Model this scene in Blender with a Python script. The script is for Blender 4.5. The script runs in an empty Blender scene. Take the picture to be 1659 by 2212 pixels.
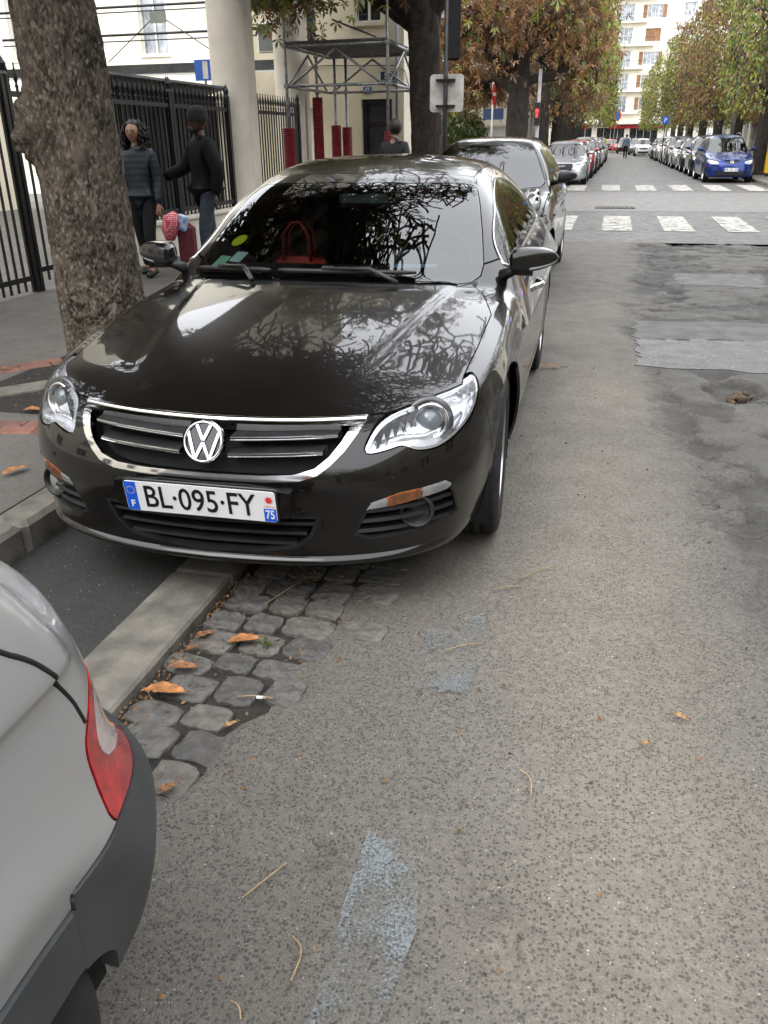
import bpy, math, random
import numpy as np
from mathutils import Vector, Matrix
random.seed(7); RNG=np.random.default_rng(7)
D=bpy.data; SC=bpy.context.scene; COL=SC.collection
R=math.radians
# ---------------------------------------------------------------- camera
CAM_H=1.48; PITCH=24.12; YAW=14.68; ROLL=0.7
cam=D.cameras.new('camera'); camo=D.objects.new('camera',cam); COL.objects.link(camo)
cam.sensor_fit='VERTICAL'; cam.sensor_height=24.0; cam.lens=24.0*1788.5/2212
cam.clip_start=.05; cam.clip_end=2000
camo.location=(0,0,CAM_H)
camo.matrix_world=Matrix.Translation((0,0,CAM_H))@Matrix.Rotation(R(YAW),4,'Z')@Matrix.Rotation(R(90-PITCH),4,'X')@Matrix.Rotation(R(-ROLL),4,'Z')
SC.camera=camo
# ---------------------------------------------------------------- sky, sun, exposure
SUN_EL,SUN_AZ=52,205
wd=D.worlds.new('World'); SC.world=wd; wd.use_nodes=True
nt=wd.node_tree; nt.nodes.clear()
sky=nt.nodes.new('ShaderNodeTexSky'); sky.sky_type='NISHITA'; sky.sun_disc=False
sky.sun_elevation=R(SUN_EL); sky.sun_rotation=R(SUN_AZ); sky.air_density=1.0; sky.dust_density=1.0; sky.ozone_density=1.0
hs=nt.nodes.new('ShaderNodeHueSaturation'); hs.inputs['Saturation'].default_value=.10; hs.inputs['Value'].default_value=1.0
mx=nt.nodes.new('ShaderNodeMixRGB'); mx.inputs[0].default_value=.75; mx.inputs[2].default_value=(15.,15.4,16.2,1)   # even cloud cover over the sky model
bg=nt.nodes.new('ShaderNodeBackground'); bg.inputs['Strength'].default_value=.15
wo=nt.nodes.new('ShaderNodeOutputWorld')
nt.links.new(sky.outputs[0],hs.inputs['Color']); nt.links.new(hs.outputs[0],mx.inputs[1]); nt.links.new(mx.outputs[0],bg.inputs[0]); nt.links.new(bg.outputs[0],wo.inputs[0])
sl=D.lights.new('sun','SUN'); sl.energy=.6; sl.angle=R(35); sl.color=(1,.97,.93)
so=D.objects.new('sun',sl); COL.objects.link(so); so.rotation_euler=(R(90-SUN_EL),0,R(180-SUN_AZ))
SC.view_settings.view_transform='Standard'; SC.view_settings.look='None'; SC.view_settings.gamma=1; SC.view_settings.use_curve_mapping=False
SC.view_settings.exposure=0.98
SC.cycles.max_bounces=6; SC.cycles.diffuse_bounces=3; SC.cycles.glossy_bounces=4; SC.cycles.transparent_max_bounces=12; SC.cycles.caustics_reflective=False; SC.cycles.caustics_refractive=False
# ---------------------------------------------------------------- materials
MATS={}
def nodes(m):
    m.use_nodes=True; t=m.node_tree; return t,t.nodes,t.links,t.nodes['Principled BSDF']
def PM(name,col,rough=.6,metal=0,var=.15,scale=6,bump=0,bscale=60,coat=0,spec=.5,emit=None,dirt=None,space='Object',bdist=.01,detail=4,trans=0):
    """principled material whose colour is broken up by noise; bump for fine relief"""
    if name in MATS: return MATS[name]
    m=D.materials.new(name); t,N,L,b=nodes(m); MATS[name]=m
    b.inputs['Roughness'].default_value=rough; b.inputs['Metallic'].default_value=metal
    b.inputs['Specular IOR Level'].default_value=spec
    if coat: b.inputs['Coat Weight'].default_value=coat; b.inputs['Coat Roughness'].default_value=.02
    if trans: b.inputs['Transmission Weight'].default_value=trans
    tc=N.new('ShaderNodeTexCoord')
    if var:
        n=N.new('ShaderNodeTexNoise'); n.inputs['Scale'].default_value=scale; n.inputs['Detail'].default_value=detail
        L.new(tc.outputs[space],n.inputs['Vector'])
        r=N.new('ShaderNodeValToRGB'); r.color_ramp.elements[0].position=.3; r.color_ramp.elements[1].position=.7
        d=dirt if dirt else tuple(c*(1-2*var) for c in col)
        r.color_ramp.elements[0].color=(*d,1); r.color_ramp.elements[1].color=(*[min(1,c*(1+var)) for c in col],1)
        L.new(n.outputs['Fac'],r.inputs['Fac']); L.new(r.outputs['Color'],b.inputs['Base Color'])
        mr=N.new('ShaderNodeMapRange'); mr.inputs['To Min'].default_value=max(0,rough-.08*min(1,rough*3)); mr.inputs['To Max'].default_value=min(1,rough+.08*min(1,rough*3))
        L.new(n.outputs['Fac'],mr.inputs['Value']); L.new(mr.outputs['Result'],b.inputs['Roughness'])
    else: b.inputs['Base Color'].default_value=(*col,1)
    if bump:
        n2=N.new('ShaderNodeTexNoise'); n2.inputs['Scale'].default_value=bscale; n2.inputs['Detail'].default_value=6
        L.new(tc.outputs[space],n2.inputs['Vector'])
        bp=N.new('ShaderNodeBump'); bp.inputs['Strength'].default_value=bump; bp.inputs['Distance'].default_value=bdist
        L.new(n2.outputs['Fac'],bp.inputs['Height']); L.new(bp.outputs['Normal'],b.inputs['Normal'])
    if emit: b.inputs['Emission Color'].default_value=(*emit[0],1); b.inputs['Emission Strength'].default_value=emit[1]
    return m
def glass_mat(name,tint=(.75,.85,.8),ior=1.55,rough=.0):
    """thin pane: tinted see-through plus Fresnel mirror"""
    if name in MATS: return MATS[name]
    m=D.materials.new(name); m.use_nodes=True; t=m.node_tree; N,L=t.nodes,t.links; N.clear()
    o=N.new('ShaderNodeOutputMaterial'); mx=N.new('ShaderNodeMixShader'); tr=N.new('ShaderNodeBsdfTransparent'); gl=N.new('ShaderNodeBsdfGlossy')
    fr=N.new('ShaderNodeFresnel'); fr.inputs['IOR'].default_value=ior; tr.inputs[0].default_value=(*tint,1); gl.inputs['Roughness'].default_value=rough
    L.new(fr.outputs[0],mx.inputs[0]); L.new(tr.outputs[0],mx.inputs[1]); L.new(gl.outputs[0],mx.inputs[2]); L.new(mx.outputs[0],o.inputs[0])
    MATS[name]=m; return m
def paint(name,col,metal=.35,rough=.32,flake=.12,ior=1.36):
    """car lacquer: flaked base under a clear coat, faint dust"""
    if name in MATS: return MATS[name]
    m=D.materials.new(name); t,N,L,b=nodes(m); MATS[name]=m
    tc=N.new('ShaderNodeTexCoord'); n=N.new('ShaderNodeTexNoise'); n.inputs['Scale'].default_value=900; L.new(tc.outputs['Object'],n.inputs['Vector'])
    d=N.new('ShaderNodeTexNoise'); d.inputs['Scale'].default_value=3.5; d.inputs['Detail'].default_value=8; L.new(tc.outputs['Object'],d.inputs['Vector'])
    r=N.new('ShaderNodeMixRGB'); r.inputs[1].default_value=(*[c*(1-flake) for c in col],1); r.inputs[2].default_value=(*[c*(1+flake) for c in col],1)
    L.new(n.outputs['Fac'],r.inputs[0])
    r2=N.new('ShaderNodeMixRGB'); r2.inputs[2].default_value=(.10,.095,.085,1); mr=N.new('ShaderNodeMapRange'); mr.inputs['From Min'].default_value=.5; mr.inputs['From Max'].default_value=.9; mr.inputs['To Max'].default_value=.05
    L.new(d.outputs['Fac'],mr.inputs['Value']); L.new(mr.outputs['Result'],r2.inputs[0]); L.new(r.outputs[0],r2.inputs[1]); L.new(r2.outputs[0],b.inputs['Base Color'])
    mc=N.new('ShaderNodeMapRange'); mc.inputs['To Min'].default_value=.008; mc.inputs['To Max'].default_value=.05; L.new(d.outputs['Fac'],mc.inputs['Value']); L.new(mc.outputs['Result'],b.inputs['Coat Roughness'])
    b.inputs['Specular IOR Level'].default_value=.15; b.inputs['Metallic'].default_value=metal; b.inputs['Roughness'].default_value=rough; b.inputs['Coat Weight'].default_value=1; b.inputs['Coat IOR'].default_value=ior
    return m
CHROME=PM('chrome',(.78,.78,.78),.07,1,.04,30)
ALLOY=PM('alloy',(.50,.50,.51),.32,1,.06,20)
RUBBER=PM('tyre_rubber',(.016,.016,.016),.75,0,.3,12,.15,120)
BLACKP=PM('black_plastic',(.013,.013,.014),.45,0,.2,15,.08,300)
GREYP=PM('grey_plastic',(.050,.053,.056),.5,0,.12,7,.12,350)
TRIM=PM('gloss_black',(.006,.006,.006),.12,0,.1,5,coat=.5)
UNDER=PM('underbody',(.006,.006,.006),.9,0,.2,4)
GLASS=glass_mat('window_glass',(.55,.64,.60),2.0)
TINT=glass_mat('tinted_glass',(.12,.15,.14),1.7)
LENS=glass_mat('lamp_lens',(.95,.96,.97),1.4)
REFL=PM('lamp_reflector',(.88,.88,.90),.14,.75,.05,40)
LAMPW=PM('lamp_housing',(.80,.81,.83),.22,.25,.10,14)
REDL=PM('red_lens',(.42,.008,.012),.12,0,.25,30,coat=1)
AMBER=PM('amber_lens',(.62,.17,.03),.2,0,.25,40,coat=1)
WHITEP=PM('plate_white',(.78,.79,.78),.35,0,.03,10)
BLUEP=PM('plate_blue',(.012,.10,.62),.35,0,.05,10)
INKB=PM('plate_ink',(.008,.008,.008),.4,0,.1,10)
INKR=PM('red_ink',(.72,.04,.03),.4,0,.1,10)
CLOTHK=PM('seat_cloth',(.012,.012,.013),.85,0,.2,30)
# ---------------------------------------------------------------- mesh helpers
def link(o,parent=None):
    COL.objects.link(o)
    if parent is not None: o.parent=parent
    return o
def thing(name,label,cat,loc=(0,0,0),rz=0,group=None,parent=None):
    o=D.objects.new(name,None); o.location=loc; o.rotation_euler=(0,0,rz); o.empty_display_size=.1
    link(o,parent); return tag(o,label,cat,group)
def tag(o,label=None,cat=None,group=None,kind=None):
    if label: o['label']=label
    if cat: o['category']=cat
    if group: o['group']=group
    if kind: o['kind']=kind
    return o
def copy_tree(o,parent=None):
    c=o.copy(); COL.objects.link(c); c.parent=parent
    for ch in list(o.children): copy_tree(ch,c)
    return c
def mesh(name,v,f,mat,smooth=False,normals=None):
    me=D.meshes.new(name)
    if isinstance(f,np.ndarray) and f.ndim==2:
        v=np.asarray(v,np.float32); n,k=f.shape
        me.vertices.add(len(v)); me.vertices.foreach_set('co',v.ravel())
        me.loops.add(n*k); me.loops.foreach_set('vertex_index',f.astype(np.int32).ravel())
        me.polygons.add(n); me.polygons.foreach_set('loop_start',np.arange(0,n*k,k,dtype=np.int32))
        me.update(calc_edges=True)
    else: me.from_pydata([tuple(map(float,p)) for p in v],[],[tuple(map(int,q)) for q in f]); me.update()
    ms=mat if isinstance(mat,(list,tuple)) else [mat]
    for m in ms: me.materials.append(m)
    if smooth: me.polygons.foreach_set('use_smooth',[True]*len(me.polygons))
    if normals is not None: me.normals_split_custom_set_from_vertices(np.asarray(normals,np.float32))
    return me
def obj(name,v,f,mat,parent=None,smooth=False,normals=None,loc=None,rz=None):
    o=D.objects.new(name,mesh(name,v,f,mat,smooth,normals)); link(o,parent)
    if loc is not None: o.location=loc
    if rz is not None: o.rotation_euler=(0,0,rz)
    return o
def frame_of(d,up=(0,0,1)):
    d=np.asarray(d,float); d=d/np.linalg.norm(d); a=np.cross(up,d)
    if np.linalg.norm(a)<1e-4: a=np.cross((1,0,0),d)
    a/=np.linalg.norm(a); return a,np.cross(d,a),d
class MB:
    """collects shapes that make up ONE mesh"""
    def __init__(s): s.v=[];s.f=[];s.mi=[];s.m=0
    def add(s,v,f):
        b=len(s.v); s.v+= [tuple(map(float,p)) for p in v]; s.f+=[tuple(b+int(i) for i in q) for q in f]; s.mi+=[s.m]*len(f); return s
    def box(s,c,d,rz=0,rot=None,ch=0):
        x,y,z=[k/2 for k in d]
        if ch:
            h=min(ch,x*.9,y*.9,z*.9); P=[]
            prof=[(-z,-h),(-z+h,0),(z-h,0),(z,-h)]
            for (zz,o) in prof:
                ex,ey=x+o,y+o
                P+= [(-ex+h,-ey,zz),(ex-h,-ey,zz),(ex,-ey+h,zz),(ex,ey-h,zz),(ex-h,ey,zz),(-ex+h,ey,zz),(-ex,ey-h,zz),(-ex,-ey+h,zz)]
            F=[tuple(range(7,-1,-1)),tuple(range(24,32))]
            for k in range(3):
                for i in range(8): F.append((k*8+i,k*8+(i+1)%8,k*8+8+(i+1)%8,k*8+8+i))
        else:
            P=[(i*x,j*y,k*z) for k in(-1,1) for j in(-1,1) for i in(-1,1)]
            F=[(0,2,3,1),(4,5,7,6),(0,1,5,4),(2,6,7,3),(0,4,6,2),(1,3,7,5)]
        M=Matrix.Rotation(rz,3,'Z') if rot is None else rot
        return s.add([tuple(M@Vector(p)+Vector(c)) for p in P],F)
    def tube(s,a,b,r,r2=None,n=8,cap=True):
        return s.path([a,b],[r,r if r2 is None else r2],n,cap)
    def path(s,P,rad,n=8,cap=True,squash=1,up=(0,0,1)):
        P=np.asarray(P,float); m=len(P); V=[];F=[]
        rad=[rad]*m if np.isscalar(rad) else rad
        for i in range(m):
            d=P[min(i+1,m-1)]-P[max(i-1,0)]; a,b,_=frame_of(d,up)
            for k in range(n):
                t=2*math.pi*k/n; V.append(P[i]+a*math.cos(t)*rad[i]+b*math.sin(t)*rad[i]*squash)
        for i in range(m-1):
            for k in range(n): F.append((i*n+k,i*n+(k+1)%n,i*n+n+(k+1)%n,i*n+n+k))
        if cap: F+=[tuple(range(n-1,-1,-1)),tuple(range((m-1)*n,m*n))]
        return s.add(V,F)
    def lathe(s,prof,n=24,c=(0,0,0),axis=(0,0,1),close=False,arc=2*math.pi):
        a,b,d=frame_of(axis,(0,1,.01)); V=[];F=[]; c=np.asarray(c,float); m=len(prof)
        for k in range(n):
            t=arc*k/n; e=a*math.cos(t)+b*math.sin(t)
            for (r,h) in prof: V.append(c+e*r+d*h)
        for k in range(n if arc>6.28 else n-1):
            for i in range(m if close else m-1):
                j=(i+1)%m; F.append((k*m+i,((k+1)%n)*m+i,((k+1)%n)*m+j,k*m+j))
        return s.add(V,F)
    def prism(s,poly,depth,o=(0,0,0),ax=(1,0,0),ay=(0,0,1),hole=None):
        """extrude a 2D polygon (in axes ax, ay at o) by vector depth"""
        o,ax,ay,dp=[np.asarray(k,float) for k in (o,ax,ay,depth)]; n=len(poly)
        A=[o+ax*p[0]+ay*p[1] for p in poly]; B=[p+dp for p in A]
        F=[(i,(i+1)%n,n+(i+1)%n,n+i) for i in range(n)]+[tuple(range(n-1,-1,-1)),tuple(range(n,2*n))]
        return s.add(A+B,F)
    def ball(s,c,r,n=10,m=7,sc=(1,1,1)):
        V=[];F=[]
        for i in range(m+1):
            t=math.pi*i/m
            for k in range(n): a=2*math.pi*k/n; V.append((c[0]+r*sc[0]*math.sin(t)*math.cos(a),c[1]+r*sc[1]*math.sin(t)*math.sin(a),c[2]+r*sc[2]*math.cos(t)))
        for i in range(m):
            for k in range(n): F.append((i*n+k,i*n+n+k,i*n+n+(k+1)%n,i*n+(k+1)%n))
        return s.add(V,F)
    def build(s,name,mat,parent=None,smooth=False,bevel=0,loc=None,rz=None,angle=None):
        o=obj(name,s.v,s.f,mat,parent,smooth,None,loc,rz)
        if any(s.mi): o.data.polygons.foreach_set('material_index',s.mi)
        if bevel:
            b=o.modifiers.new('bevel','BEVEL'); b.width=bevel; b.segments=2; b.limit_method='ANGLE'; b.angle_limit=R(40)
        if smooth and angle:
            try: o.data.set_sharp_from_angle(angle=R(angle))
            except Exception: pass
        return o
def baked(ob):
    """mesh of an object with its modifiers, worked out in a scratch scene"""
    tmp=D.scenes.new('scratch'); tmp.collection.objects.link(ob)
    with bpy.context.temp_override(scene=tmp,view_layer=tmp.view_layers[0]): dg=bpy.context.evaluated_depsgraph_get()
    me=D.meshes.new_from_object(ob.evaluated_get(dg)); D.objects.remove(ob); D.scenes.remove(tmp); return me
def text_mesh(txt,size,mat,name,parent,o,ax,ay,depth=.0008,align='CENTER',sx=1,bold=0):
    """lettering as a thin mesh: origin o, text runs along ax, up along ay"""
    cu=D.curves.new('lettering','FONT'); cu.body=txt; cu.size=size; cu.align_x=align; cu.align_y='CENTER'; cu.extrude=depth; cu.offset=bold; cu.resolution_u=4
    ob=D.objects.new('lettering',cu); me=baked(ob); D.curves.remove(cu)
    ax=np.asarray(ax,float);ay=np.asarray(ay,float); az=np.cross(ax,ay)
    n=len(me.vertices); co=np.empty(n*3); me.vertices.foreach_get('co',co); co=co.reshape(-1,3)
    co=np.asarray(o,float)+co[:,:1]*sx*ax+co[:,1:2]*ay+co[:,2:]*az
    me.vertices.foreach_set('co',co.ravel()); me.materials.clear(); me.materials.append(mat); me.update(); me.name=name
    ob=D.objects.new(name,me); link(ob,parent); return ob
def smax(a,b,k): return .5*(a+b+np.sqrt((a-b)**2+k*k))
def smin(a,b,k): return .5*(a+b-np.sqrt((a-b)**2+k*k))
class Spl:
    """natural cubic spline, linear beyond its ends"""
    def __init__(s,pts):
        p=np.array(pts,float); s.x=p[:,0]; s.y=p[:,1]; n=len(p); h=np.diff(s.x)
        A=np.zeros((n,n)); b=np.zeros(n); A[0,0]=A[-1,-1]=1
        for i in range(1,n-1):
            A[i,i-1]=h[i-1]; A[i,i]=2*(h[i-1]+h[i]); A[i,i+1]=h[i]
            b[i]=6*((s.y[i+1]-s.y[i])/h[i]-(s.y[i]-s.y[i-1])/h[i-1])
        s.m=np.linalg.solve(A,b); s.h=h
        s.d0=(s.y[1]-s.y[0])/h[0]-h[0]*(2*s.m[0]+s.m[1])/6
        s.d1=(s.y[-1]-s.y[-2])/h[-1]+h[-1]*(2*s.m[-1]+s.m[-2])/6
    def __call__(s,q):
        q=np.asarray(q,float); i=np.clip(np.searchsorted(s.x,q)-1,0,len(s.h)-1)
        h=s.h[i]; a=(s.x[i+1]-q)/h; b=(q-s.x[i])/h
        r=a*s.y[i]+b*s.y[i+1]+((a**3-a)*s.m[i]+(b**3-b)*s.m[i+1])*h*h/6
        r=np.where(q<s.x[0],s.y[0]+s.d0*(q-s.x[0]),r)
        return np.where(q>s.x[-1],s.y[-1]+s.d1*(q-s.x[-1]),r)
class Body:
    """smooth car body as an implicit solid; x lateral, y backwards from the front axle, z up"""
    def __init__(s,P):
        s.P=P
        for k in ('top','W','S','nose','tail','bowf','bowr','roof','green'): setattr(s,k,Spl(P[k]))
    def F(s,x,y,z):
        P=s.P; ax=np.sqrt(x*x+1e-6)
        side=ax-s.W(y)-s.S(z)
        for (wy,wz,amp,r) in P.get('flare',()):      # wheel-arch flares
            d=np.sqrt((y-wy)**2+(z-wz)**2); side=side-amp*np.exp(-((d-r)/.055)**2)
        cl=P.get('crease')
        if cl:                                        # a waist line pressed into the flank
            dz=z-(cl[0]+cl[1]*y); side=side-cl[2]*np.exp(-(dz/.03)**2)
        top=z-s.top(y)+P['crown']*x*x
        for (x0,slope,amp,w) in P.get('ridge',()):    # bonnet ridges
            dx=ax-(x0+slope*y); top=top-amp*.25*(1+np.tanh(dx/w))*(1+np.tanh((y+.40)/.10))
        front=s.nose(z)+s.bowf(ax)-y
        rear=y-s.tail(z)+s.bowr(ax)
        lo=smax(smax(side,front,P['kf']),smax(side,rear,P['kr']),.001)
        lo=smax(lo,top,P['kt'])
        lo=smax(lo,P['floor']-z,.05)
        g=z-s.roof(y+P['wbow']*x*x*np.tanh((y-P.get('ym',2.1))/.4))+P['rcrown']*x*x
        gs=(ax-s.green(z)-P.get('gtap',0)*np.minimum(0,-(y-P.get('gy',1.5))**2))*.86
        gr=smax(smax(g,gs,P['kg']),P.get('gbot',.72)-z,.01)
        return smin(lo,gr,P['ku'])
    def N(s,p,e=1.5e-3):
        x,y,z=p.T
        g=np.stack([s.F(x+e,y,z)-s.F(x-e,y,z),s.F(x,y+e,z)-s.F(x,y-e,z),s.F(x,y,z+e)-s.F(x,y,z-e)],1)
        return g/np.maximum(np.linalg.norm(g,axis=1,keepdims=True),1e-9)
    def cast(s,o,d,tmax=2.2,it=24):
        a=np.zeros(len(o)); b=np.full(len(o),tmax)
        for _ in range(it):
            m=(a+b)/2; q=o+d*m[:,None]; ins=s.F(*q.T)<0
            a=np.where(ins,m,a); b=np.where(ins,b,m)
        return o+d*((a+b)/2)[:,None]
    def first_hit(s,o,d,t0,t1,n=600):
        t=np.linspace(t0,t1,n); q=o+d*t[:,None]; v=s.F(*q.T)
        i=np.argmax(v<0)
        if v[i]>=0: return None
        a,b=t[i-1],t[i]
        for _ in range(30):
            m=(a+b)/2; q=o+d*m
            if s.F(*q)<0: b=m
            else: a=m
        return o+d*b
    def mesh(s,nf,ny,nphi,yf,yr,zc=.55,nt=0):
        """half shell (x>=0): fan of rays at the nose, rings along the middle, fan at the tail"""
        phi=np.linspace(-math.pi/2,math.pi/2,nphi)        # -90 down .. +90 up
        rows_o=[];rows_d=[]
        def add(y0,th):   # th: 0 = straight ahead(-y) , 90 = lateral
            st,ct=math.sin(th),math.cos(th)
            d=np.stack([np.cos(phi)*st,np.full(nphi,-ct),np.sin(phi)*st],1)
            rows_d.append(d); rows_o.append(np.tile([0,y0,zc],(nphi,1)))
        for i in range(nf): add(yf,(i+.02)/nf*math.pi/2)
        for i in range(ny): add(yf+(yr-yf)*i/(ny-1),math.pi/2)
        nt=nt or nf//3
        for i in range(1,nt+1): add(yr,math.pi/2+(i-.02)/nt*math.pi/2)
        o=np.concatenate(rows_o); d=np.concatenate(rows_d)
        V=s.cast(o,d); n=len(rows_o)
        V[np.arange(n)*nphi,0]=0; V[np.arange(n)*nphi+nphi-1,0]=0
        i,j=np.meshgrid(np.arange(n-1),np.arange(nphi-1),indexing='ij'); a=(i*nphi+j).ravel()
        T=np.concatenate([np.stack([a,a+nphi,a+nphi+1],1),np.stack([a,a+nphi+1,a+1],1)])
        return V,T
def cut(V,T,d,body=None):
    """split triangles along d=0"""
    d=np.where(np.abs(d)<1e-6,1e-6,d); s=d>0; ts=s[T]; cnt=ts.sum(1)
    mix=(cnt>0)&(cnt<3)
    if not mix.any(): return V,T
    Tm=T[mix]; sm=ts[mix]; c=cnt[mix]
    lone=np.where(c==1,np.argmax(sm,1),np.argmin(sm,1))
    r=np.arange(len(Tm)); A=Tm[r,lone]; B=Tm[r,(lone+1)%3]; C=Tm[r,(lone+2)%3]
    E=np.concatenate([np.stack([np.minimum(A,B),np.maximum(A,B)],1),np.stack([np.minimum(A,C),np.maximum(A,C)],1)])
    key=E[:,0]*np.int64(len(V))+E[:,1]
    uq,first,inv=np.unique(key,return_index=True,return_inverse=True)
    e=E[first]; t=d[e[:,0]]/(d[e[:,0]]-d[e[:,1]]); t=np.clip(t,.002,.998)
    nv=V[e[:,0]]*(1-t)[:,None]+V[e[:,1]]*t[:,None]
    base=len(V); V=np.concatenate([V,nv]); ab=base+inv[:len(Tm)]; ac=base+inv[len(Tm):]
    T=np.concatenate([T[~mix],np.stack([A,ab,ac],1),np.stack([ab,B,C],1),np.stack([ab,C,ac],1)])
    return V,T
def polysd(P,q):
    """signed distance (negative inside) from 2D points q to closed polygon P"""
    P=np.asarray(P,float); n=len(P); lo,hi=P.min(0)-.04,P.max(0)+.04
    bb=np.maximum(np.maximum(lo-q,q-hi).max(1),0); near=bb<=0
    if not near.all():
        r=bb+.04
        if near.any(): r[near]=polysd(P,q[near])
        return r
    best=np.full(len(q),1e9); ins=np.zeros(len(q),bool)
    for i in range(n):
        a,b=P[i],P[(i+1)%n]; ab=b-a; t=np.clip(((q-a)@ab)/(ab@ab+1e-12),0,1)
        dd=q-a-t[:,None]*ab; best=np.minimum(best,(dd*dd).sum(1))
        c=((a[1]>q[:,1])!=(b[1]>q[:,1])); xi=a[0]+(q[:,1]-a[1])*(b[0]-a[0])/(b[1]-a[1]+1e-12)
        ins^=c&(q[:,0]<xi)
    return np.where(ins,-1,1)*np.sqrt(best)
def linesd(P,q):
    """distance from 2D points to an open polyline"""
    P=np.asarray(P,float); best=np.full(len(q),1e9)
    for a,b in zip(P[:-1],P[1:]):
        ab=b-a; t=np.clip(((q-a)@ab)/(ab@ab),0,1); dd=q-a-t[:,None]*ab; best=np.minimum(best,(dd*dd).sum(1))
    return np.sqrt(best)
def chaikin(P,n=2,closed=True,w=.25):
    P=np.asarray(P,float)
    for _ in range(n):
        Q=np.roll(P,-1,0) if closed else P[1:]; A=P if closed else P[:-1]
        R=np.empty((2*len(A),P.shape[1])); R[0::2]=A*(1-w)+Q*w; R[1::2]=A*w+Q*(1-w)
        if not closed: R=np.concatenate([P[:1],R,P[-1:]])
        P=R
    return P
CC=dict(
 top=[(-1.0,.60),(-.86,.645),(-.74,.685),(-.5,.757),(-.2,.825),(.1,.877),(.45,.925),(.8,.945),(1.5,.945),(2.2,.95),(2.9,.98),(3.5,1.01),(3.9,1.02)],
 W=[(-.9,.865),(-.5,.885),(0,.905),(.7,.908),(1.8,.912),(2.7,.912),(3.3,.89),(3.9,.83)],
 S=[(.1,-.075),(.2,-.05),(.32,-.018),(.5,0),(.65,-.004),(.78,-.022),(.88,-.05),(1.0,-.09)],
 nose=[(.12,-.86),(.18,-.885),(.23,-.90),(.3,-.90),(.42,-.915),(.52,-.91),(.60,-.875),(.66,-.83),(.72,-.76),(.8,-.62)],
 tail=[(.1,3.68),(.3,3.80),(.6,3.86),(.9,3.84),(1.05,3.80)],
 bowf=[(0,0),(.3,.022),(.5,.07),(.65,.14),(.78,.26),(.88,.45),(.95,.70)],
 bowr=[(0,0),(.4,.03),(.7,.13),(.85,.3),(.95,.55)],
 roof=[(-.4,.50),(.0,.70),(.42,.925),(.75,1.105),(1.12,1.285),(1.4,1.37),(1.7,1.41),(2.0,1.415),(2.4,1.385),(2.8,1.30),(3.2,1.16),(3.6,.99),(4.0,.8)],
 green=[(.8,.90),(.93,.835),(1.1,.745),(1.25,.655),(1.4,.55),(1.5,.48)],
 crown=.085,rcrown=.12,wbow=.28,kf=.10,kr=.12,kt=.05,kg=.05,ku=.012,floor=.17,
 flare=[(0,.325,.012,.36),(2.711,.325,.012,.36)],crease=(.66,.045,.006),ridge=[(.50,.17,-.011,.018)],
)
SV=dict(
 top=[(-.9,.62),(-.6,.72),(0,.84),(.5,.93),(1.5,.95),(2.2,.96),(2.6,.98),(3.2,1.0)],
 W=[(-.7,.76),(-.3,.80),(0,.815),(1.2,.825),(2.3,.825),(2.6,.822),(2.8,.815),(3.1,.79)],
 S=[(.1,-.06),(.2,-.04),(.34,-.008),(.48,0),(.62,-.006),(.76,-.028),(.88,-.065),(1.0,-.12)],
 nose=[(.12,-.70),(.3,-.76),(.5,-.76),(.65,-.70),(.8,-.55)],
 tail=[(.1,2.80),(.24,2.90),(.34,2.965),(.44,3.01),(.50,3.01),(.55,2.985),(.61,2.945),(.75,2.91),(.9,2.87),(1.05,2.78)],
 bowf=[(0,0),(.4,.04),(.6,.13),(.75,.3),(.9,.7)],
 bowr=[(0,0),(.4,.012),(.58,.045),(.70,.10),(.78,.18),(.86,.34)],
 roof=[(-.4,.5),(.0,.72),(.45,.95),(.8,1.16),(1.2,1.36),(1.6,1.42),(2.1,1.42),(2.40,1.34),(2.62,1.17),(2.76,.95),(2.86,.65)],
 green=[(.8,.80),(.93,.765),(1.1,.69),(1.25,.62),(1.4,.55),(1.5,.5)],
 crown=.06,rcrown=.10,wbow=.14,kf=.10,kr=.06,kt=.06,kg=.06,ku=.03,floor=.17,wb=2.44,
 flare=[(0,.29,.012,.33),(2.44,.29,.016,.33)],belt=.86,ym=1.8,gbot=.84,
)
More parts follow.
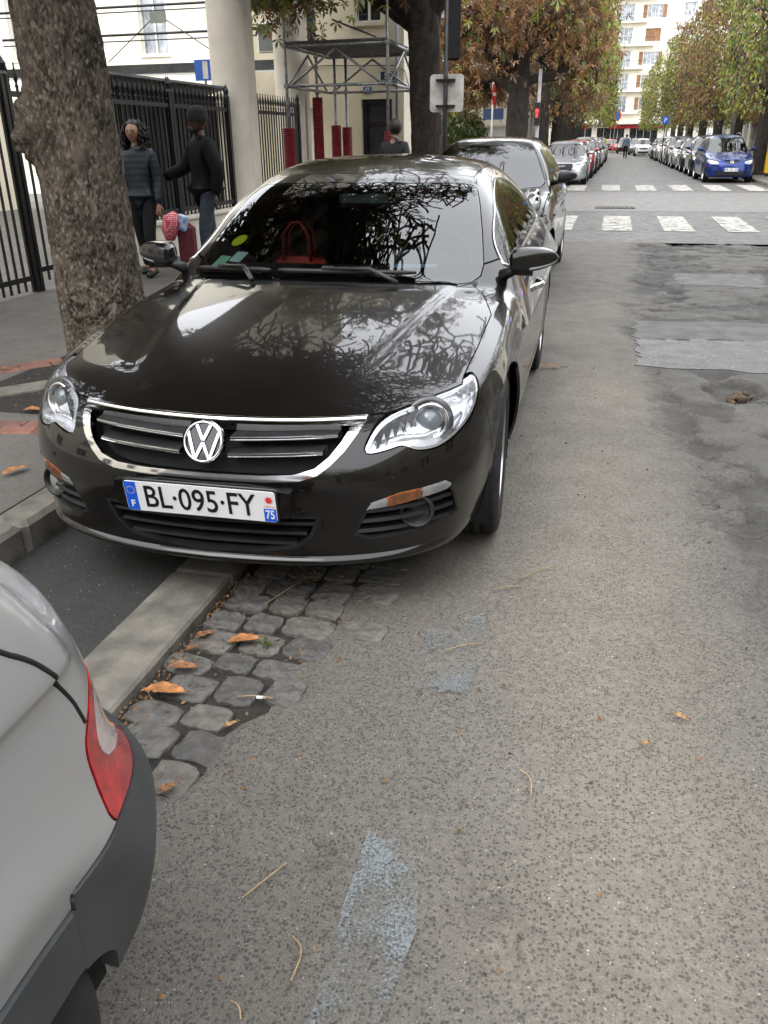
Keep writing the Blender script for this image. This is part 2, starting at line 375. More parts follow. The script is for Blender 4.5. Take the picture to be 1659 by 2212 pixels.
# ---------------------------------------------------------------- car building kit
class Shell:
    def __init__(s,B,nf,ny,nphi,yf,yr,nt=0): s.B=B; s.V,s.T=B.mesh(nf,ny,nphi,yf,yr,nt=nt); s.feats=[]
    def feat(s,name,fn,gap=0.):
        for g in ((0,gap) if gap else (0,)):
            s.V,s.T=cut(s.V,s.T,fn(s.V)-g)
        s.feats.append((name,fn,gap))
    def band(s,name,fn,w,cond):
        """thin strip |fn|<w where cond holds"""
        for g in (-w,w): s.V,s.T=cut(s.V,s.T,np.where(cond(s.V),fn(s.V)-g,.5))
        s.feats.append((name,lambda V:np.where(cond(V),np.abs(fn(V))-w,.5),0))
    def label(s):
        c=s.V[s.T].mean(1); lab=np.full(len(c),'body',dtype=object); done=np.zeros(len(c),bool)
        for (n,fn,g) in s.feats:
            d=fn(c); a=(d<0)&~done; lab[a]=n; done|=a
            if g: b=(d>=0)&(d<g)&~done; lab[b]='gap'; done|=b
        s.lab=lab
    def emit(s,name,lab,mat,parent,off=0.,flange=.012,side='B',sel=None,smooth=True):
        labs=(lab,) if isinstance(lab,str) else lab
        m=np.isin(s.lab,labs)
        if sel is not None: m&=sel(s.V[s.T].mean(1))
        T=s.T[m]
        if not len(T): return None
        u,inv=np.unique(T,return_inverse=True); V=s.V[u]; T=inv.reshape(-1,3); N=s.B.N(V)
        cr=np.cross(V[T[:,1]]-V[T[:,0]],V[T[:,2]]-V[T[:,0]])
        flip=(cr*N[T].mean(1)).sum(1)<0; T[flip]=T[flip][:,::-1]
        ok=(cr**2).sum(1)>1e-18; T=T[ok]
        if flange:
            E=np.concatenate([T[:,[0,1]],T[:,[1,2]],T[:,[2,0]]]); k=np.sort(E,1); key=k[:,0]*np.int64(len(V))+k[:,1]
            _,ix,ct=np.unique(key,return_index=True,return_counts=True); E=E[ix[ct==1]]
            E=E[~((V[E[:,0],0]<1e-3)&(V[E[:,1],0]<1e-3))]
            b=len(V); e=len(E); A=V[E[:,0]]+N[E[:,0]]*off; Bq=V[E[:,1]]+N[E[:,1]]*off
            W=np.concatenate([A,Bq,Bq-N[E[:,1]]*flange,A-N[E[:,0]]*flange]); fn=np.cross(Bq-A,N[E[:,0]]); fn/=np.maximum(np.linalg.norm(fn,axis=1,keepdims=True),1e-9)
            ii=np.arange(e)+b; FT=np.concatenate([np.stack([ii,ii+3*e,ii+2*e],1),np.stack([ii,ii+2*e,ii+e],1)])
            V2=np.concatenate([V+N*off,W]); N2=np.concatenate([N,np.tile(fn,(4,1))]); T2=np.concatenate([T,FT])
        else: V2,N2,T2=V+N*off,N,T
        if side!='R':
            Vm=V2*[-1,1,1]; Nm=N2*[-1,1,1]; Tm=T2[:,::-1]
            if side=='L': V2,N2,T2=Vm,Nm,Tm
            else: T2=np.concatenate([T2,Tm+len(V2)]); V2=np.concatenate([V2,Vm]); N2=np.concatenate([N2,Nm])
        return obj(name,V2,T2,mat,parent,smooth,N2)
def inner_shell(B,P,parent,skip=None,off=.10,n=(24,50,50)):
    V,T=B.mesh(n[0],n[1],n[2],-.05,P['wb']+.1); c=V[T].mean(1)
    N=B.N(V); V=V-N*off
    keep=c[:,2]<P.get('belt',.86); 
    for y0 in (0,P['wb']): keep&=~((np.hypot(c[:,1]-y0,c[:,2]-.32)<.42)&(c[:,0]>.5))
    T=T[keep]; V2=np.concatenate([V,V*[-1,1,1]]); T2=np.concatenate([T,T[:,::-1]+len(V)])
    return obj('inner_shell',V2,T2,UNDER,parent)
def surf_y(B,x,z,y0=.0,sgn=-1):
    x=np.atleast_1d(np.asarray(x,float)); z=np.atleast_1d(np.asarray(z,float))*np.ones_like(x)
    return B.cast(np.stack([x,np.full_like(x,y0),z],1),np.tile([0,sgn,0],(len(x),1)))
def surf_x(B,y,z):
    y=np.atleast_1d(np.asarray(y,float)); z=np.atleast_1d(np.asarray(z,float))*np.ones_like(y)
    return B.cast(np.stack([np.zeros_like(y),y,z],1),np.tile([1,0,0],(len(y),1)))
def surf_z(B,x,y,z0=.6):
    x=np.atleast_1d(np.asarray(x,float)); y=np.atleast_1d(np.asarray(y,float))*np.ones_like(x)
    return B.cast(np.stack([x,y,np.full_like(x,z0)],1),np.tile([0,0,1],(len(x),1)))
def tyre(Rr,w,n=120):
    prof=[]; h=w/2
    rr=[(.66,-.42),(.70,-.47),(.78,-.50),(.88,-.495),(.95,-.465),(.985,-.42)]
    tread=[(-.40,0),(-.22,0),(-.205,1),(-.165,1),(-.15,0),(-.02,0),(-.0,1),(.02,1),(.03,0),(.15,0),(.165,1),(.205,1),(.22,0),(.40,0)]
    for a,b in rr: prof.append((a*Rr,b*w,0))
    for b,g in tread: prof.append((Rr*(1-.006*(b/.4)**2)-(.008 if g else 0),b*w,1))
    for a,b in rr[::-1]: prof.append((a*Rr,-b*w,0))
    V=[];F=[];m=len(prof)
    for k in range(n):
        t=2*math.pi*k/n
        for (r,x,tr) in prof:
            u=abs(x)/w
            if tr and u>.2:
                ph=(k+ (u-.2)*12)%4
                if ph<1: r-=.007
            V.append((x,math.cos(t)*r,math.sin(t)*r))
        for i in range(m-1):
            j=(k+1)%n; F.append((k*m+i,k*m+i+1,j*m+i+1,j*m+i))
    return np.array(V),F
def wheel_mesh(Rr,w,spokes=5,mat=None):
    """tyre and rim meshes centred on the axle, outer face towards +x"""
    v,f=tyre(Rr,w); tm=mesh('tyre',v,f,RUBBER,True)
    m=MB(); rr=Rr*.70; h=w/2
    m.lathe([(rr,-h*.85),(rr*1.0,-h*.6),(rr*.93,-h*.5),(rr*.93,h*.55),(rr*.97,h*.75),(rr*1.01,h*.86),(rr*1.0,h*.92),(rr*.95,h*.9),(rr*.92,h*.7)],48,axis=(1,0,0))
    m.lathe([(0,h*.62),(.055,h*.62),(.07,h*.5),(.07,h*.2)],20,axis=(1,0,0))
    for k in range(spokes):
        a=2*math.pi*k/spokes+.3
        for da in (-.16,.16):
            e=np.array([0,math.cos(a),math.sin(a)]); e2=np.array([0,math.cos(a+da),math.sin(a+da)]); tt=np.cross([1,0,0],e2)
            A=e*.05+np.array([h*.48,0,0]); Bp=e2*rr*.95+np.array([h*.72,0,0])
            q=[A-tt*.022,A+tt*.022,Bp+tt*.019,Bp-tt*.019]; q2=[p-np.array([.03,0,0]) for p in q]
            m.add(q+q2,[(0,1,2,3),(7,6,5,4),(0,3,7,4),(1,5,6,2),(0,4,5,1),(2,6,7,3)])
    rm=mesh('rim',m.v,m.f,mat or ALLOY,True); rm.set_sharp_from_angle(angle=R(35))
    d=MB(); d.lathe([(0,-h*.1),(rr*.75,-h*.1),(rr*.75,-h*.25),(0,-h*.25)],32,axis=(1,0,0)); dm=mesh('brake_disc',d.v,d.f,PM('brake_steel',(.12,.11,.10),.5,.8,.3,20),True)
    return tm,rm,dm
def put_wheel(car,meshes,pos,side,steer=0):
    tm,rm,dm=meshes
    w=D.objects.new('wheel',tm.copy() if False else tm); link(w,car); w.location=pos; w.rotation_euler=(0,0,(math.pi if side<0 else 0)+steer)
    for n,me in (('rim',rm),('brake_disc',dm)):
        c=D.objects.new(n,me); link(c,w)
    return w
def wheel_well(car,B,y0,z0,r,xin,xout):
    m=MB(); n=20; V=[];F=[]
    for k in range(n+1):
        t=math.pi*(1.25*k/n-.125)
        for x in (xin,xout): V.append((x,y0+math.cos(t)*r,z0+math.sin(t)*r))
    for k in range(n): F.append((2*k,2*k+1,2*k+3,2*k+2))
    F.append(tuple(range(0,2*n+2,2)))
    m.add(V,F); m.build('wheel_arch_liner',UNDER,car); m=MB(); m.add([(-a,b,c) for a,b,c in V],F); m.build('wheel_arch_liner',UNDER,car)
def reg_plate(car,txt,c,tilt=0,full=True,w=.52,h=.11,dep='75',yaw=0):
    """French plate facing -y"""
    ay=np.array([0,math.sin(tilt),math.cos(tilt)]); ax=np.array([1,0,0]); n=np.cross(ax,ay); c=np.asarray(c,float)
    def rr(w,h,r,k=4):
        P=[]
        for (cx,cz,a0) in ((w/2-r,h/2-r,0),(-w/2+r,h/2-r,90),(-w/2+r,-h/2+r,180),(w/2-r,-h/2+r,270)):
            for i in range(k+1): t=R(a0+90*i/k); P.append((cx+r*math.cos(t),cz+r*math.sin(t)))
        return P
    m=MB(); m.prism(rr(w+.012,h+.012,.012),-n*.008,c+n*.004,ax,ay); hb=m.build('plate_holder',BLACKP,car)
    m=MB(); m.prism(rr(w,h,.010),-n*.003,c+n*.0075,ax,ay); p=m.build('number_plate',WHITEP,car)
    for sx in (-1,1):
        m=MB(); m.prism([(sx*(w/2-.022)-.0205,-h/2+.002),(sx*(w/2-.022)+.0205,-h/2+.002),(sx*(w/2-.022)+.0205,h/2-.002),(sx*(w/2-.022)-.0205,h/2-.002)] if sx<0 or not full else [(sx*(w/2-.022)-.0205,-h/2+.002),(sx*(w/2-.022)+.0205,-h/2+.002),(sx*(w/2-.022)+.0205,-.006),(sx*(w/2-.022)-.0205,-.006)],n*.0006,c+n*.0077,ax,ay); m.build('blue_band',BLUEP,p)
    o=c+n*.0085
    text_mesh(txt,h*1.04,INKB,'plate_number',p,o-ay*.002+ax*(-.002),ax,ay,.0003,sx=.82 if full else .84,bold=.001)
    if full:
        xl=-(w/2-.022)
        text_mesh('F',.034,WHITEP,'country_letter',p,o+ax*xl-ay*.03,ax,ay,.0003,bold=.0008)
        m=MB()
        for k in range(12):
            t=2*math.pi*k/12; cxy=(xl+.0135*math.cos(t),.022+.0135*math.sin(t)); P=[]
            for q in range(10): rad=.0026 if q%2==0 else .0011; a=math.pi/2+q*math.pi/5; P.append((cxy[0]+rad*math.cos(a),cxy[1]+rad*math.sin(a)))
            m.prism(P,n*.0004,o,ax,ay)
        tag(m.build('star_ring',PM('star_yellow',(.75,.68,.25),.4),p),kind='stuff')
        xr=w/2-.022; P=[]
        for q in range(16): rad=.0155 if q%2==0 else .0085; a=math.pi/8*q+.2; P.append((xr+rad*math.cos(a),.026+rad*math.sin(a)))
        m=MB(); m.prism(P,n*.0005,o,ax,ay); m.build('red_emblem',INKR,p)
        text_mesh('iledeFrance',.0075,INKR,'region_lettering',p,o+ax*xr+ay*.003,ax,ay,.0002)
        text_mesh(dep,.044,WHITEP,'department_number',p,o+ax*xr-ay*.0285,ax,ay,.0003,sx=.72,bold=.0008)
    return p
def door_mirror(car,side,x0,x1,yc,zc,h,dep,topmat,lens=True,arm=(.78,.72,.92)):
    """housing lofted from root to tip; painted upper cap, black lower half and stalk"""
    ob=[]; nu,nv=14,24
    def pt(u,t):
        x=x0+(x1-x0)*u; e0=(1-max(0,1-u/.10)**2)**.5*.35+.65; e1=max(.02,1-u**7)**.5; hh=h*(.92+.42*u-.80*u*u)*e0*e1; dd=dep*(1-.5*u*u)*e0*e1
        ca,sa=math.cos(t),math.sin(t); e=.62
        yy=yc+.05*u-dd*np.sign(ca)*abs(ca)**e*(1 if ca>0 else .55); zz=zc+.012*u+hh*np.sign(sa)*abs(sa)**e*(1 if sa>0 else .8)
        return (side*x,yy,zz)
    def part(name,t0,t1,mat,par,grow=1.0):
        V=[];F=[]
        for i in range(nu+1):
            for k in range(nv//2+1): V.append(pt(i/nu,t0+(t1-t0)*k/(nv//2)))
        n=nv//2+1
        for i in range(nu):
            for k in range(n-1): F.append((i*n+k,i*n+k+1,i*n+n+k+1,i*n+n+k))
        F+=[tuple(range(n)),tuple(range(nu*n,nu*n+n))]
        m=MB(); m.add(V,F); return m.build(name,mat,par,True,angle=60)
    mo=part('door_mirror',-.10,math.pi+.10,topmat,car)
    lo=part('lower_housing',math.pi+.10,2*math.pi-.10,BLACKP,mo)
    if lens:
        V=[];F=[]
        for i in range(9):
            u=.42+.56*i/8
            for t in (-.62,-.34): p=np.array(pt(u,t)); V.append(p+np.array([0,-.004,0]))
        for i in range(8): F.append((2*i,2*i+2,2*i+3,2*i+1))
        m=MB(); m.add(V,F); m.build('repeater_lamp',LAMPW,mo,True)
    m=MB(); m.path([(side*arm[0],arm[1],arm[2]),(side*(x0+.02),yc+.0,zc-h*.62),(side*(x0+.10),yc,zc-h*.62)],[.034,.026,.03],10,squash=.8); m.build('stalk',BLACKP,mo,True)
    return mo
# ---------------------------------------------------------------- the dark saloon that fills the middle of the picture
CC['wb']=2.711
HL=[(.506,-.796,.58),(.524,-.732,.64),(.552,-.658,.672),(.642,-.571,.692),(.731,-.458,.712),(.800,-.318,.733),(.816,-.345,.722),(.822,-.385,.70),(.822,-.439,.668),(.805,-.523,.626),(.766,-.608,.591),(.723,-.667,.575),(.671,-.71,.578),(.642,-.721,.592),(.622,-.728,.602),(.576,-.762,.589)]
FOG=[(.471,-.826,.286),(.512,-.823,.38),(.524,-.822,.402),(.542,-.818,.429),(.624,-.778,.452),(.755,-.663,.460),(.777,-.636,.431),(.790,-.604,.352),(.793,-.586,.315),(.675,-.724,.300)]
TURN=[(.524,-.822,.402),(.542,-.818,.429),(.624,-.778,.454),(.755,-.663,.462),(.776,-.639,.441),(.763,-.651,.428),(.677,-.739,.421),(.596,-.79,.41)]
AB=lambda V:np.stack([V[:,0]*.77+V[:,1]*.64,V[:,2]],1)
XY=lambda V:V[:,:2]; XZ=lambda V:V[:,[0,2]]; YZ=lambda V:V[:,1:]
def far(cond,fn,V):
    r=np.full(len(V),.5); r[cond]=fn(V[cond]); return r
def sym(P): return list(P)+[(-x,z) for x,z in P[::-1]]
def saloon():
    car=thing('parked_car','glossy dark brown saloon with chrome grille and white number plate parked half on the gutter','car',(-1.21,3.14,0),R(1.2))
    PAINT=paint('dark_brown_lacquer',(.0046,.0037,.0032),.12,.3,.2,1.47)
    B=Body(CC); S=Shell(B,104,215,200,-.05,2.85)
    hl=chaikin(AB(np.array(HL)),2); fog=chaikin(AB(np.array(FOG)),1); trn=AB(np.array(TURN))
    ws=sym([(0,.405),(.24,.428),(.43,.478),(.60,.557),(.655,.600),(.685,.66),(.688,.737),(.652,.94),(.612,1.14),(.580,1.27),(.557,1.295),(.3,1.178),(0,1.13)])
    hood=sym([(0,.372),(.24,.394),(.43,.444),(.60,.528),(.658,.590),(.71,.525),(.75,.378),(.782,.257),(.773,-.103),(.762,-.267),(.758,-.352),(.762,-.40),(.731,-.452),(.642,-.565),(.552,-.652),(.51,-.668),(.365,-.712),(.217,-.738),(0,-.752)])
    fo=sym([(0,.6685),(.217,.669),(.365,.671),(.503,.675),(.486,.636),(.454,.591),(.417,.554),(.377,.523),(.318,.506),(.2,.501),(0,.502)])
    fi=sym([(0,.650),(.227,.651),(.375,.653),(.460,.650),(.438,.612),(.408,.575),(.368,.544),(.304,.526),(.2,.521),(0,.521)])
    low=sym([(0,.385),(.383,.385),(.351,.306),(.301,.265),(.175,.245),(0,.238)])
    dlo=[(.79,.945),(.83,.985),(.906,1.042),(1.044,1.119),(1.308,1.222),(1.6,1.277),(1.78,1.288),(2.1,1.272),(2.4,1.21),(2.65,1.115),(2.84,1.02),(2.8,1.0),(2.0,.987),(1.2,.968),(.95,.955)]; dlo=chaikin(dlo,2)
    fd=[(.56,.93),(.46,.855),(.36,.80),(.32,.72),(.30,.5),(.33,.26),(1.5,.26),(1.56,.6),(1.60,.96),(1.6,1.06),(.95,1.0)]
    rd=[(1.606,1.06),(1.606,.96),(1.566,.6),(1.506,.26),(2.2,.26),(2.31,.45),(2.36,.62),(2.6,.85),(2.78,1.06)]
    roof=sym([(0,1.25),(.30,1.298),(.545,1.41),(.56,1.7),(.56,2.2),(.54,2.5),(0,2.35)])
    rws=sym([(0,2.42),(.54,2.56),(.60,3.0),(.55,3.3),(0,3.4)])
    hi=lambda V:V[:,2]>.9
    S.feat('arch',lambda V:far((V[:,0]>.4)&(V[:,2]<.9),lambda V:np.minimum(np.hypot(V[:,1],V[:,2]-.322),np.hypot(V[:,1]-2.711,V[:,2]-.322))-.372,V))
    S.feat('windscreen',lambda V:far(V[:,2]>.86,lambda V:polysd(ws,XY(V)),V),.005)
    S.feat('roof_glass',lambda V:far(V[:,2]>1.2,lambda V:polysd(roof,XY(V)),V),.004)
    S.feat('rear_glass',lambda V:far(V[:,2]>.9,lambda V:polysd(rws,XY(V)),V),.004)
    S.feat('side_glass',lambda V:far(V[:,0]>.45,lambda V:polysd(dlo,YZ(V)),V),0)
    S.feat('bonnet',lambda V:far((V[:,2]>.6),lambda V:polysd(hood,XY(V)),V),.0045)
    hli=hl
    S.feat('headlight_in',lambda V:far((V[:,1]<-.1)&(V[:,0]>.3),lambda V:polysd(hl,AB(V))+.008,V))
    S.feat('headlight',lambda V:far((V[:,1]<-.1)&(V[:,0]>.3),lambda V:polysd(hl,AB(V)),V),.005)
    S.feat('grille',lambda V:far(V[:,1]<-.5,lambda V:polysd(fi,XZ(V)),V))
    S.feat('grille_frame',lambda V:far(V[:,1]<-.5,lambda V:polysd(fo,XZ(V)),V))
    S.feat('low_in',lambda V:far(V[:,1]<-.5,lambda V:polysd(low,XZ(V))+.010,V))
    S.feat('low_grille',lambda V:far(V[:,1]<-.5,lambda V:polysd(low,XZ(V)),V))
    S.feat('turn',lambda V:far((V[:,1]<-.3)&(V[:,0]>.3),lambda V:polysd(trn,AB(V)),V))
    S.feat('fog_in',lambda V:far((V[:,1]<-.3)&(V[:,0]>.3),lambda V:polysd(fog,AB(V))+.007,V))
    S.feat('fog',lambda V:far((V[:,1]<-.3)&(V[:,0]>.3),lambda V:polysd(fog,AB(V)),V))
    S.feat('front_door',lambda V:far(V[:,0]>.6,lambda V:polysd(fd,YZ(V)),V),.0045)
    S.feat('rear_door',lambda V:far(V[:,0]>.6,lambda V:polysd(rd,YZ(V)),V),.0045)
    S.feat('front_bumper',lambda V:np.maximum(V[:,1]+.40-.22*(.64-V[:,2]),-3.),.003)
    S.label()
    # the narrow bit between windscreen and bonnet is the black scuttle
    c=S.V[S.T].mean(1); m=(S.lab=='body')&(polysd(ws,c[:,:2])<.035)&(c[:,1]<.62)&(c[:,2]>.84); S.lab[m]='scuttle'
    S.emit('bonnet','bonnet',PAINT,car); S.emit('body_side','body',PAINT,car); S.emit('front_bumper','front_bumper',PAINT,car,flange=.02)
    for sd in 'RL':
        S.emit('front_door','front_door',PAINT,car,side=sd); S.emit('rear_door','rear_door',PAINT,car,side=sd)
    S.emit('scuttle','scuttle',BLACKP,car,off=-.006)
    wsg=S.emit('windscreen','windscreen',GLASS,car,flange=0)
    S.emit('sunroof','roof_glass',PAINT,car); S.emit('rear_window','rear_glass',TINT,car,flange=0)
    for sd in 'RL':
        S.emit('side_window','side_glass',glass_mat('side_glass',(.42,.48,.45),1.7),car,side=sd,flange=0); sg=1 if sd=='R' else -1; dp=surf_x(B,dlo[:,0],dlo[:,1]); m=MB(); m.path([(sg*(p[0]+.001),p[1],p[2]) for p in np.concatenate([dp,dp[:2]])],.0075,6,False); m.build('window_trim',CHROME,car,True)
    # dark print round the edge of the screen
    fr=lambda c:(polysd(ws,c[:,:2])>-.028)|((c[:,1]<.62+.0*c[:,0])&(polysd(ws,c[:,:2])>-.06))
    S.emit('frit_band','windscreen',TRIM,wsg,off=-.003,flange=0,sel=fr)
    # grille
    g=S.emit('grille','grille',UNDER,car,off=-.07,flange=0)
    S.emit('grille_surround','grille_frame',CHROME,car,off=.006,flange=.03)
    xs=np.linspace(-.497,.497,60); P=surf_y(B,xs,.6615+.006*(xs/.5)**2); N_=B.N(P); V=[];F=[]; npf=9
    for p,q in zip(P,N_):
        t=np.cross([1,0,0],q); t/=np.linalg.norm(t); t=t if t[2]>0 else -t
        for k in range(npf): a=math.pi*k/(npf-1); V.append(p+t*.0125*math.cos(a)+q*(.001+.0105*math.sin(a)))
    for i in range(59):
        for k in range(npf-1): F.append((i*npf+k,i*npf+k+1,i*npf+npf+k+1,i*npf+npf+k))
    F+=[tuple(range(npf)),tuple(range(59*npf,60*npf))]; m=MB(); m.add(V,F); m.build('grille_top_bar',CHROME,car,True,angle=60)
    for zz,(xa,xb) in ((.616,(.082,.424)),(.572,(.084,.386))):
        for sd in (-1,1):
            xs=np.linspace(xa,xb,16); zs=zz+.012*((xs-xa)/(xb-xa)); P=surf_y(B,xs,zs)
            m=MB(); V=[];F=[]
            for i,p in enumerate(P):
                for (dy,dz) in ((.012,.006),(.006,.0065),(.004,.0),(.008,-.0065),(.014,-.006)): V.append((sd*p[0],p[1]+dy,p[2]+dz))
            for i in range(15):
                for k in range(4): F.append((i*5+k,i*5+k+1,i*5+5+k+1,i*5+5+k))
            F+=[tuple(range(5)),tuple(range(75,80))]; m.add(V,F); m.build('chrome_slat',CHROME,g,True,angle=50)
            V=[];F=[]
            for p in P:
                for (dy,dz) in ((.013,.008),(.012,-.009),(.062,-.015),(.062,.012)): V.append((sd*p[0],p[1]+dy,p[2]+dz))
            for i in range(15):
                for k in range(4): F.append((i*4+k,i*4+(k+1)%4,i*4+4+(k+1)%4,i*4+4+k))
            m=MB(); m.add(V,F); m.build('slat_blade',BLACKP,g)
    lg=S.emit('lower_grille',('low_grille','low_in'),UNDER,car,off=-.06,flange=0)
    S.emit('lower_grille_rim','low_grille',BLACKP,lg,off=0,flange=.06)
    for k,zz in enumerate((.352,.315,.278)):
        xm=.365-.035*k; xs=np.linspace(-xm,xm,24); P=surf_y(B,xs,np.full(24,zz)); V=[];F=[]
        for p in P:
            for (dy,dz) in ((.012,.004),(.010,-.006),(.055,-.012),(.055,.006)): V.append((p[0],p[1]+dy,p[2]+dz))
        for i in range(23):
            for q in range(4): F.append((i*4+q,i*4+(q+1)%4,i*4+4+(q+1)%4,i*4+4+q))
        m=MB(); m.add(V,F); m.build('lower_slat',BLACKP,lg)
    # emblem
    c0=surf_y(B,[0],[.607])[0]; n=np.array([0,-.93,.37]); n/=np.linalg.norm(n); ax=np.array([1.,0,0]); ay=np.cross(n,ax)*1.0
    if ay[2]<0: ay=-ay
    c0=c0+n*.004; Rm=.068
    m=MB(); m.lathe([(Rm*.86,.002),(Rm*.87,.009),(Rm*.93,.011),(Rm*.99,.008),(Rm*1.02,0),(Rm*1.02,-.02)],48,c0,n); e=m.build('emblem',CHROME,car,True)
    m=MB(); m.lathe([(0,.001),(Rm*.9,.001)],40,c0,n); m.build('emblem_disc',TRIM,e)
    def strokes(P,wd):
        m=MB()
        for a,b in zip(P[:-1],P[1:]):
            a=np.array(a)*Rm;b=np.array(b)*Rm; d=b-a; d/=np.linalg.norm(d); t=np.array([-d[1],d[0]])*wd*Rm/2; 
            hx=abs(wd*Rm/2/max(.2,abs(d[1])))
            q=[(a[0]-hx,a[1]),(a[0]+hx,a[1]),(b[0]+hx,b[1]),(b[0]-hx,b[1])]
            m.prism(q,n*.006,c0+n*.002,ax,ay)
        return m
    strokes([(-.36,.82),(0,.06),(.36,.82)],.135).build('emblem_letter',CHROME,e)
    strokes([(-.79,.50),(-.36,-.84),(0,-.03),(.36,-.84),(.79,.50)],.135).build('emblem_letter',CHROME,e)
    reg_plate(car,'BL·095·FY',(0,-.922,.434),R(-8))
    m=MB(); m.prism(chaikin([(-.30,.055),(.30,.055),(.31,0),(.29,-.06),(-.29,-.06),(-.31,0)],1),(0,.05,0),(0,-.918,.438),(1,0,0),(0,0,1)); m.build('plate_recess',PAINT,car)
    # lamps
    for sd,sgn in (('R',1),('L',-1)):
        h=S.emit('headlight',('headlight','headlight_in'),LENS,car,off=0,flange=0,side=sd)
        S.emit('housing',('headlight','headlight_in'),LAMPW,h,off=-.05,flange=0,side=sd)
        S.emit('bezel','headlight',REFL,h,off=-.006,flange=.06,side=sd)
        pc=np.array([.690,-.600,.640]); nd=np.array([.28,-.93,.22]); nd/=np.linalg.norm(nd)
        pc=pc-nd*.022; pc[0]*=sgn; nd=nd*[sgn,1,1]
        m=MB(); m.lathe([(.062,-.02),(.060,.012),(.054,.016),(.047,.010),(.044,-.01)],36,pc,nd); m.build('projector_ring',CHROME,h,True)
        m=MB(); m.lathe([(.063,.0),(.078,.004),(.082,-.012),(.08,-.03)],36,pc,nd); m.build('projector_shroud',PM('smoked_trim',(.10,.10,.105),.25,.5,.1,20),h,True)
        m=MB(); m.lathe([(.0,.020),(.015,.018),(.03,.010),(.042,-.006)],28,pc,nd); m.build('projector_lens',PM('projector_glass',(.10,.12,.13),.03,0,.1,10,coat=1),h,True)
        c2=np.array([.585,-.685,.615])-nd*[sgn,1,1]*.035; c2[0]*=sgn
        m=MB(); m.lathe([(.008,-.03),(.02,-.028),(.036,-.012),(.042,.004),(.046,.004)],24,c2,nd); m.build('reflector_bowl',REFL,h,True)
        for q in range(5):
            cq=np.array([.555+.022*q,-.735+.028*q,.604+.012*q]); m=MB(); m.box((0,0,0),(.003,.05,.075)); fb=m.build('facet_rib',PM('smoked_trim',(.10,.10,.105),.25,.5,.1,20),h); fb.location=(sgn*(cq[0]-.018),cq[1]+.030,cq[2]); fb.rotation_euler=(0,sgn*R(20),sgn*R(35))
        c3=np.array([.765,-.46,.69])-np.array([.5,-.8,.2])*.035; c3[0]*=sgn
        for q in range(3):
            m=MB(); m.lathe([(.012,-.02),(.02,-.01),(.024,.0)],16,c3+np.array([sgn*.012*q,.035*q,.004*q]),nd); m.build('reflector_bowl',REFL,h,True)
        # lower shelf of the lamp
        P=[np.array(p) for p in ((.56,-.755,.60),(.64,-.705,.612),(.70,-.66,.606),(.76,-.59,.618),(.80,-.50,.645))]
        m=MB(); m.path([(sgn*(p[0]-.035),p[1]+.045,p[2]-.012) for p in P],[.012,.02,.022,.02,.01],8,squash=.5); m.build('lamp_shelf',REFL,h,True)
        f=S.emit('fog_recess',('fog','fog_in'),UNDER,car,off=-.06,flange=0,side=sd)
        S.emit('recess_rim','fog',BLACKP,f,off=-.001,flange=.055,side=sd)
        for k,(za,zb) in enumerate(((.392,.402),(.355,.362),(.318,.324))):
            t=np.linspace(0,1,12); xs=.50-.012*k+(.785-.50)*t; P=surf_y(B,xs,za+(zb-za)*t); V=[];F=[]
            for p in P:
                for (dy,dz) in ((.014,.006),(.010,-.006),(.05,-.014),(.05,.008)): V.append((sgn*p[0],p[1]+dy,p[2]+dz))
            for i in range(11):
                for q in range(4): F.append((i*4+q,i*4+(q+1)%4,i*4+4+(q+1)%4,i*4+4+q))
            m=MB(); m.add(V,F); m.build('fog_slat',BLACKP,f)
        fc=surf_y(B,[.672],[.368])[0]; fn=np.array([.25,-.95,.08]); fn/=np.linalg.norm(fn); fc=fc-fn*.014; fc[0]*=sgn; fn=fn*[sgn,1,1]
        m=MB(); m.lathe([(.060,-.03),(.058,.004),(.05,.008),(.045,.002),(.044,-.012)],32,fc,fn); fl=m.build('fog_lamp',BLACKP,car,True)
        m=MB(); m.lathe([(0,-.030),(.02,-.026),(.034,-.016),(.042,-.004)],24,fc,fn); m.build('reflector_bowl',PM('dark_reflector',(.25,.25,.26),.12,.9,.1,20),fl,True)
        m=MB(); m.lathe([(0,.004),(.02,.003),(.036,-.001),(.0435,-.005)],24,fc,fn); m.build('fog_lens',LENS,fl,True)
        tl=S.emit('turn_signal','turn',LAMPW,car,off=-.002,flange=.02,side=sd)
        S.emit('amber_lens','turn',AMBER,tl,off=.001,flange=.004,side=sd,sel=lambda c:(AB(c)[:,0]>-.058+.0)&(AB(c)[:,0]<.062))
        S.emit('clear_lens','turn',LENS,tl,off=.0025,flange=0,side=sd)
    # wipers
    for x0,x1,ya,piv in ((-.66,-.24,0,-.30),(-.20,.42,0,.36)):
        xs=np.linspace(x0,x1,14); yy=.425+.42*np.abs(xs)**2+.02; P=surf_z(B,xs,yy); P[:,2]+=.02
        m=MB(); m.path(P,[.006]+[.010]*12+[.006],8); wb=m.build('wiper',BLACKP,car,True)
        mid=P[5]; m=MB(); m.path([mid+[0,-.004,.012],(P[9]+[0,-.03,.018]),(piv,.36+.3*piv*piv,.925)],[.010,.012,.014],8,squash=.7); m.build('wiper_arm',BLACKP,wb,True)
        m=MB(); m.box(mid+[0,0,.012],(.06,.024,.02),ch=.006); m.build('wiper_clip',BLACKP,wb)
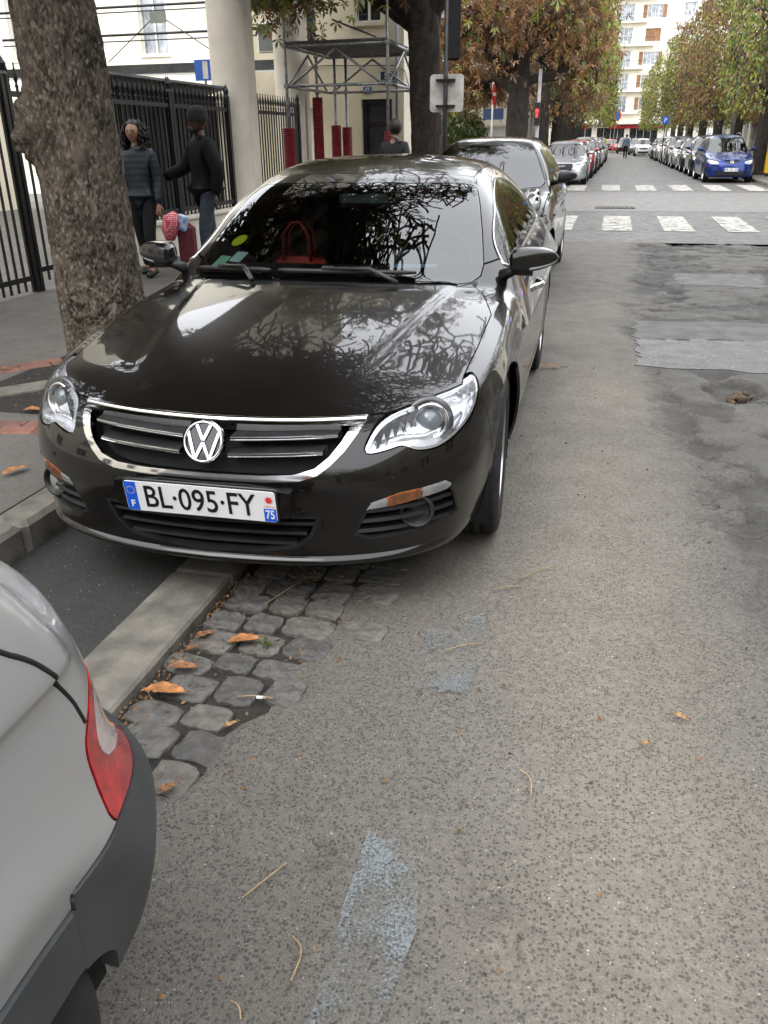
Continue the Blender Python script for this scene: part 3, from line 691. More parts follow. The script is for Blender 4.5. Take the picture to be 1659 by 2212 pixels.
    # waist chrome on the sills
    for sgn in (1,-1):
        ys=np.linspace(.42,2.2,40); P=surf_x(B,ys,np.full(40,.30)); V=[];F=[]
        for p in P:
            for (dx,dz) in ((0,.012),(.006,.008),(.006,-.008),(0,-.012)): V.append((sgn*(p[0]+dx),p[1],p[2]+dz))
        for i in range(39):
            for q in range(3): F.append((i*4+q,i*4+q+1,i*4+5+q,i*4+4+q))
        m=MB(); m.add(V,F); m.build('sill_strip',CHROME,car,True,angle=30)
        for yy in (1.30,2.28):
            p=surf_x(B,[yy],[.80])[0]; P=[(sgn*(p[0]+d),yy-.10+.2*t,.80+.004*t) for t,d in ((0,-.01),(.12,.022),(.3,.034),(.7,.034),(.88,.022),(1,-.01))]
            m=MB(); m.path(P,[.012,.013,.014,.014,.013,.012],8,squash=1.2); m.build('door_handle',CHROME,car,True)
    # chin spoiler
    xs=np.linspace(-.80,.80,60); P=surf_y(B,xs,np.full(60,.215)); V=[];F=[]
    prof=((.012,.026),(-.004,.018),(-.018,.008),(-.024,-.002),(-.016,-.012),(.05,-.024))
    for p in P:
        k=max(0,1-(abs(p[0])/.80)**6)
        for (dy,dz) in prof: V.append((p[0]*(1+.012*k*(dy<0)),p[1]+dy*(.3+.7*k),p[2]+dz+.02*(abs(p[0])/.8)**3))
    n6=len(prof)
    for i in range(59):
        for q in range(n6-1): F.append((i*n6+q,i*n6+n6+q,i*n6+n6+q+1,i*n6+q+1))
    m=MB(); m.add(V,F); m.build('chin_spoiler',PAINT,car,True)
    # parking sensors and washer cover
    for sgn in (1,-1):
        for x,z in ((.33,.47),(.60,.50)):
            p=surf_y(B,[x],[z])[0]; m=MB(); m.lathe([(.010,.0),(.0095,.0015),(0,.0018)],14,(sgn*p[0],p[1],p[2]),(sgn*.15,-1,0)); m.build('parking_sensor',PAINT,car)
        door_mirror(car,sgn,.815,1.025,.69,.985,.062,.085,PAINT)
    # wheels
    W=wheel_mesh(.326,.228); 
    for sgn in (1,-1):
        put_wheel(car,W,(sgn*.772,0,.326),sgn,R(2.5)); put_wheel(car,W,(sgn*.772,2.711,.326),sgn)
    for y0 in (0,2.711): wheel_well(car,B,y0,.322,.385,.50,.87)
    inner_shell(B,CC,car)
    # cabin
    m=MB(); m.prism(chaikin([(.50,.70),(.52,.86),(.62,.915),(.95,.93),(1.1,.88),(1.15,.70)],1),(1.36,0,0),(-.68,0,0),(0,1,0),(0,0,1)); m.build('dashboard',BLACKP,car,True,angle=30)
    m=MB(); m.prism([(1.0,.92),(1.06,.97),(1.14,.97),(1.16,.90)],(.36,0,0),(.20,0,0),(0,1,0),(0,0,1)); m.build('instrument_hood',BLACKP,car)
    m=MB(); a=np.array([0,-.80,.55])/np.linalg.norm([0,-.80,.55]); 
    m.lathe([(.185+.016*math.cos(t),.016*math.sin(t)) for t in np.linspace(0,2*math.pi,9)[:-1]],36,(.37,1.28,.90),a,close=True); m.box((.37,1.27,.89),(.30,.03,.06)); m.build('steering_wheel',BLACKP,car,True)
    for sx in (-.37,.37):
        m=MB(); m.box((sx,1.72,.50),(.50,.52,.16),ch=.05); st=m.build('front_seat',CLOTHK,car)
        m=MB(); m.box((sx,2.02,.83),(.48,.14,.62),rot=Matrix.Rotation(R(-16),3,'X'),ch=.05); m.build('backrest',CLOTHK,st)
        m=MB(); m.box((sx,2.12,1.20),(.26,.09,.15),ch=.035); m.build('headrest',CLOTHK,st)
    m=MB(); m.box((0,2.85,.80),(1.2,.16,.6),rot=Matrix.Rotation(R(-20),3,'X'),ch=.05); m.build('rear_bench',CLOTHK,car)
    m=MB(); m.box((0,1.6,.24),(1.55,2.6,.04)); m.build('cabin_floor',UNDER,car)
    m=MB(); m.box((.02,1.16,1.215),(.25,.045,.075),ch=.02); rv=m.build('rear_view_mirror',PM('mirror_shell',(.16,.17,.17),.4),car)
    m=MB(); m.path([(.02,1.16,1.24),(.02,1.13,1.28)],[.012,.02]); m.build('mirror_stem',BLACKP,rv)
    # rest things stuck inside the screen
    def on_glass(x,y,w,h,mat,name,par,ry=0,disc=False):
        p=surf_z(B,[x],[y],.7)[0]; nrm=B.N(p[None])[0]; q=p-nrm*.006; a=np.cross([0,0,1],nrm); a/=-np.linalg.norm(a); a=-a if a[0]<0 else a; b=np.cross(nrm,a); b=b if b[2]>0 else -b
        m=MB(); P=[(w/2*math.cos(t),h/2*math.sin(t)) for t in np.linspace(0,2*math.pi,25)[:-1]] if disc else [(-w/2,-h/2),(w/2,-h/2),(w/2,h/2),(-w/2,h/2)]
        m.prism(P,-nrm*.0008,q,a,b); return m.build(name,mat,par)
    on_glass(-.565,.66,.078,.088,PM('insurance_green',(.35,.62,.48),.6,emit=None),'paper_slip',wsg); on_glass(-.470,.655,.075,.075,PM('slip_blue',(.55,.68,.78),.6),'paper_slip',wsg)
    on_glass(-.515,.79,.085,.085,PM('sticker_yellow',(.75,.78,.05),.5),'round_sticker',wsg,disc=True)
    m=MB(); m.box((.36,.80,.942),(.20,.10,.004),rz=.1); m.build('blue_leaflet',PM('leaflet_blue',(.02,.16,.55),.5,dirt=(.5,.6,.7),scale=14),car)
    return car,B
# ---------------------------------------------------------------- noise on arrays
def _h(i,j,k,s):
    n=(i*374761393+j*668265263+k*2147483647+s*974711)&0x7fffffff
    n=((n^(n>>13))*1274126177)&0x7fffffff; return ((n^(n>>16))&0xffff)/65535.
def vnoise(p,s=1.,seed=0,oct=1):
    p=np.asarray(p,float); p=p if p.shape[1]==3 else np.concatenate([p,np.zeros((len(p),1))],1)
    r=0;a=1;t=0
    for o in range(oct):
        q=p*s*(2**o); i=np.floor(q).astype(np.int64); f=q-i; f=f*f*(3-2*f); v=0
        for dx in (0,1):
            for dy in (0,1):
                for dz in (0,1):
                    w=(f[:,0] if dx else 1-f[:,0])*(f[:,1] if dy else 1-f[:,1])*(f[:,2] if dz else 1-f[:,2])
                    v=v+w*_h(i[:,0]+dx,i[:,1]+dy,i[:,2]+dz,seed+o)
        r=r+a*v; t+=a; a*=.5
    return r/t
# ---------------------------------------------------------------- ground materials
def asphalt(name,base,dark=.42,agg=115,light=.5,patch=.3,rough=.8,tan=0.,bump=.5,crack=0.,frac=.5,attr=False):
    m=D.materials.new(name); t,N,L,b=nodes(m); MATS[name]=m
    tc=N.new('ShaderNodeTexCoord')
    def noise(sc,det=3,dist=0):
        n=N.new('ShaderNodeTexNoise'); n.inputs['Scale'].default_value=sc; n.inputs['Detail'].default_value=det; n.inputs['Distortion'].default_value=dist; L.new(tc.outputs['Object'],n.inputs['Vector']); return n.outputs['Fac']
    def rng(v,a,bb,c,d):
        r=N.new('ShaderNodeMapRange'); r.inputs['From Min'].default_value=a; r.inputs['From Max'].default_value=bb; r.inputs['To Min'].default_value=c; r.inputs['To Max'].default_value=d; L.new(v,r.inputs['Value']); return r.outputs['Result']
    def math_(op,x,y):
        q=N.new('ShaderNodeMath'); q.operation=op
        for i,v in enumerate((x,y)):
            if hasattr(v,'links'): L.new(v,q.inputs[i])
            else: q.inputs[i].default_value=v
        return q.outputs[0]
    def mix(f,c1,c2):
        q=N.new('ShaderNodeMixRGB'); 
        for i,v in ((0,f),(1,c1),(2,c2)):
            if hasattr(v,'links'): L.new(v,q.inputs[i])
            else: q.inputs[i].default_value=v if i==0 else (*v,1)
        return q.outputs[0]
    vo=N.new('ShaderNodeTexVoronoi'); vo.inputs['Scale'].default_value=agg; vo.inputs['Randomness'].default_value=1
    wv=N.new('ShaderNodeTexNoise'); wv.inputs['Scale'].default_value=agg*.9; L.new(tc.outputs['Object'],wv.inputs['Vector'])
    ad=N.new('ShaderNodeMixRGB'); ad.blend_type='ADD'; ad.inputs[0].default_value=.010; L.new(tc.outputs['Object'],ad.inputs[1]); L.new(wv.outputs['Color'],ad.inputs[2]); L.new(ad.outputs[0],vo.inputs['Vector'])
    sep=N.new('ShaderNodeSeparateColor'); L.new(vo.outputs['Color'],sep.inputs[0])
    pit=math_('MULTIPLY',rng(vo.outputs['Distance'],.30,.46,1,0),rng(sep.outputs[0],frac-.02,frac+.02,1,0))
    spk=math_('MULTIPLY',rng(vo.outputs['Distance'],.2,.3,1,0),rng(sep.outputs[1],.955,.96,0,1))
    big=noise(.9,5,.4); mid=noise(5,4); fine=noise(210,3)
    c=mix(rng(big,.32,.68,0,1),tuple(k*(1-patch) for k in base),tuple(k*(1+patch) for k in base))
    if tan: c=mix(rng(noise(.55,3,.6),.48,.66,0,tan),c,(base[0]*1.55,base[1]*1.42,base[2]*1.18))
    c=mix(rng(mid,.35,.75,0,.35),c,tuple(k*.6 for k in base))
    c=mix(rng(fine,.36,.66,.0,.75),c,tuple(k*1.7 for k in base)); c=mix(rng(noise(38,4),.35,.7,.0,.4),c,tuple(k*.55 for k in base))
    c=mix(rng(sep.outputs[2],0,1,.0,.42),c,tuple(k*.62 for k in base)); c=mix(math_('MULTIPLY',rng(vo.outputs['Distance'],.18,.42,1,0),rng(sep.outputs[1],.6,.95,0,.5)),c,tuple(k*1.75 for k in base))
    c=mix(math_('MULTIPLY',pit,rng(mid,.3,.7,.55,.95)),c,tuple(k*dark for k in base))
    c=mix(math_('MULTIPLY',spk,light),c,(.5,.48,.44))
    hgt=math_('SUBTRACT',math_('MULTIPLY',fine,.5),math_('MULTIPLY',pit,-.25))
    oldm=None
    if attr:          # wear measured per vertex: old worn course, exposed base course, dusty wheel path
        def at(n): q=N.new('ShaderNodeAttribute'); q.attribute_name=n; return q.outputs['Fac']
        def mul(f,c1,k):
            q=N.new('ShaderNodeMixRGB'); q.blend_type='MULTIPLY'; L.new(f,q.inputs[0]); L.new(c1,q.inputs[1]); q.inputs[2].default_value=(*k,1); return q.outputs[0]
        jit=math_('MULTIPLY',math_('SUBTRACT',noise(30,5),.5),1.3)
        oldm=rng(math_('ADD',at('old'),jit),.2,.9,0,1); scm=rng(math_('ADD',at('scab'),jit),.15,.85,0,1)
        c=mul(oldm,c,(.78,.80,.84)); c=mul(scm,c,(.56,.55,.54)); c=mul(at('pale'),c,(1.50,1.47,1.40))
        hgt=math_('SUBTRACT',hgt,math_('MULTIPLY',scm,.8))
    if crack:
        v2=N.new('ShaderNodeTexVoronoi'); v2.feature='DISTANCE_TO_EDGE'; v2.inputs['Scale'].default_value=1.7
        n3=N.new('ShaderNodeTexNoise'); n3.inputs['Scale'].default_value=4; n3.inputs['Detail'].default_value=6; L.new(tc.outputs['Object'],n3.inputs['Vector'])
        a3=N.new('ShaderNodeMixRGB'); a3.blend_type='ADD'; a3.inputs[0].default_value=.55; L.new(tc.outputs['Object'],a3.inputs[1]); L.new(n3.outputs['Color'],a3.inputs[2]); L.new(a3.outputs[0],v2.inputs['Vector'])
        ck=math_('MULTIPLY',rng(v2.outputs['Distance'],.0,.022,1,0),rng(noise(.8,3),.46,.56,0,crack))
        if oldm is not None: ck=math_('MULTIPLY',ck,oldm)
        c=mix(ck,c,(.018,.017,.015)); hgt=math_('SUBTRACT',hgt,math_('MULTIPLY',ck,1.5))
    L.new(c,b.inputs['Base Color'])
    L.new(rng(mid,.3,.7,rough-.12,rough+.08),b.inputs['Roughness']); b.inputs['Specular IOR Level'].default_value=.45
    bp=N.new('ShaderNodeBump'); bp.inputs['Strength'].default_value=bump; bp.inputs['Distance'].default_value=.006; L.new(hgt,bp.inputs['Height']); L.new(bp.outputs[0],b.inputs['Normal'])
    return m
ROADM=asphalt('road_asphalt',(.112,.102,.087),.36,120,.4,.32,.74,.65,1.0,1.0,.55,True)
OLDM=asphalt('old_asphalt',(.092,.088,.081),.40,95,1.0,.34,.58,.45,1.0,1.0,.5)
PARKM=asphalt('parking_asphalt',(.034,.033,.031),.5,100,.5,.28,.8,.0,.5,.0)
WALKM=asphalt('pavement_asphalt',(.112,.102,.090),.75,140,.2,.26,.85,.15,.3,.25)
SCAB=asphalt('exposed_base_course',(.072,.067,.060),.30,70,1.2,.35,.6,.3,1.0,.6,.6)
COARSE=asphalt('coarse_patch',(.082,.079,.075),.30,46,2.0,.15,.42,0,1.0,.0,.6)
PATCHM=asphalt('patch_asphalt',(.074,.071,.066),.6,120,.5,.22,.62,.2,.6,.5)
SMOOTHP=asphalt('smooth_patch',(.140,.134,.125),.7,160,.2,.14,.7,0,.25,0)
CONC=PM('kerb_concrete',(.165,.150,.124),.85,0,.25,9,.5,90,dirt=(.075,.069,.058),detail=9)
SOIL=PM('joint_soil',(.022,.018,.014),.95,0,.35,25,.8,70)
def paint_mark(name,col,wear=.5,sc=55,amax=1.):
    m=D.materials.new(name); m.use_nodes=True; t=m.node_tree; N,L=t.nodes,t.links; b=N['Principled BSDF']; b.inputs['Base Color'].default_value=(*col,1); b.inputs['Roughness'].default_value=.7
    tc=N.new('ShaderNodeTexCoord'); n=N.new('ShaderNodeTexNoise'); n.inputs['Scale'].default_value=sc; n.inputs['Detail'].default_value=5; n.inputs['Roughness'].default_value=.7; L.new(tc.outputs['Object'],n.inputs['Vector'])
    n2=N.new('ShaderNodeTexNoise'); n2.inputs['Scale'].default_value=5; n2.inputs['Detail'].default_value=4; L.new(tc.outputs['Object'],n2.inputs['Vector'])
    s=N.new('ShaderNodeMath'); s.operation='ADD'; L.new(n.outputs['Fac'],s.inputs[0]); L.new(n2.outputs['Fac'],s.inputs[1])
    r=N.new('ShaderNodeMapRange'); r.inputs['From Min'].default_value=.52+wear; r.inputs['From Max'].default_value=.72+wear; r.inputs['To Min'].default_value=0; r.inputs['To Max'].default_value=amax
    L.new(s.outputs[0],r.inputs['Value']); tr=N.new('ShaderNodeBsdfTransparent'); mx=N.new('ShaderNodeMixShader'); o=N['Material Output']
    L.new(r.outputs['Result'],mx.inputs[0]); L.new(tr.outputs[0],mx.inputs[1]); L.new(b.outputs[0],mx.inputs[2]); L.new(mx.outputs[0],o.inputs[0]); return m
ZEBRA=paint_mark('worn_white_paint',(.40,.385,.345),.28,16)
BLUEMARK=paint_mark('worn_blue_paint',(.19,.215,.225),.42,150,.8); BLUEFAINT=paint_mark('faint_blue_paint',(.17,.19,.195),.44,150,.55)
def structure(o): return tag(o,kind='structure')
KX=-2.12; KR=4.85; X_Y0,X_Y1=20.5,27.2      # kerb lines, cross street
# ---------------------------------------------------------------- ground, road
def street():
    structure(obj('ground',[(-500,-300,-.12),(500,-300,-.12),(500,700,-.12),(-500,700,-.12)],[(0,1,2,3)],PM('earth',(.12,.11,.09),.95)))
    gx=np.arange(-1.222,3.2+1e-6,.035); gy=np.arange(-.6,14.0,.035); X,Y=np.meshgrid(gx,gy,indexing='ij'); p=np.stack([X.ravel(),Y.ravel()],1)
    z=.006*(vnoise(p,.9,3,3)-.5)
    xo=np.interp(p[:,1],[0,2.2,4,6],[.62,.55,.30,.22]); old=np.clip((p[:,0]-xo+.5*(vnoise(p,.8,9,3)-.5))*4,0,1); rel=np.clip((p[:,1]-1.0)*.35,.25,1)
    # old surface: broken top course, scabbed edges
    n=vnoise(p*[1,.7],2.6,21,4); z=z-old*rel*.030*np.clip((.50-n)*16,0,1)-old*rel*.020*np.clip((.47-vnoise(p,4.1,27,4))*16,0,1)+old*.014*(vnoise(p,9,5,2)-.5)
    pot=np.zeros(len(p))
    for (cx,cy,rx,ry,dp) in ((.86,5.55,.20,.28,.05),(.62,13.2,.16,.12,.03),(1.55,4.3,.3,.2,.02),(-.12,1.28,.07,.05,.014),(-.50,1.33,.05,.06,.012)):
        d=np.hypot((p[:,0]-cx)/rx,(p[:,1]-cy)/ry)+.5*(vnoise(p,7,31,3)-.5); z-=dp*np.clip((1-d)*3,0,1); pot=np.maximum(pot,np.clip((1.05-d)*3,0,1)*(1 if dp>.018 else .35))
    # repairs are bedded flush, so the old course is level under and beside them
    def near(x0,y0,y1): return np.clip(1-np.maximum(np.maximum(x0-p[:,0],0),np.maximum(np.maximum(y0-p[:,1],p[:,1]-y1),0))/.10,0,1)
    z=z*(1-np.maximum(near(.28,6.0,7.95),near(.74,9.78,10.8)*(p[:,0]<1.8)))
    # worn edge of the tarmac against the cobbles
    ed=-.97+.14*np.clip(p[:,1]-1.6,0,.7)/.7+.20*vnoise(p,4.5,44,3); yb=1.36+.16*vnoise(p,6,45,2); z=z-.03*np.clip((ed-p[:,0])/.035,0,1)*np.clip((p[:,1]-yb)/.05,0,1)
    nx,ny=len(gx),len(gy); V=np.column_stack([p,z]); i,j=np.meshgrid(np.arange(nx-1),np.arange(ny-1),indexing='ij'); a=(i*ny+j).ravel()
    F=np.stack([a,a+ny,a+ny+1,a+1],1)
    o=structure(obj('road',V,F,ROADM,None,True))
    n2=vnoise(p*[1,.7],2.6,21,4); n3=vnoise(p,4.1,27,4); scab=np.clip((.49-np.minimum(n2-.0,n3+.03))*14,0,1)*old*np.clip((p[:,1]-2.2)*.8,0,1); scab=np.maximum(scab,pot)
    xc=np.interp(p[:,1],[0,1.5,3,6,9],[.32,.22,.06,.0,-.02]); pale=np.exp(-((p[:,0]-xc)/.36)**2)*np.clip((10-p[:,1])/3,0,1)*(.35+1.0*vnoise(p,.9,71,3))
    for nm,val in (('old',old),('scab',scab),('pale',np.clip(pale,0,1))): at=o.data.attributes.new(nm,'FLOAT','POINT'); at.data.foreach_set('value',val.astype(np.float32))
    yE,xE,y0=gy[-1],gx[-1],gy[0]
    def sheet(name,x0,x1,ya,yb,m,z=0.):
        return structure(obj(name,[(x0,ya,z),(x1,ya,z),(x1,yb,z),(x0,yb,z)],[(0,1,2,3)],m))
    sheet('road',xE,KR,y0,yE,OLDM); sheet('road',-.80,KR,yE,260,OLDM); sheet('road',-1.22,KR,-60,y0,OLDM)
    sheet('road',-2.12,-.80,7.4,260,ROADM); sheet('parking_strip',KX,-1.46,-60,7.4,PARKM)
    sheet('cross_street',KR,90,X_Y0,X_Y1,SMOOTHP); sheet('cross_street',-90,KX,X_Y0,X_Y1,SMOOTHP); sheet('cross_street',-2.0,KR,20.2,27.4,SMOOTHP,.004)
    g=sheet('gutter',-1.22,-.66,1.15,7.4,SOIL,-.008)
    # cobbles laid in rows beside the flush kerb
    COB=[PM('cobble_%s'%k,c,.72,0,.25,22,.8,60,dirt=d,detail=9) for k,c,d in (('dusty_grey',(.098,.092,.083),(.050,.046,.041)),('warm_grey',(.118,.106,.092),(.060,.052,.044)),('dark',(.075,.071,.066),(.040,.037,.033)))]
    rr=random.Random(5); y=1.38; row=0
    while y<3.35:
        h=rr.uniform(.095,.132); x=-1.215+rr.uniform(-.01,.02)+(.04 if row%2 else 0); lim=-.89+.10*min(1,max(0,(y-1.35)/.7))+.05*math.sin(y*3.1)+rr.uniform(-.03,.06)
        if row%3==1:
            pass
        while x<lim:
            w=rr.uniform(.11,.178)
            cx,cy=x+w/2,y+h/2+rr.uniform(-.012,.012)+.10*(x+1.2); n=18; P=[]
            ex=rr.uniform(4.5,9.0); ph=rr.uniform(0,6)
            for k in range(n):
                t=2*math.pi*k/n; c_,s_=math.cos(t),math.sin(t); q=(abs(c_)**ex+abs(s_)**ex)**(-1/ex); jj=1+rr.uniform(-.06,.05)
                P.append((q*c_*w*.50*jj,q*s_*h*.50*jj))
            zt=rr.uniform(-.002,.007); V=[];F=[]
            tx,ty=rr.uniform(-.04,.04),rr.uniform(-.04,.04)
            for (sc,dz) in ((1.0,-.04),(1.0,-.007),(.975,-.001),(.82,.0008),(.42,.0012)):
                for (a_,b_) in P: V.append((a_*sc,b_*sc,zt+dz+a_*tx+b_*ty+(rr.uniform(-.003,.003) if sc<1 else 0)))
            for r_ in range(4):
                for k in range(n): F.append((r_*n+k,r_*n+(k+1)%n,r_*n+n+(k+1)%n,r_*n+n+k))
            F.append(tuple(range(4*n,5*n)))
            obj('cobble',V,F,COB[rr.choice([0,0,1,1,2])],g,False,None,(cx,cy,.001),rr.uniform(-.05,.05)-.10)
            x+=w+rr.uniform(.004,.016)
        y+=h+rr.uniform(.004,.016); row+=1
    g.location.z=0
    # flush kerb and upstand kerb, one stone after the other
    def kerb(name,x0,x1,ya,yb,ztop,zb,step,parent,ch=.012):
        y=ya
        while y<yb:
            l=min(step,yb-y); m=MB(); m.box((0,0,(ztop+zb)/2),(x1-x0,l-.008,ztop-zb),ch=ch); m.build('kerb_stone',CONC,parent,loc=((x0+x1)/2+rr.uniform(-.003,.003),y+l/2,rr.uniform(-.002,.002)),rz=rr.uniform(-.002,.002)); y+=step
    fk=structure(obj('flush_kerb',[(-1.46,-4,-.02),(-1.22,-4,-.02),(-1.22,7.4,-.02),(-1.46,7.4,-.02)],[(0,1,2,3)],SOIL)); kerb('k',-1.455,-1.225,-.55,3.5,.028,-.05,1.0,fk,.01)
    def pavement(x0,x1,ya,yb,name='pavement'):
        return structure(obj(name,[(x0,ya,.115),(x1,ya,.115),(x1,yb,.115),(x0,yb,.115)],[(0,1,2,3)],WALKM))
    wl=pavement(-60,KX-.17,-60,X_Y0); wl2=pavement(-60,KX-.17,X_Y1,260); wr=pavement(KR+.17,60,-60,X_Y0); wr2=pavement(KR+.17,60,X_Y1,260)
    kerb('k',KX-.17,KX,-.5,X_Y0,.125,-.05,1.0,wl,.02); kerb('k',KX-.17,KX,X_Y1,46,.125,-.05,2.0,wl2,.02)
    kerb('k',KR,KR+.17,X_Y1,60,.125,-.05,1.0,wr2,.02)
    for (x0,x1,ya,yb) in ((KX-.17,KX,46,260),(KR,KR+.17,60,260),(KR,KR+.17,-60,X_Y0),(KX-.17,KX,-60,-.5)):
        m=MB(); m.box(((x0+x1)/2,(ya+yb)/2,.04),(x1-x0,yb-ya,.17),ch=.02); m.build('kerb',CONC,wl2)
    # brick edging of the tree pit and the pit itself
    BR=[PM('brick_%d'%k,c,.85,0,.25,20,.4,80,dirt=d) for k,(c,d) in enumerate((((.20,.085,.06),(.11,.06,.045)),((.16,.075,.058),(.09,.055,.045)),((.23,.10,.07),(.14,.07,.05))))]
    def bricks(p0,p1,rows,parent):
        p0=np.array(p0);p1=np.array(p1); d=p1-p0; Ln=np.linalg.norm(d); d/=Ln; t=np.array([-d[1],d[0]]); a=math.atan2(d[1],d[0])
        for r_ in range(rows):
            s=.0 if r_%2==0 else -.10
            while s<Ln:
                m=MB(); c=p0+d*(s+.1)+t*(r_*.108+.05); m.box((0,0,0),(.192,.10,.06),ch=.006); m.build('brick',BR[rr.randrange(3)],parent,loc=(c[0],c[1],.092+rr.uniform(-.002,.003)),rz=a+rr.uniform(-.015,.015)); s+=.203
    bricks((-4.6,3.55),(-3.50,4.86),2,wl); bricks((-3.60,3.35),(-2.50,3.55),2,wl)
    m=MB(); m.box((0,0,0),(1.0,.14,.10),ch=.02); m.build('kerb_stone',CONC,wl,loc=(-3.42,4.12,.10),rz=R(50))
    pit=structure(obj('tree_pit',[(-3.65,3.8,.118),(-2.40,3.8,.118),(-2.40,5.7,.118),(-3.65,5.7,.118)],[(0,1,2,3)],SOIL))
    # repairs in the carriageway
    def patch(P,m,z,jit=.02,seed=1,name='road_patch'):
        q=random.Random(seed); P=chaikin(P,0); out=[]
        for a,b in zip(P,np.roll(P,-1,0)):
            for k in range(14): u=k/14; c=a*(1-u)+b*u; out.append((c[0]+q.uniform(-jit,jit),c[1]+q.uniform(-jit,jit)))
        mb=MB(); mb.prism(out,(0,0,-.03),(0,0,z),(1,0,0),(0,1,0)); return structure(mb.build(name,m))
    patch([(.30,6.05),(3.0,6.05),(3.0,7.05),(1.5,7.1),(.9,7.02),(.32,6.95)],COARSE,.0045,.045,1); patch([(.28,6.97),(1.55,7.12),(3.0,6.8),(3.0,7.9),(.30,7.72)],PATCHM,.003,.03,2)
    patch([(.75,9.9),(1.7,9.8),(1.75,10.8),(.80,10.7)],PATCHM,.003,.05,3)
    def mark(x0,x1,ya,yb,m,z=.010,sk=0,name='crossing_stripe',jit=.012):
        q=random.Random(int(1000*(x0+5)+ya*7)); P=[]
        for (a,b) in (((x0,ya),(x1,ya)),((x1,ya),(x1+sk,yb)),((x1+sk,yb),(x0+sk,yb)),((x0+sk,yb),(x0,ya))):
            for k in range(8): u=k/8; P.append((a[0]*(1-u)+b[0]*u+q.uniform(-jit,jit),a[1]*(1-u)+b[1]*u+q.uniform(-jit,jit),z))
        return structure(obj(name,P,[tuple(range(len(P)))],m))
    for k in range(6): mark(-1.16+1.045*k,-.64+1.045*k,15.75,18.85,ZEBRA)
    for k in range(7): mark(-1.42+1.08*k,-.84+1.08*k,28.3,31.8,ZEBRA)
    mark(-.395,-.25,.45,1.40,BLUEMARK,.012,-.015,'parking_mark',.02); mark(-.44,-.29,1.98,2.42,BLUEFAINT,.011,.0,'parking_mark',.02)
    # gully of setts across the junction
    gl=structure(obj('drain_channel',[(-.35,20.9,.008),(.55,20.9,.008),(.55,21.5,.008),(-.35,21.5,.008)],[(0,1,2,3)],SOIL))
    for i in range(9):
        for j in range(3): m=MB(); m.box((0,0,0),(.088,.17,.03),ch=.01); m.build('sett',COB[(i+j)%3],gl,loc=(-.30+.1*i,21.0+.2*j,.012))
# ---------------------------------------------------------------- trees
def bark_mat(name,c1,c2,c3,sc=1.):
    m=D.materials.new(name); t,N,L,b=nodes(m); MATS[name]=m; tc=N.new('ShaderNodeTexCoord')
    mp=N.new('ShaderNodeMapping'); mp.inputs['Scale'].default_value=(1,1,.55); L.new(tc.outputs['Object'],mp.inputs['Vector'])
    n=N.new('ShaderNodeTexNoise'); n.inputs['Scale'].default_value=9*sc; n.inputs['Detail'].default_value=9; n.inputs['Roughness'].default_value=.65; L.new(mp.outputs[0],n.inputs['Vector'])
    ad=N.new('ShaderNodeMixRGB'); ad.blend_type='ADD'; ad.inputs[0].default_value=.06; L.new(mp.outputs[0],ad.inputs[1]); L.new(n.outputs['Color'],ad.inputs[2])
    v=N.new('ShaderNodeTexVoronoi'); v.inputs['Scale'].default_value=75*sc; L.new(ad.outputs[0],v.inputs['Vector'])
    r=N.new('ShaderNodeValToRGB'); e=r.color_ramp.elements; e[0].position=.34; e[0].color=(*c1,1); e[1].position=.70; e[1].color=(*c2,1); L.new(n.outputs['Fac'],r.inputs['Fac'])
    sp=N.new('ShaderNodeSeparateColor'); L.new(v.outputs['Color'],sp.inputs[0]); mr=N.new('ShaderNodeMapRange'); mr.inputs['From Min'].default_value=.62; mr.inputs['From Max'].default_value=1.; mr.inputs['To Max'].default_value=.65; L.new(sp.outputs[0],mr.inputs['Value'])
    mx=N.new('ShaderNodeMixRGB'); mx.inputs[2].default_value=(*c3,1); L.new(mr.outputs[0],mx.inputs[0]); L.new(r.outputs[0],mx.inputs[1]); L.new(mx.outputs[0],b.inputs['Base Color'])
    b.inputs['Roughness'].default_value=.9; b.inputs['Specular IOR Level'].default_value=.25
    hh=N.new('ShaderNodeMath'); hh.operation='ADD'; L.new(sp.outputs[0],hh.inputs[0]); L.new(n.outputs['Fac'],hh.inputs[1])
    bp=N.new('ShaderNodeBump'); bp.inputs['Strength'].default_value=1.0; bp.inputs['Distance'].default_value=.02; L.new(hh.outputs[0],bp.inputs['Height']); L.new(bp.outputs[0],b.inputs['Normal']); return m
BARK=bark_mat('chestnut_bark',(.022,.018,.014),(.170,.136,.102),(.27,.23,.19)); BARKD=bark_mat('dark_bark',(.022,.019,.016),(.07,.058,.047),(.085,.072,.06))
TWIG=PM('twig_bark',(.045,.038,.032),.9,0,.3,10)
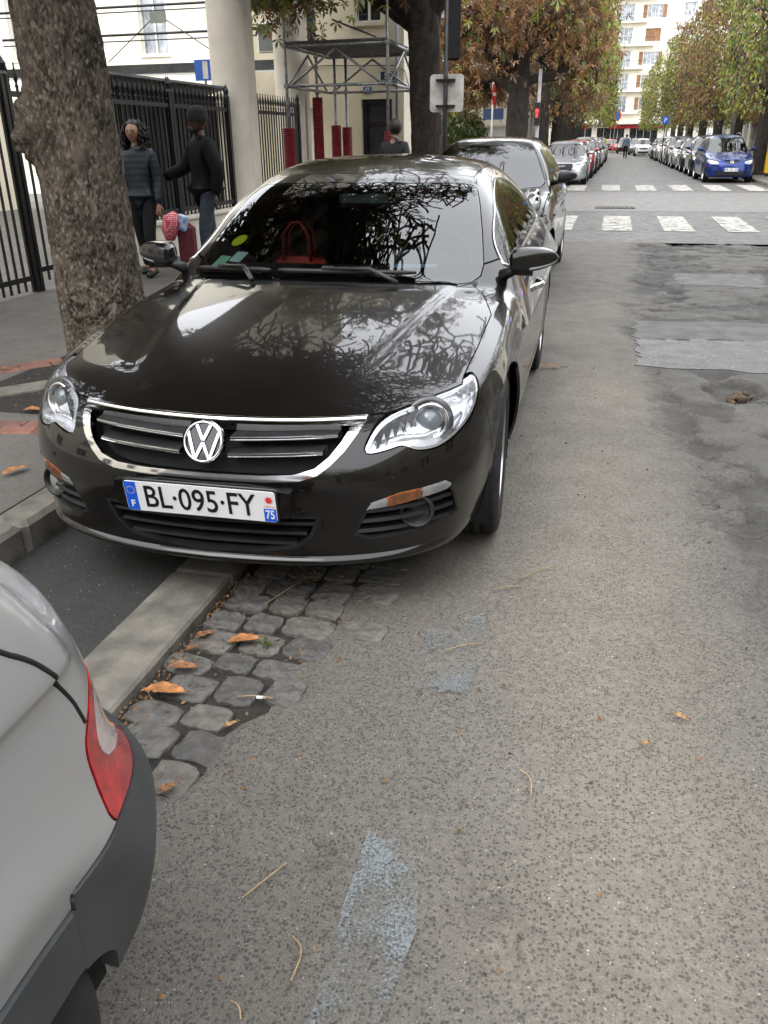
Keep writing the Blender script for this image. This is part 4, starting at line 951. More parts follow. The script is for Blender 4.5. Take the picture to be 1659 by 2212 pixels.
def leaf_mat(name,c1,c2,c3):
    m=D.materials.new(name); m.use_nodes=True; t=m.node_tree; N,L=t.nodes,t.links; N.clear(); MATS[name]=m
    o=N.new('ShaderNodeOutputMaterial'); g=N.new('ShaderNodeNewGeometry'); r=N.new('ShaderNodeValToRGB'); e=r.color_ramp.elements
    e[0].color=(*c1,1); e[1].color=(*c3,1); q=e.new(.5); q.color=(*c2,1); L.new(g.outputs['Random Per Island'],r.inputs['Fac'])
    d=N.new('ShaderNodeBsdfDiffuse'); tr=N.new('ShaderNodeBsdfTranslucent'); gl=N.new('ShaderNodeBsdfGlossy'); gl.inputs['Roughness'].default_value=.45; a=N.new('ShaderNodeMixShader'); a.inputs[0].default_value=.35; b=N.new('ShaderNodeMixShader'); b.inputs[0].default_value=.04
    L.new(r.outputs[0],d.inputs[0]); L.new(r.outputs[0],tr.inputs[0]); L.new(d.outputs[0],a.inputs[1]); L.new(tr.outputs[0],a.inputs[2]); L.new(a.outputs[0],b.inputs[1]); L.new(gl.outputs[0],b.inputs[2]); L.new(b.outputs[0],o.inputs[0]); return m
LEAVES=[leaf_mat('leaf_orange',(.25,.115,.040),(.30,.165,.065),(.18,.085,.035)),leaf_mat('leaf_brown',(.115,.070,.038),(.165,.10,.05),(.08,.052,.032)),leaf_mat('leaf_yellow_green',(.26,.27,.045),(.20,.24,.05),(.36,.33,.06)),leaf_mat('leaf_green',(.055,.10,.022),(.09,.14,.03),(.13,.16,.035))]
def palmate(k=5,fine=True):
    """chestnut leaf: k drooping leaflets round a stalk end, unit radius"""
    V=[];F=[]
    for i in range(k):
        a=math.pi*(-.62+1.24*i/(k-1)); l=1-.35*abs(i-(k-1)/2)/((k-1)/2); w=.17*l; d=np.array([math.cos(a),math.sin(a)]); t=np.array([-d[1],d[0]]); b=len(V)
        V+= [(0,0,0),(*(d*l*.62+t*w),-.16*l),(*(d*l*.62-t*w),-.16*l),(*(d*l*.64),-.10*l),(*(d*l),-.42*l)]
        F+= [(b,b+2,b+3),(b,b+3,b+1),(b+1,b+3,b+4),(b+3,b+2,b+4)]
    return np.array(V),np.array(F)
def simple_leaf():
    return np.array([(0,0,0),(.45,.28,-.06),(.45,-.28,-.06),(1,0,-.30),(.5,0,.04)]),np.array([(0,2,4),(0,4,1),(1,4,3),(4,2,3)])
def foliage(name,P,size,tmpl,mats,parent,idx=None,rng=None,hang=.5):
    rng=rng or RNG; tv,tf=tmpl; n=len(P); s=size*rng.uniform(.65,1.25,n)
    az=rng.uniform(0,2*math.pi,n); tilt=rng.normal(hang,.45,n); roll=rng.normal(0,.5,n)
    ca,sa,ct,st,cr,sr=np.cos(az),np.sin(az),np.cos(tilt),np.sin(tilt),np.cos(roll),np.sin(roll)
    ex=np.stack([ca*ct,sa*ct,-st],1); ey0=np.stack([-sa,ca,0*ca],1); ez0=np.cross(ex,ey0); ey=ey0*cr[:,None]+ez0*sr[:,None]; ez=np.cross(ex,ey)
    V=(P[:,None,:]+s[:,None,None]*(tv[None,:,:1]*ex[:,None]+tv[None,:,1:2]*ey[:,None]+tv[None,:,2:]*ez[:,None])).reshape(-1,3)
    F=(tf[None]+(np.arange(n)*len(tv))[:,None,None]).reshape(-1,3)
    o=obj(name,V,F,mats,parent)
    if idx is not None: o.data.polygons.foreach_set('material_index',np.repeat(idx,len(tf)).astype(np.int32))
    return tag(o,kind='stuff')
def trunk(name,P,rad,n,m,mat,parent,seed,amp=.03,burls=()):
    """displaced tube along P: P is (k,3), resampled to m rings of n vertices"""
    P=np.asarray(P,float); k=len(P); u=np.linspace(0,k-1,m); S=[Spl(list(zip(range(k),P[:,c]))) for c in range(3)]; SR=Spl(list(zip(range(k),rad)))
    C=np.stack([s(u) for s in S],1); r=SR(u); T=np.gradient(C,axis=0); T/=np.linalg.norm(T,axis=1,keepdims=True)
    A=np.cross(np.tile([0,1.,.02],(m,1)),T); A/=np.linalg.norm(A,axis=1,keepdims=True); Bv=np.cross(T,A); th=np.linspace(0,2*math.pi,n,endpoint=False)
    dr=A[:,None]*np.cos(th)[None,:,None]+Bv[:,None]*np.sin(th)[None,:,None]; V=C[:,None]+dr*r[:,None,None]; q=V.reshape(-1,3); dd=dr.reshape(-1,3)
    w=q*[1,1,.5]; disp=amp*1.6*(vnoise(q*[1,1,.6],3.2,seed,3)-.5)+amp*.5*(np.abs(vnoise(w,13,seed+7,3)-.5)*-2+.5)
    pl=vnoise(q*[1,1,.62],24,seed+9,3)*7+vnoise(q,5,seed+13,2)*4; fr=pl-np.floor(pl); disp+=amp*.95*(np.clip(fr*5,0,1)*(.6+.4*fr)-.5)*(.4+1.2*vnoise(q,2.3,seed+17,2))
    for (bp,br,ba) in burls: d=np.linalg.norm(q-np.array(bp),axis=1)/br; disp+=ba*np.exp(-d**2)*(1+.35*np.sin(d*9))
    V=q+dd*disp[:,None]; i,j=np.meshgrid(np.arange(m-1),np.arange(n),indexing='ij'); a=(i*n+j).ravel(); b=(i*n+(j+1)%n).ravel()
    return obj(name,V,np.stack([a,b,b+n,a+n],1),mat,parent,True)
def tubes(name,P,Rr,n,mat,parent):
    """many short tubes at once: P (b,k,3), Rr (b,k)"""
    b,k,_=P.shape; T=np.gradient(P,axis=1); T/=np.linalg.norm(T,axis=2,keepdims=True); A=np.cross(T,np.array([.31,.27,.91])); A/=np.linalg.norm(A,axis=2,keepdims=True); Bn=np.cross(T,A)
    th=np.linspace(0,2*math.pi,n,endpoint=False); V=P[:,:,None]+(A[:,:,None]*np.cos(th)[:,None]+Bn[:,:,None]*np.sin(th)[:,None])*Rr[:,:,None,None]
    i,j,q=np.meshgrid(np.arange(b),np.arange(k-1),np.arange(n),indexing='ij'); a=(i*k+j)*n; F=np.stack([a+q,a+(q+1)%n,a+n+(q+1)%n,a+n+q],-1).reshape(-1,4)
    return obj(name,V.reshape(-1,3),F,mat,parent,True)
def grow(p,d,L,r,dep,maxd,out,tips,rg,box,spread=.75):
    n=5; path=[np.array(p)]; rad=[r]; d=np.array(d,float); c=(box[0]+box[1])/2
    for i in range(n):
        d=d+rg.normal(0,.22,3)+np.array([0,0,.05]); q=path[-1]+d/np.linalg.norm(d)*L/n
        out_=np.where(q<box[0],1,0)-np.where(q>box[1],1,0); d=d+out_*.9; d/=np.linalg.norm(d); q=path[-1]+d*L/n
        path.append(q); rad.append(r*(1-.55*(i+1)/n))
        if dep<maxd and i>=1 or (dep<maxd and i==0 and dep>0 and rg.random()<.4):
            for _ in range(1 if rg.random()<.7 else 2):
                e=rg.normal(0,1,3); e-=e@d*d; e/=np.linalg.norm(e); nd=d*rg.uniform(.4,.8)+e*spread; nd/=np.linalg.norm(nd)
                grow(q,nd,L*rg.uniform(.5,.75),rad[-1]*rg.uniform(.5,.72),dep+1,maxd,out,tips,rg,box,spread)
        if dep>=maxd-1: tips.append(q)
    out.append((np.array(path),rad,dep))
def chestnut(name,label,base,h0,R0,box,seed,nleaf,weights,leafsize,detail=1,maxd=3,lean=(0,0),limbs=5,mat=None,burls=(),facew=None,pal=True,group='chestnut trees lining the street',leafspread=.25,fill=0,limbr=.5,tmin=.022):
    t=thing(name,label,'tree',base,0,group); rg=np.random.default_rng(seed); mat=mat or BARKD
    lo=np.array(box[0],float)-np.array(base); hi=np.array(box[1],float)-np.array(base); bx=(lo,hi)
    top=np.array([lean[0],lean[1],h0])
    P=[(0,0,-.05),(0,0,.15),top*.3,top*.65,top,top*1.0+np.array([lean[0]*.3,0,.9])]
    trunk('trunk',P,[R0*1.32,R0*1.1,R0,R0*.92,R0*.86,R0*.5],int(40*detail*(1.6 if detail>3 else 1)),int(60*detail*(1.9 if detail>3 else 1)),mat,t,seed,R0*.11,burls)
    segs=[];tips=[]
    for k in range(limbs):
        a=2*math.pi*(k+rg.uniform(-.25,.25))/limbs; s=top*rg.uniform(.88,1.08); d=np.array([math.cos(a)*.9,math.sin(a)*1.0,rg.uniform(.35,.9)])
        grow(s,d/np.linalg.norm(d),rg.uniform(.45,.6)*max(hi[0]-lo[0],hi[1]-lo[1])*.62,R0*rg.uniform(limbr*.8,limbr*1.1),0,maxd,segs,tips,rg,bx)
    for path,rad,dep in segs:
        if dep==0: trunk('limb',path,rad,max(8,int(14*detail)),max(10,int(20*detail)),mat,t,seed+3,rad[0]*.16)
    bp=[(p_,r_) for p_,r_,d_ in segs if d_>0]
    if bp: tag(tubes('branches',np.array([b[0] for b in bp]),np.maximum(np.array([b[1] for b in bp]),tmin*.45),6 if detail>1 else 5,TWIG if detail<2 else mat,t),kind='stuff')
    tips=np.array(tips); Pn=tips[rg.integers(0,len(tips),nleaf)]+rg.normal(0,leafspread,(nleaf,3))
    if fill:
        q=rg.uniform(0,1,(fill*3,3)); f=rg.integers(0,5,fill*3); e=np.abs(rg.normal(0,.05,fill*3))
        for ax_,(v0,v1) in enumerate(((0,1),(2,3))):
            q[f==v0,ax_]=e[f==v0]; q[f==v1,ax_]=1-e[f==v1]
        q[f==4,2]=1-e[f==4]; W=lo+q*(hi-lo); nz=vnoise(W+np.array(base),.9,seed,2); W=W[nz>.40][:fill]
        W[:,0]+=(vnoise(W,.8,seed+1,2)-.5)*1.2; W[:,1]+=(vnoise(W,.7,seed+2,2)-.5)*1.2; W[:,2]+=(vnoise(W,.7,seed+5,2)-.5)*1.0; Pn=np.concatenate([Pn,W])
    pr=np.tile(np.array(weights,float),(len(Pn),1))
    if facew is not None:
        ax_,sg,w2=facew; edge=hi[ax_] if sg>0 else lo[ax_]; k=np.clip(1-np.abs(edge-Pn[:,ax_])/1.0,0,1)[:,None]; pr=pr*(1-k)+np.array(w2)*k
    pr=pr*(.3+1.4*np.stack([vnoise(Pn+np.array(base),.7,seed+11+c,2) for c in range(4)],1)); cs=np.cumsum(pr,1); idx=(rg.random(len(Pn))[:,None]*cs[:,-1:]>cs).sum(1)
    foliage('crown',Pn,leafsize,palmate() if pal else simple_leaf(),LEAVES,t,idx,rg,1.0)
    return t
def trees():
    G='chestnut trees lining the street'
    t=chestnut('chestnut_tree','thick pale-barked tree with swollen burl beside the dark saloon',(-3.06,4.74,.11),3.15,.238,((-6.3,2.3,3.4),(-.35,10.6,7.6)),3,4200,(.5,.6,.5,.6),.16,3.2,4,(-.10,.03),8,BARK,
        burls=[((-.235,-.20,1.50),.13,.11),((-.24,-.08,1.36),.09,.07),((-.12,-.25,2.6),.10,.05),((.02,-.28,.50),.12,.05),((.10,-.22,1.0),.08,.03),((-.25,-.1,2.9),.12,.05)],group=G,leafspread=.12,limbr=.6,tmin=.040)
    trunk('limb',[(-.05,0,2.15),(-.32,-.05,2.5),(-.62,-.12,2.85),(-1.1,-.2,3.5),(-1.7,-.3,4.4)],[.17,.135,.12,.10,.06],40,60,BARK,t,77,.02)
    chestnut('chestnut_tree','dark leaning tree carrying brown-green leaves beside the scaffold',(-3.12,15.3,.11),3.3,.27,((-6.2,9.8,3.5),(-.3,19.5,7.6)),11,7500,(.7,1.0,.7,.6),.15,1.5,3,(-.12,0),6,group=G,leafspread=.22,limbr=.75)
    chestnut('chestnut_tree','tree with large rust-orange leaves on the far corner of the junction',(-3.1,29.0,.11),3.1,.34,((-6.8,25.6,2.7),(-.75,33.5,8.0)),17,6000,(2.0,1.1,.25,.15),.20,1,3,group=G,facew=(0,1,(1,.6,.6,.2)),leafspread=.3,fill=1500)
    for k,(y,w) in enumerate(((39.5,(.8,1.2,.2,.1)),(49.5,(.6,1.3,.5,.2)),(59.5,(.5,1.2,.6,.3)),(70,(.7,1,.5,.3)),(81,(.6,.8,.8,.4)))):
        chestnut('chestnut_tree','clipped chestnut with yellow-green outer leaves, %s in the row behind the rust-orange corner tree'%('first','second','third','fourth','fifth')[k],(-3.15,y,.11),2.9,.30,((-6.4,y-4.6,2.5),(-.85+.12*k,y+4.6,8.2)),31+k,1200,w,.17,.7,3 if k<2 else 2,group=G,facew=(0,1,(.1,.3,1.6,.9)),pal=False,fill=6500,leafspread=.35)
    lab0=['clipped tree with yellow-green leaves above the yellow post box','rust-brown clipped tree second in the row behind the blue minivan','brown clipped tree third in the row behind the blue minivan','clipped tree with mixed brown and green leaves fourth in the row','clipped yellowing tree fifth in the row behind the blue minivan','clipped yellowing tree sixth in the row behind the blue minivan','clipped yellowing tree last in the row before the white balcony house']
    for k,(y,x0,w,tp) in enumerate(((37.6,3.9,(.25,.5,1.5,1.0),8.2),(46,3.4,(.9,1.3,.6,.2),7.9),(54.5,3.2,(1.0,1.2,.5,.2),7.6),(64,2.8,(.3,.7,1.0,.9),7.1),(75,2.2,(.3,.5,1.2,.8),6.9),(86,2.1,(.3,.5,1.2,.8),6.9),(97,2.1,(.3,.5,1.2,.8),6.9))):
        chestnut('chestnut_tree',lab0[k],(5.45,y,.11),2.7,.26,((x0,y-4.4,2.35),(8.4,y+4.4,tp)),61+k,1200,w,.155,.7,2,group=G,pal=False,fill=10500 if k<4 else 6500,leafspread=.35)
    # the same rows carry on behind the camera and beyond the frame; they only show as reflections
    for k,(x,y,b) in enumerate(((5.45,12.2,((2.9,8,3.0),(8.3,16,7.6))),(-3.1,-6.2,((-6.3,-10.6,3.2),(-.9,-2.6,7.6))),(-3.1,-16.5,((-6.3,-21,3.2),(-.4,-11.5,7.6))),(5.45,-18,((2.4,-22.5,2.6),(8.3,-13.4,7.6))))):
        chestnut('chestnut_tree',['clipped tree on the pavement across from the scaffold','tree on the pavement beside the silver hatchback','tree on the pavement behind the silver hatchback','clipped tree farther down the pavement across the road from the silver hatchback'][k],(x,y,.11),3.0,.26,b,91+k,900,(.3,.6,1.2,.9),.22,.7,3,group=G,pal=False,fill=0 if k==1 else 3600)
# ---------------------------------------------------------------- buildings and street furniture
CREAM=PM('cream_render',(.76,.69,.52),.9,0,.05,1.5,.15,40,dirt=(.66,.59,.44)); CREAM2=PM('pale_cream_render',(.80,.75,.62),.9,0,.05,.6,.1,30,dirt=(.72,.67,.55))
BUFF=PM('darkened_buff_render',(.24,.215,.175),.9,0,.12,.6,.1,30)  # render of the unseen blocks, darkened so the saloon reflects dark surroundings
WHITEW=PM('white_render',(.74,.73,.69),.9,0,.04,.7,.1,30,dirt=(.62,.61,.57)); GREYB=PM('grey_beige_render',(.33,.30,.25),.9,0,.12,.8,.1,30)
CONCR=PM('pillar_concrete',(.64,.59,.50),.85,0,.06,3,.25,60,dirt=(.56,.51,.43)); FRAMEW=PM('white_window_frame',(.72,.72,.70),.5,0,.05,6)
IRON=PM('black_iron',(.010,.010,.011),.42,0,.25,12,.1,80); STEEL=PM('galvanised_tube',(.30,.31,.32),.42,.75,.22,14,.1,90,dirt=(.16,.16,.16)); DKSTEEL=PM('dark_steel',(.06,.062,.065),.5,.4,.2,8)
PANE=PM('dark_pane',(.025,.03,.033),.06,0,.3,2,spec=.8); PANEL_=PM('curtained_pane',(.30,.32,.34),.08,0,.35,3,spec=.8); SHUT=PM('brown_shutter',(.26,.13,.065),.7,0,.2,3); REDS=PM('red_sleeve',(.20,.012,.020),.5,0,.2,10)
SCREEN=PM('dark_screen',(.035,.036,.037),.6,.2,.2,5); TIN=PM('tin_roof',(.16,.16,.165),.45,.5,.2,3); SIGNW=PM('sign_back',(.60,.58,.55),.55,.1,.12,6,dirt=(.38,.35,.31)); SIGNB=PM('sign_blue',(.015,.035,.10),.4,0,.1,8); SIGNR=PM('sign_red',(.45,.012,.015),.4,0,.1,8)
YEL=PM('post_yellow',(.70,.42,.012),.4,0,.06,5,coat=.3); BLUES=PM('bright_blue_sign',(.02,.10,.42),.4,0,.05,6); REDSHOP=PM('red_fascia',(.55,.02,.025),.5,0,.1,2); TILE=PM('zinc_roof',(.20,.21,.22),.5,.3,.1,1)
def facade(parent,o,ux,w,h,holes,mat,depth=.18,name='wall',frame=True,thick=.25,dark=None):
    """wall sheet at o running along ux with real openings; returns wall part. hole=(x0,x1,z0,z1,kind)"""
    o=np.array(o,float); ux=np.array([ux[0],ux[1],0.]); ux/=np.linalg.norm(ux); n=np.array([ux[1],-ux[0],0]); uz=np.array([0,0,1.])
    P=lambda a,z,d=0:o+ux*a+uz*z-n*d
    xs=sorted({0,w,*[q for a in holes for q in a[:2]]}); zs=sorted({0,h,*[q for a in holes for q in a[2:4]]}); m=MB()
    for xa,xb in zip(xs[:-1],xs[1:]):
        for za,zb in zip(zs[:-1],zs[1:]):
            cx,cz=(xa+xb)/2,(za+zb)/2
            if any(a[0]<cx<a[1] and a[2]<cz<a[3] for a in holes): continue
            m.add([P(xa,za),P(xb,za),P(xb,zb),P(xa,zb)],[(0,1,2,3)])
    for (xa,xb,za,zb,*_) in holes:
        c=[P(xa,za),P(xb,za),P(xb,zb),P(xa,zb)]; c2=[q-n*(depth+.06) for q in c]; m.add(c+c2,[(i,(i+1)%4,4+(i+1)%4,4+i) for i in range(4)])
    e=.004; m.add([P(e,0,thick),P(w-e,0,thick),P(w-e,h-e,thick),P(e,h-e,thick),P(e,0,.001),P(w-e,0,.001),P(w-e,h-e,.001),P(e,h-e,.001)],[(3,2,1,0),(7,6,2,3),(4,7,3,0),(5,1,2,6)])
    wl=m.build(name,mat,parent)
    for (xa,xb,za,zb,kind) in holes:
        if kind=='none': continue
        win=MB(); d=depth; q=[P(xa,za,d),P(xb,za,d),P(xb,zb,d),P(xa,zb,d)]; win.add(q,[(0,1,2,3)])
        wo_=win.build('door' if kind=='door' else 'window',{'door':DKSTEEL,'curtain':PANEL_,'shutter':SHUT}.get(kind,PANE),parent)
        if kind=='shutter': continue
        fm=MB(); t=.05 if kind!='door' else .09; fr=FRAMEW if kind!='door' else IRON
        def bar(a0,a1,b0,b1): fm.prism([(a0,b0),(a1,b0),(a1,b1),(a0,b1)],n*.05,P(0,0,d-.003),ux,uz)
        bar(xa,xa+t,za,zb); bar(xb-t,xb,za,zb); bar(xa+t,xb-t,za,za+t); bar(xa+t,xb-t,zb-t,zb)
        k=2 if xb-xa<1.6 else 4
        if kind!='door':
            for i in range(1,k): c=xa+(xb-xa)*i/k; bar(c-t*.5,c+t*.5,za+t,zb-t)
        else: bar(xa+t,xb-t,za+(zb-za)*.78,za+(zb-za)*.78+.06)
        fm.build('window_frame' if kind!='door' else 'door_frame',fr,wo_)
        if kind!='door' and za>1.2:
            sm=MB(); sm.prism([(xa-.06,za-.06),(xb+.06,za-.06),(xb+.06,za-.003),(xa-.06,za-.003)],n*.07,P(0,0,.02),ux,uz); sm.build('window_sill',mat,wo_)
    return wl
def rail_bars(parent,p0,p1,z0,z1,step,r=.008,mat=None,name='baluster'):
    p0=np.array(p0,float);p1=np.array(p1,float); L=np.linalg.norm(p1-p0); n=int(L/step); mb=MB(); mb.tube((0,0,0),(0,0,z1-z0),r,n=6); me=mesh(name,mb.v,mb.f,mat or IRON)
    for i in range(n+1):
        q=p0+(p1-p0)*i/n; o=D.objects.new(name,me); link(o,parent); o.location=(q[0],q[1],z0)
def fence():
    def section(label,y0,y1,x=-5.6,zb=.55,gate=False):
        f=thing('iron_fence',label,'fence',(x,y0,0),0,'railings round the school yard'); L=y1-y0
        mb=MB(); mb.box((0,0,1.0),(.022,.022,1.95-zb)); 
        # bar: square shaft with a waisted spear head
        bar=MB(); bar.box((0,0,(zb+1.98)/2),(.020,.020,1.98-zb)); bar.lathe([(.012,1.98),(.018,2.0),(.010,2.02),(.022,2.07),(.020,2.10),(.006,2.17),(.009,2.19),(0,2.205)],8); me=mesh('bar',bar.v,bar.f,IRON)
        n=int(L/.112)
        for i in range(n):
            o=D.objects.new('bar',me); link(o,f); o.location=(0,.06+i*L/n,0)
        for z in (1.93,zb+.12): m=MB(); m.box((0,L/2,z),(.035,L,.05)); m.build('rail',IRON,f)
        for yy in (0,L):
            m=MB(); m.box((0,yy,1.10),(.07,.07,1.98)); m.lathe([(.05,2.09),(.03,2.12),(.045,2.18),(.0,2.27)],8,(0,yy,0)); m.build('post',IRON,f)
        return f
    section('black spear-topped railing panel with low bottom rail behind the burled tree',4.4,7.5,zb=.14); section('narrow black spear-topped gate leaf beside the cream pier',7.55,8.75,zb=.2)
    section('black spear-topped railing behind the woman in the padded jacket',8.95,10.75); section('black spear-topped railing panel ending at the concrete pillar behind the man in black',10.8,12.55); section('black spear-topped railing between the two concrete pillars',13.35,15.6)
    w=thing('plinth_wall','low cream concrete wall under the black railings','wall',(-5.6,8.9,0))
    m=MB(); m.box((0,3.4,.33),(.24,7.0,.44),ch=.01); m.build('wall_body',CONCR,w); m=MB(); m.box((0,3.4,.565),(.30,7.0,.05),ch=.01); m.build('coping',CONCR,w)
    s=thing('privacy_screen','dark ribbed metal screen fixed behind the railings','screen',(-5.80,8.9,.6))
    for i in range(20): m=MB(); m.box((0,.09+.185*i,.76),(.03+.02*(i%2),.175,1.5)); m.build('slat',SCREEN,s)
    m=MB(); m.box((-.05,1.85,1.56),(.5,3.75,.03),rot=Matrix.Rotation(R(-14),3,'Y')); m.build('capping',TIN,s)
    p=thing('gate_pier','slim cream pier between gate and railing','pillar',(-5.62,8.85,0)); m=MB(); m.box((0,0,1.55),(.20,.16,3.0),ch=.01); m.build('pier_body',CREAM2,p); m=MB(); m.box((0,0,3.07),(.26,.22,.05)); m.build('cap',CONCR,p)
def school():
    b=thing('school_building','cream school building with slim steel galleries behind the railings','building',(-12,26,0))
    facade(b,(-36+12,0,0),(1,0),27.5,12,[(21.75,22.65,3.95,6.1,'curtain'),(17.2,18.1,3.95,6.1,'curtain'),(21.75,22.65,7.4,9.4,'curtain'),(24.6,25.5,3.95,6.1,'win'),(12.8,13.7,3.95,6.1,'win'),(5.5,6.4,3.95,6.1,'curtain')],CREAM2)
    m=MB(); m.box((-22.5,.0,4),(.12,.1,8)); m.build('downpipe',FRAMEW,b)
    # side wing that closes the yard, seen only in reflections
    w=thing('school_wing','long cream wing closing the school yard behind the railings','building',(-13.5,-22,0)); facade(w,(0,0,0),(0,1),40,9.5,[(2+4*i,3.4+4*i,zz,zz+1.9,'win') for i in range(9) for zz in (1.0,4.2,7.0)],CREAM2)
    g=thing('steel_gallery','dark steel walkway with thin horizontal rails between the pillars','gallery',(-12.2,17.2,0))
    m=MB(); m.box((2.9,0,2.86),(6.4,.35,.16)); m.build('deck_beam',DKSTEEL,g); m=MB(); m.box((2.9,-.2,2.745),(6.4,.06,.03)); m.build('light_strip',FRAMEW,g)
    for z,r in ((3.36,.012),(3.47,.024),(3.86,.012),(3.95,.024),(4.35,.024)): m=MB(); m.tube((-.3,-.15,z),(6.1,-.15,z),r); m.build('rail',IRON,g)
    for x0,x1 in ((3.15,2.1),(3.45,4.6)): m=MB(); m.tube((x0,-.18,3.70),(x1,-.18,3.0),.010); m.build('brace_rod',DKSTEEL,g)
    m=MB(); m.box((3.3,-.18,3.74),(.34,.02,.20)); m.build('node_plate',PM('grey_green_plate',(.22,.24,.20),.6),g)
    for z in (3.12,3.74): m=MB(); m.box((5.62,-.32,z+.18),(.42,.05,.52 if z<3.5 else .46),ch=.02); q=m.build('glazed_panel',FRAMEW,g); m=MB(); m.box((5.62,-.35,z+.18),(.36,.02,.44 if z<3.5 else .38)); m.build('pane',PM('grey_panel',(.14,.15,.14),.2,0,.2,3),q)
    for k,(x,y,lb) in enumerate(((-5.72,13.0,'round concrete pillar with flat fin where the railing panels end'),(-5.98,16.3,'round concrete pillar beside the scaffold'),(-5.75,6.2,'round concrete pillar standing by the gate'))):
        p=thing('concrete_pillar',lb,'pillar',(x,y,0),0,'pillars of the school portico'); m=MB(); m.lathe([(.27,0),(.27,6.0)],40); m.build('shaft',CONCR,p,True); m=MB(); m.box((.06,.32,3.0),(.30,.44,6.0),ch=.03); m.build('fin',CONCR,p)
    s=thing('school_overhang','beige upper storey of the school carried by the round pillars','building',(-5.45,3.5,6.0)); facade(s,(0,0,0),(0,1),13.4,5.5,[(1.2+2.6*i,2.6+2.6*i,1.4,3.4,'win') for i in range(5)],PM('beige_render',(.42,.37,.30),.9,0,.08,.8,.1,30),thick=1.4)
    q=thing('blue_panel_sign','blue and white panel sign fixed behind the railing by the pillar','sign',(-7.35,15.6,2.55)); m=MB(); m.box((0,0,.14),(.36,.02,.34)); m.build('board',BLUES,q); m=MB(); m.box((.03,-.015,.14),(.10,.004,.28)); m.build('white_bar',SIGNW,q); m=MB(); m.tube((0,.03,-2.4),(0,.03,.3),.025); m.build('pole',STEEL,q)
    h=thing('corner_house','cream corner house with dark door numbered 42 and blue street name plate','house',(-4.2,18.0,0)); X=lambda x:x+4.2+3.3
    facade(h,(-3.3,0,0),(1,0),3.3,9.5,[(X(-5.09),X(-4.43),.12,2.26,'door'),(X(-6.42),X(-5.98),.35,2.12,'win'),(X(-6.55),X(-6.02),3.25,4.9,'win'),(X(-5.2),X(-4.65),3.6,5.2,'win')],CREAM)
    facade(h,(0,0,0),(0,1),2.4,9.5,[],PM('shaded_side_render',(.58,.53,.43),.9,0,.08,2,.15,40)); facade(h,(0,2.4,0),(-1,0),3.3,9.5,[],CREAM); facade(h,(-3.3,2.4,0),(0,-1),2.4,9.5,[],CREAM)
    m=MB(); m.box((-1.65,1.2,9.65),(3.7,2.8,.25)); m.build('roof',TILE,h)
    m=MB(); m.prism([(-.14,-.115),(.14,-.115),(.14,.115),(-.14,.115)],(0,-.012,0),(-4.53+4.2,-.003,2.625)); sg=m.build('street_name_plate',SIGNB,h)
    for t,z,s in (('RUE',.062,.085),('PIERRE',.0,.052),('SEMARD',-.065,.085)): text_mesh(t,s,WHITEP,'plate_lettering',sg,(-4.53+4.2,-.017,2.625+z),(1,0,0),(0,0,1),.0006,sx=.8,bold=.002)
    m=MB(); m.box((-4.95+4.2,-.012,2.42),(.17,.018,.12)); nb=m.build('house_number_plate',BLUES,h); text_mesh('42',.11,WHITEP,'house_number',nb,(-4.95+4.2,-.023,2.42),(1,0,0),(0,0,1),.0006,bold=.002)
    m=MB(); m.tube((-.13,-.06,1.5),(-.13,-.06,4.5),.03); m.build('downpipe',PM('blue_grey_pipe',(.22,.26,.32),.5),h,True); m=MB(); m.tube((-.13,-.06,.1),(-.13,-.06,1.5),.042); m.lathe([(.05,1.38),(.055,1.40),(.055,1.48),(.045,1.5)],12,(-.13,-.06,0)); m.build('pipe_shoe',PM('rust_pipe',(.30,.07,.035),.6),h,True)
    m=MB(); m.path([(-2.6,-.02,2.85),(-1.6,-.03,2.88),(-.2,-.03,2.84),(.02,-.02,2.75),(.03,.6,2.3),(.02,1.6,2.25)],.009,6); m.build('cable',IRON,h)
    m=MB(); rg=random.Random(3)
    for k in range(5):
        P=[(.006,.5+.28*k,1.0+.22*math.sin(k))]; 
        for _ in range(9): a=P[-1]; P.append((.006,a[1]+rg.uniform(-.09,.12),min(1.9,max(.9,a[2]+rg.uniform(-.22,.22)))))
        m.path(chaikin(P,2,False),.011,5)
    tag(m.build('graffiti',PM('graffiti_green',(.03,.10,.06),.6),h),kind='stuff')
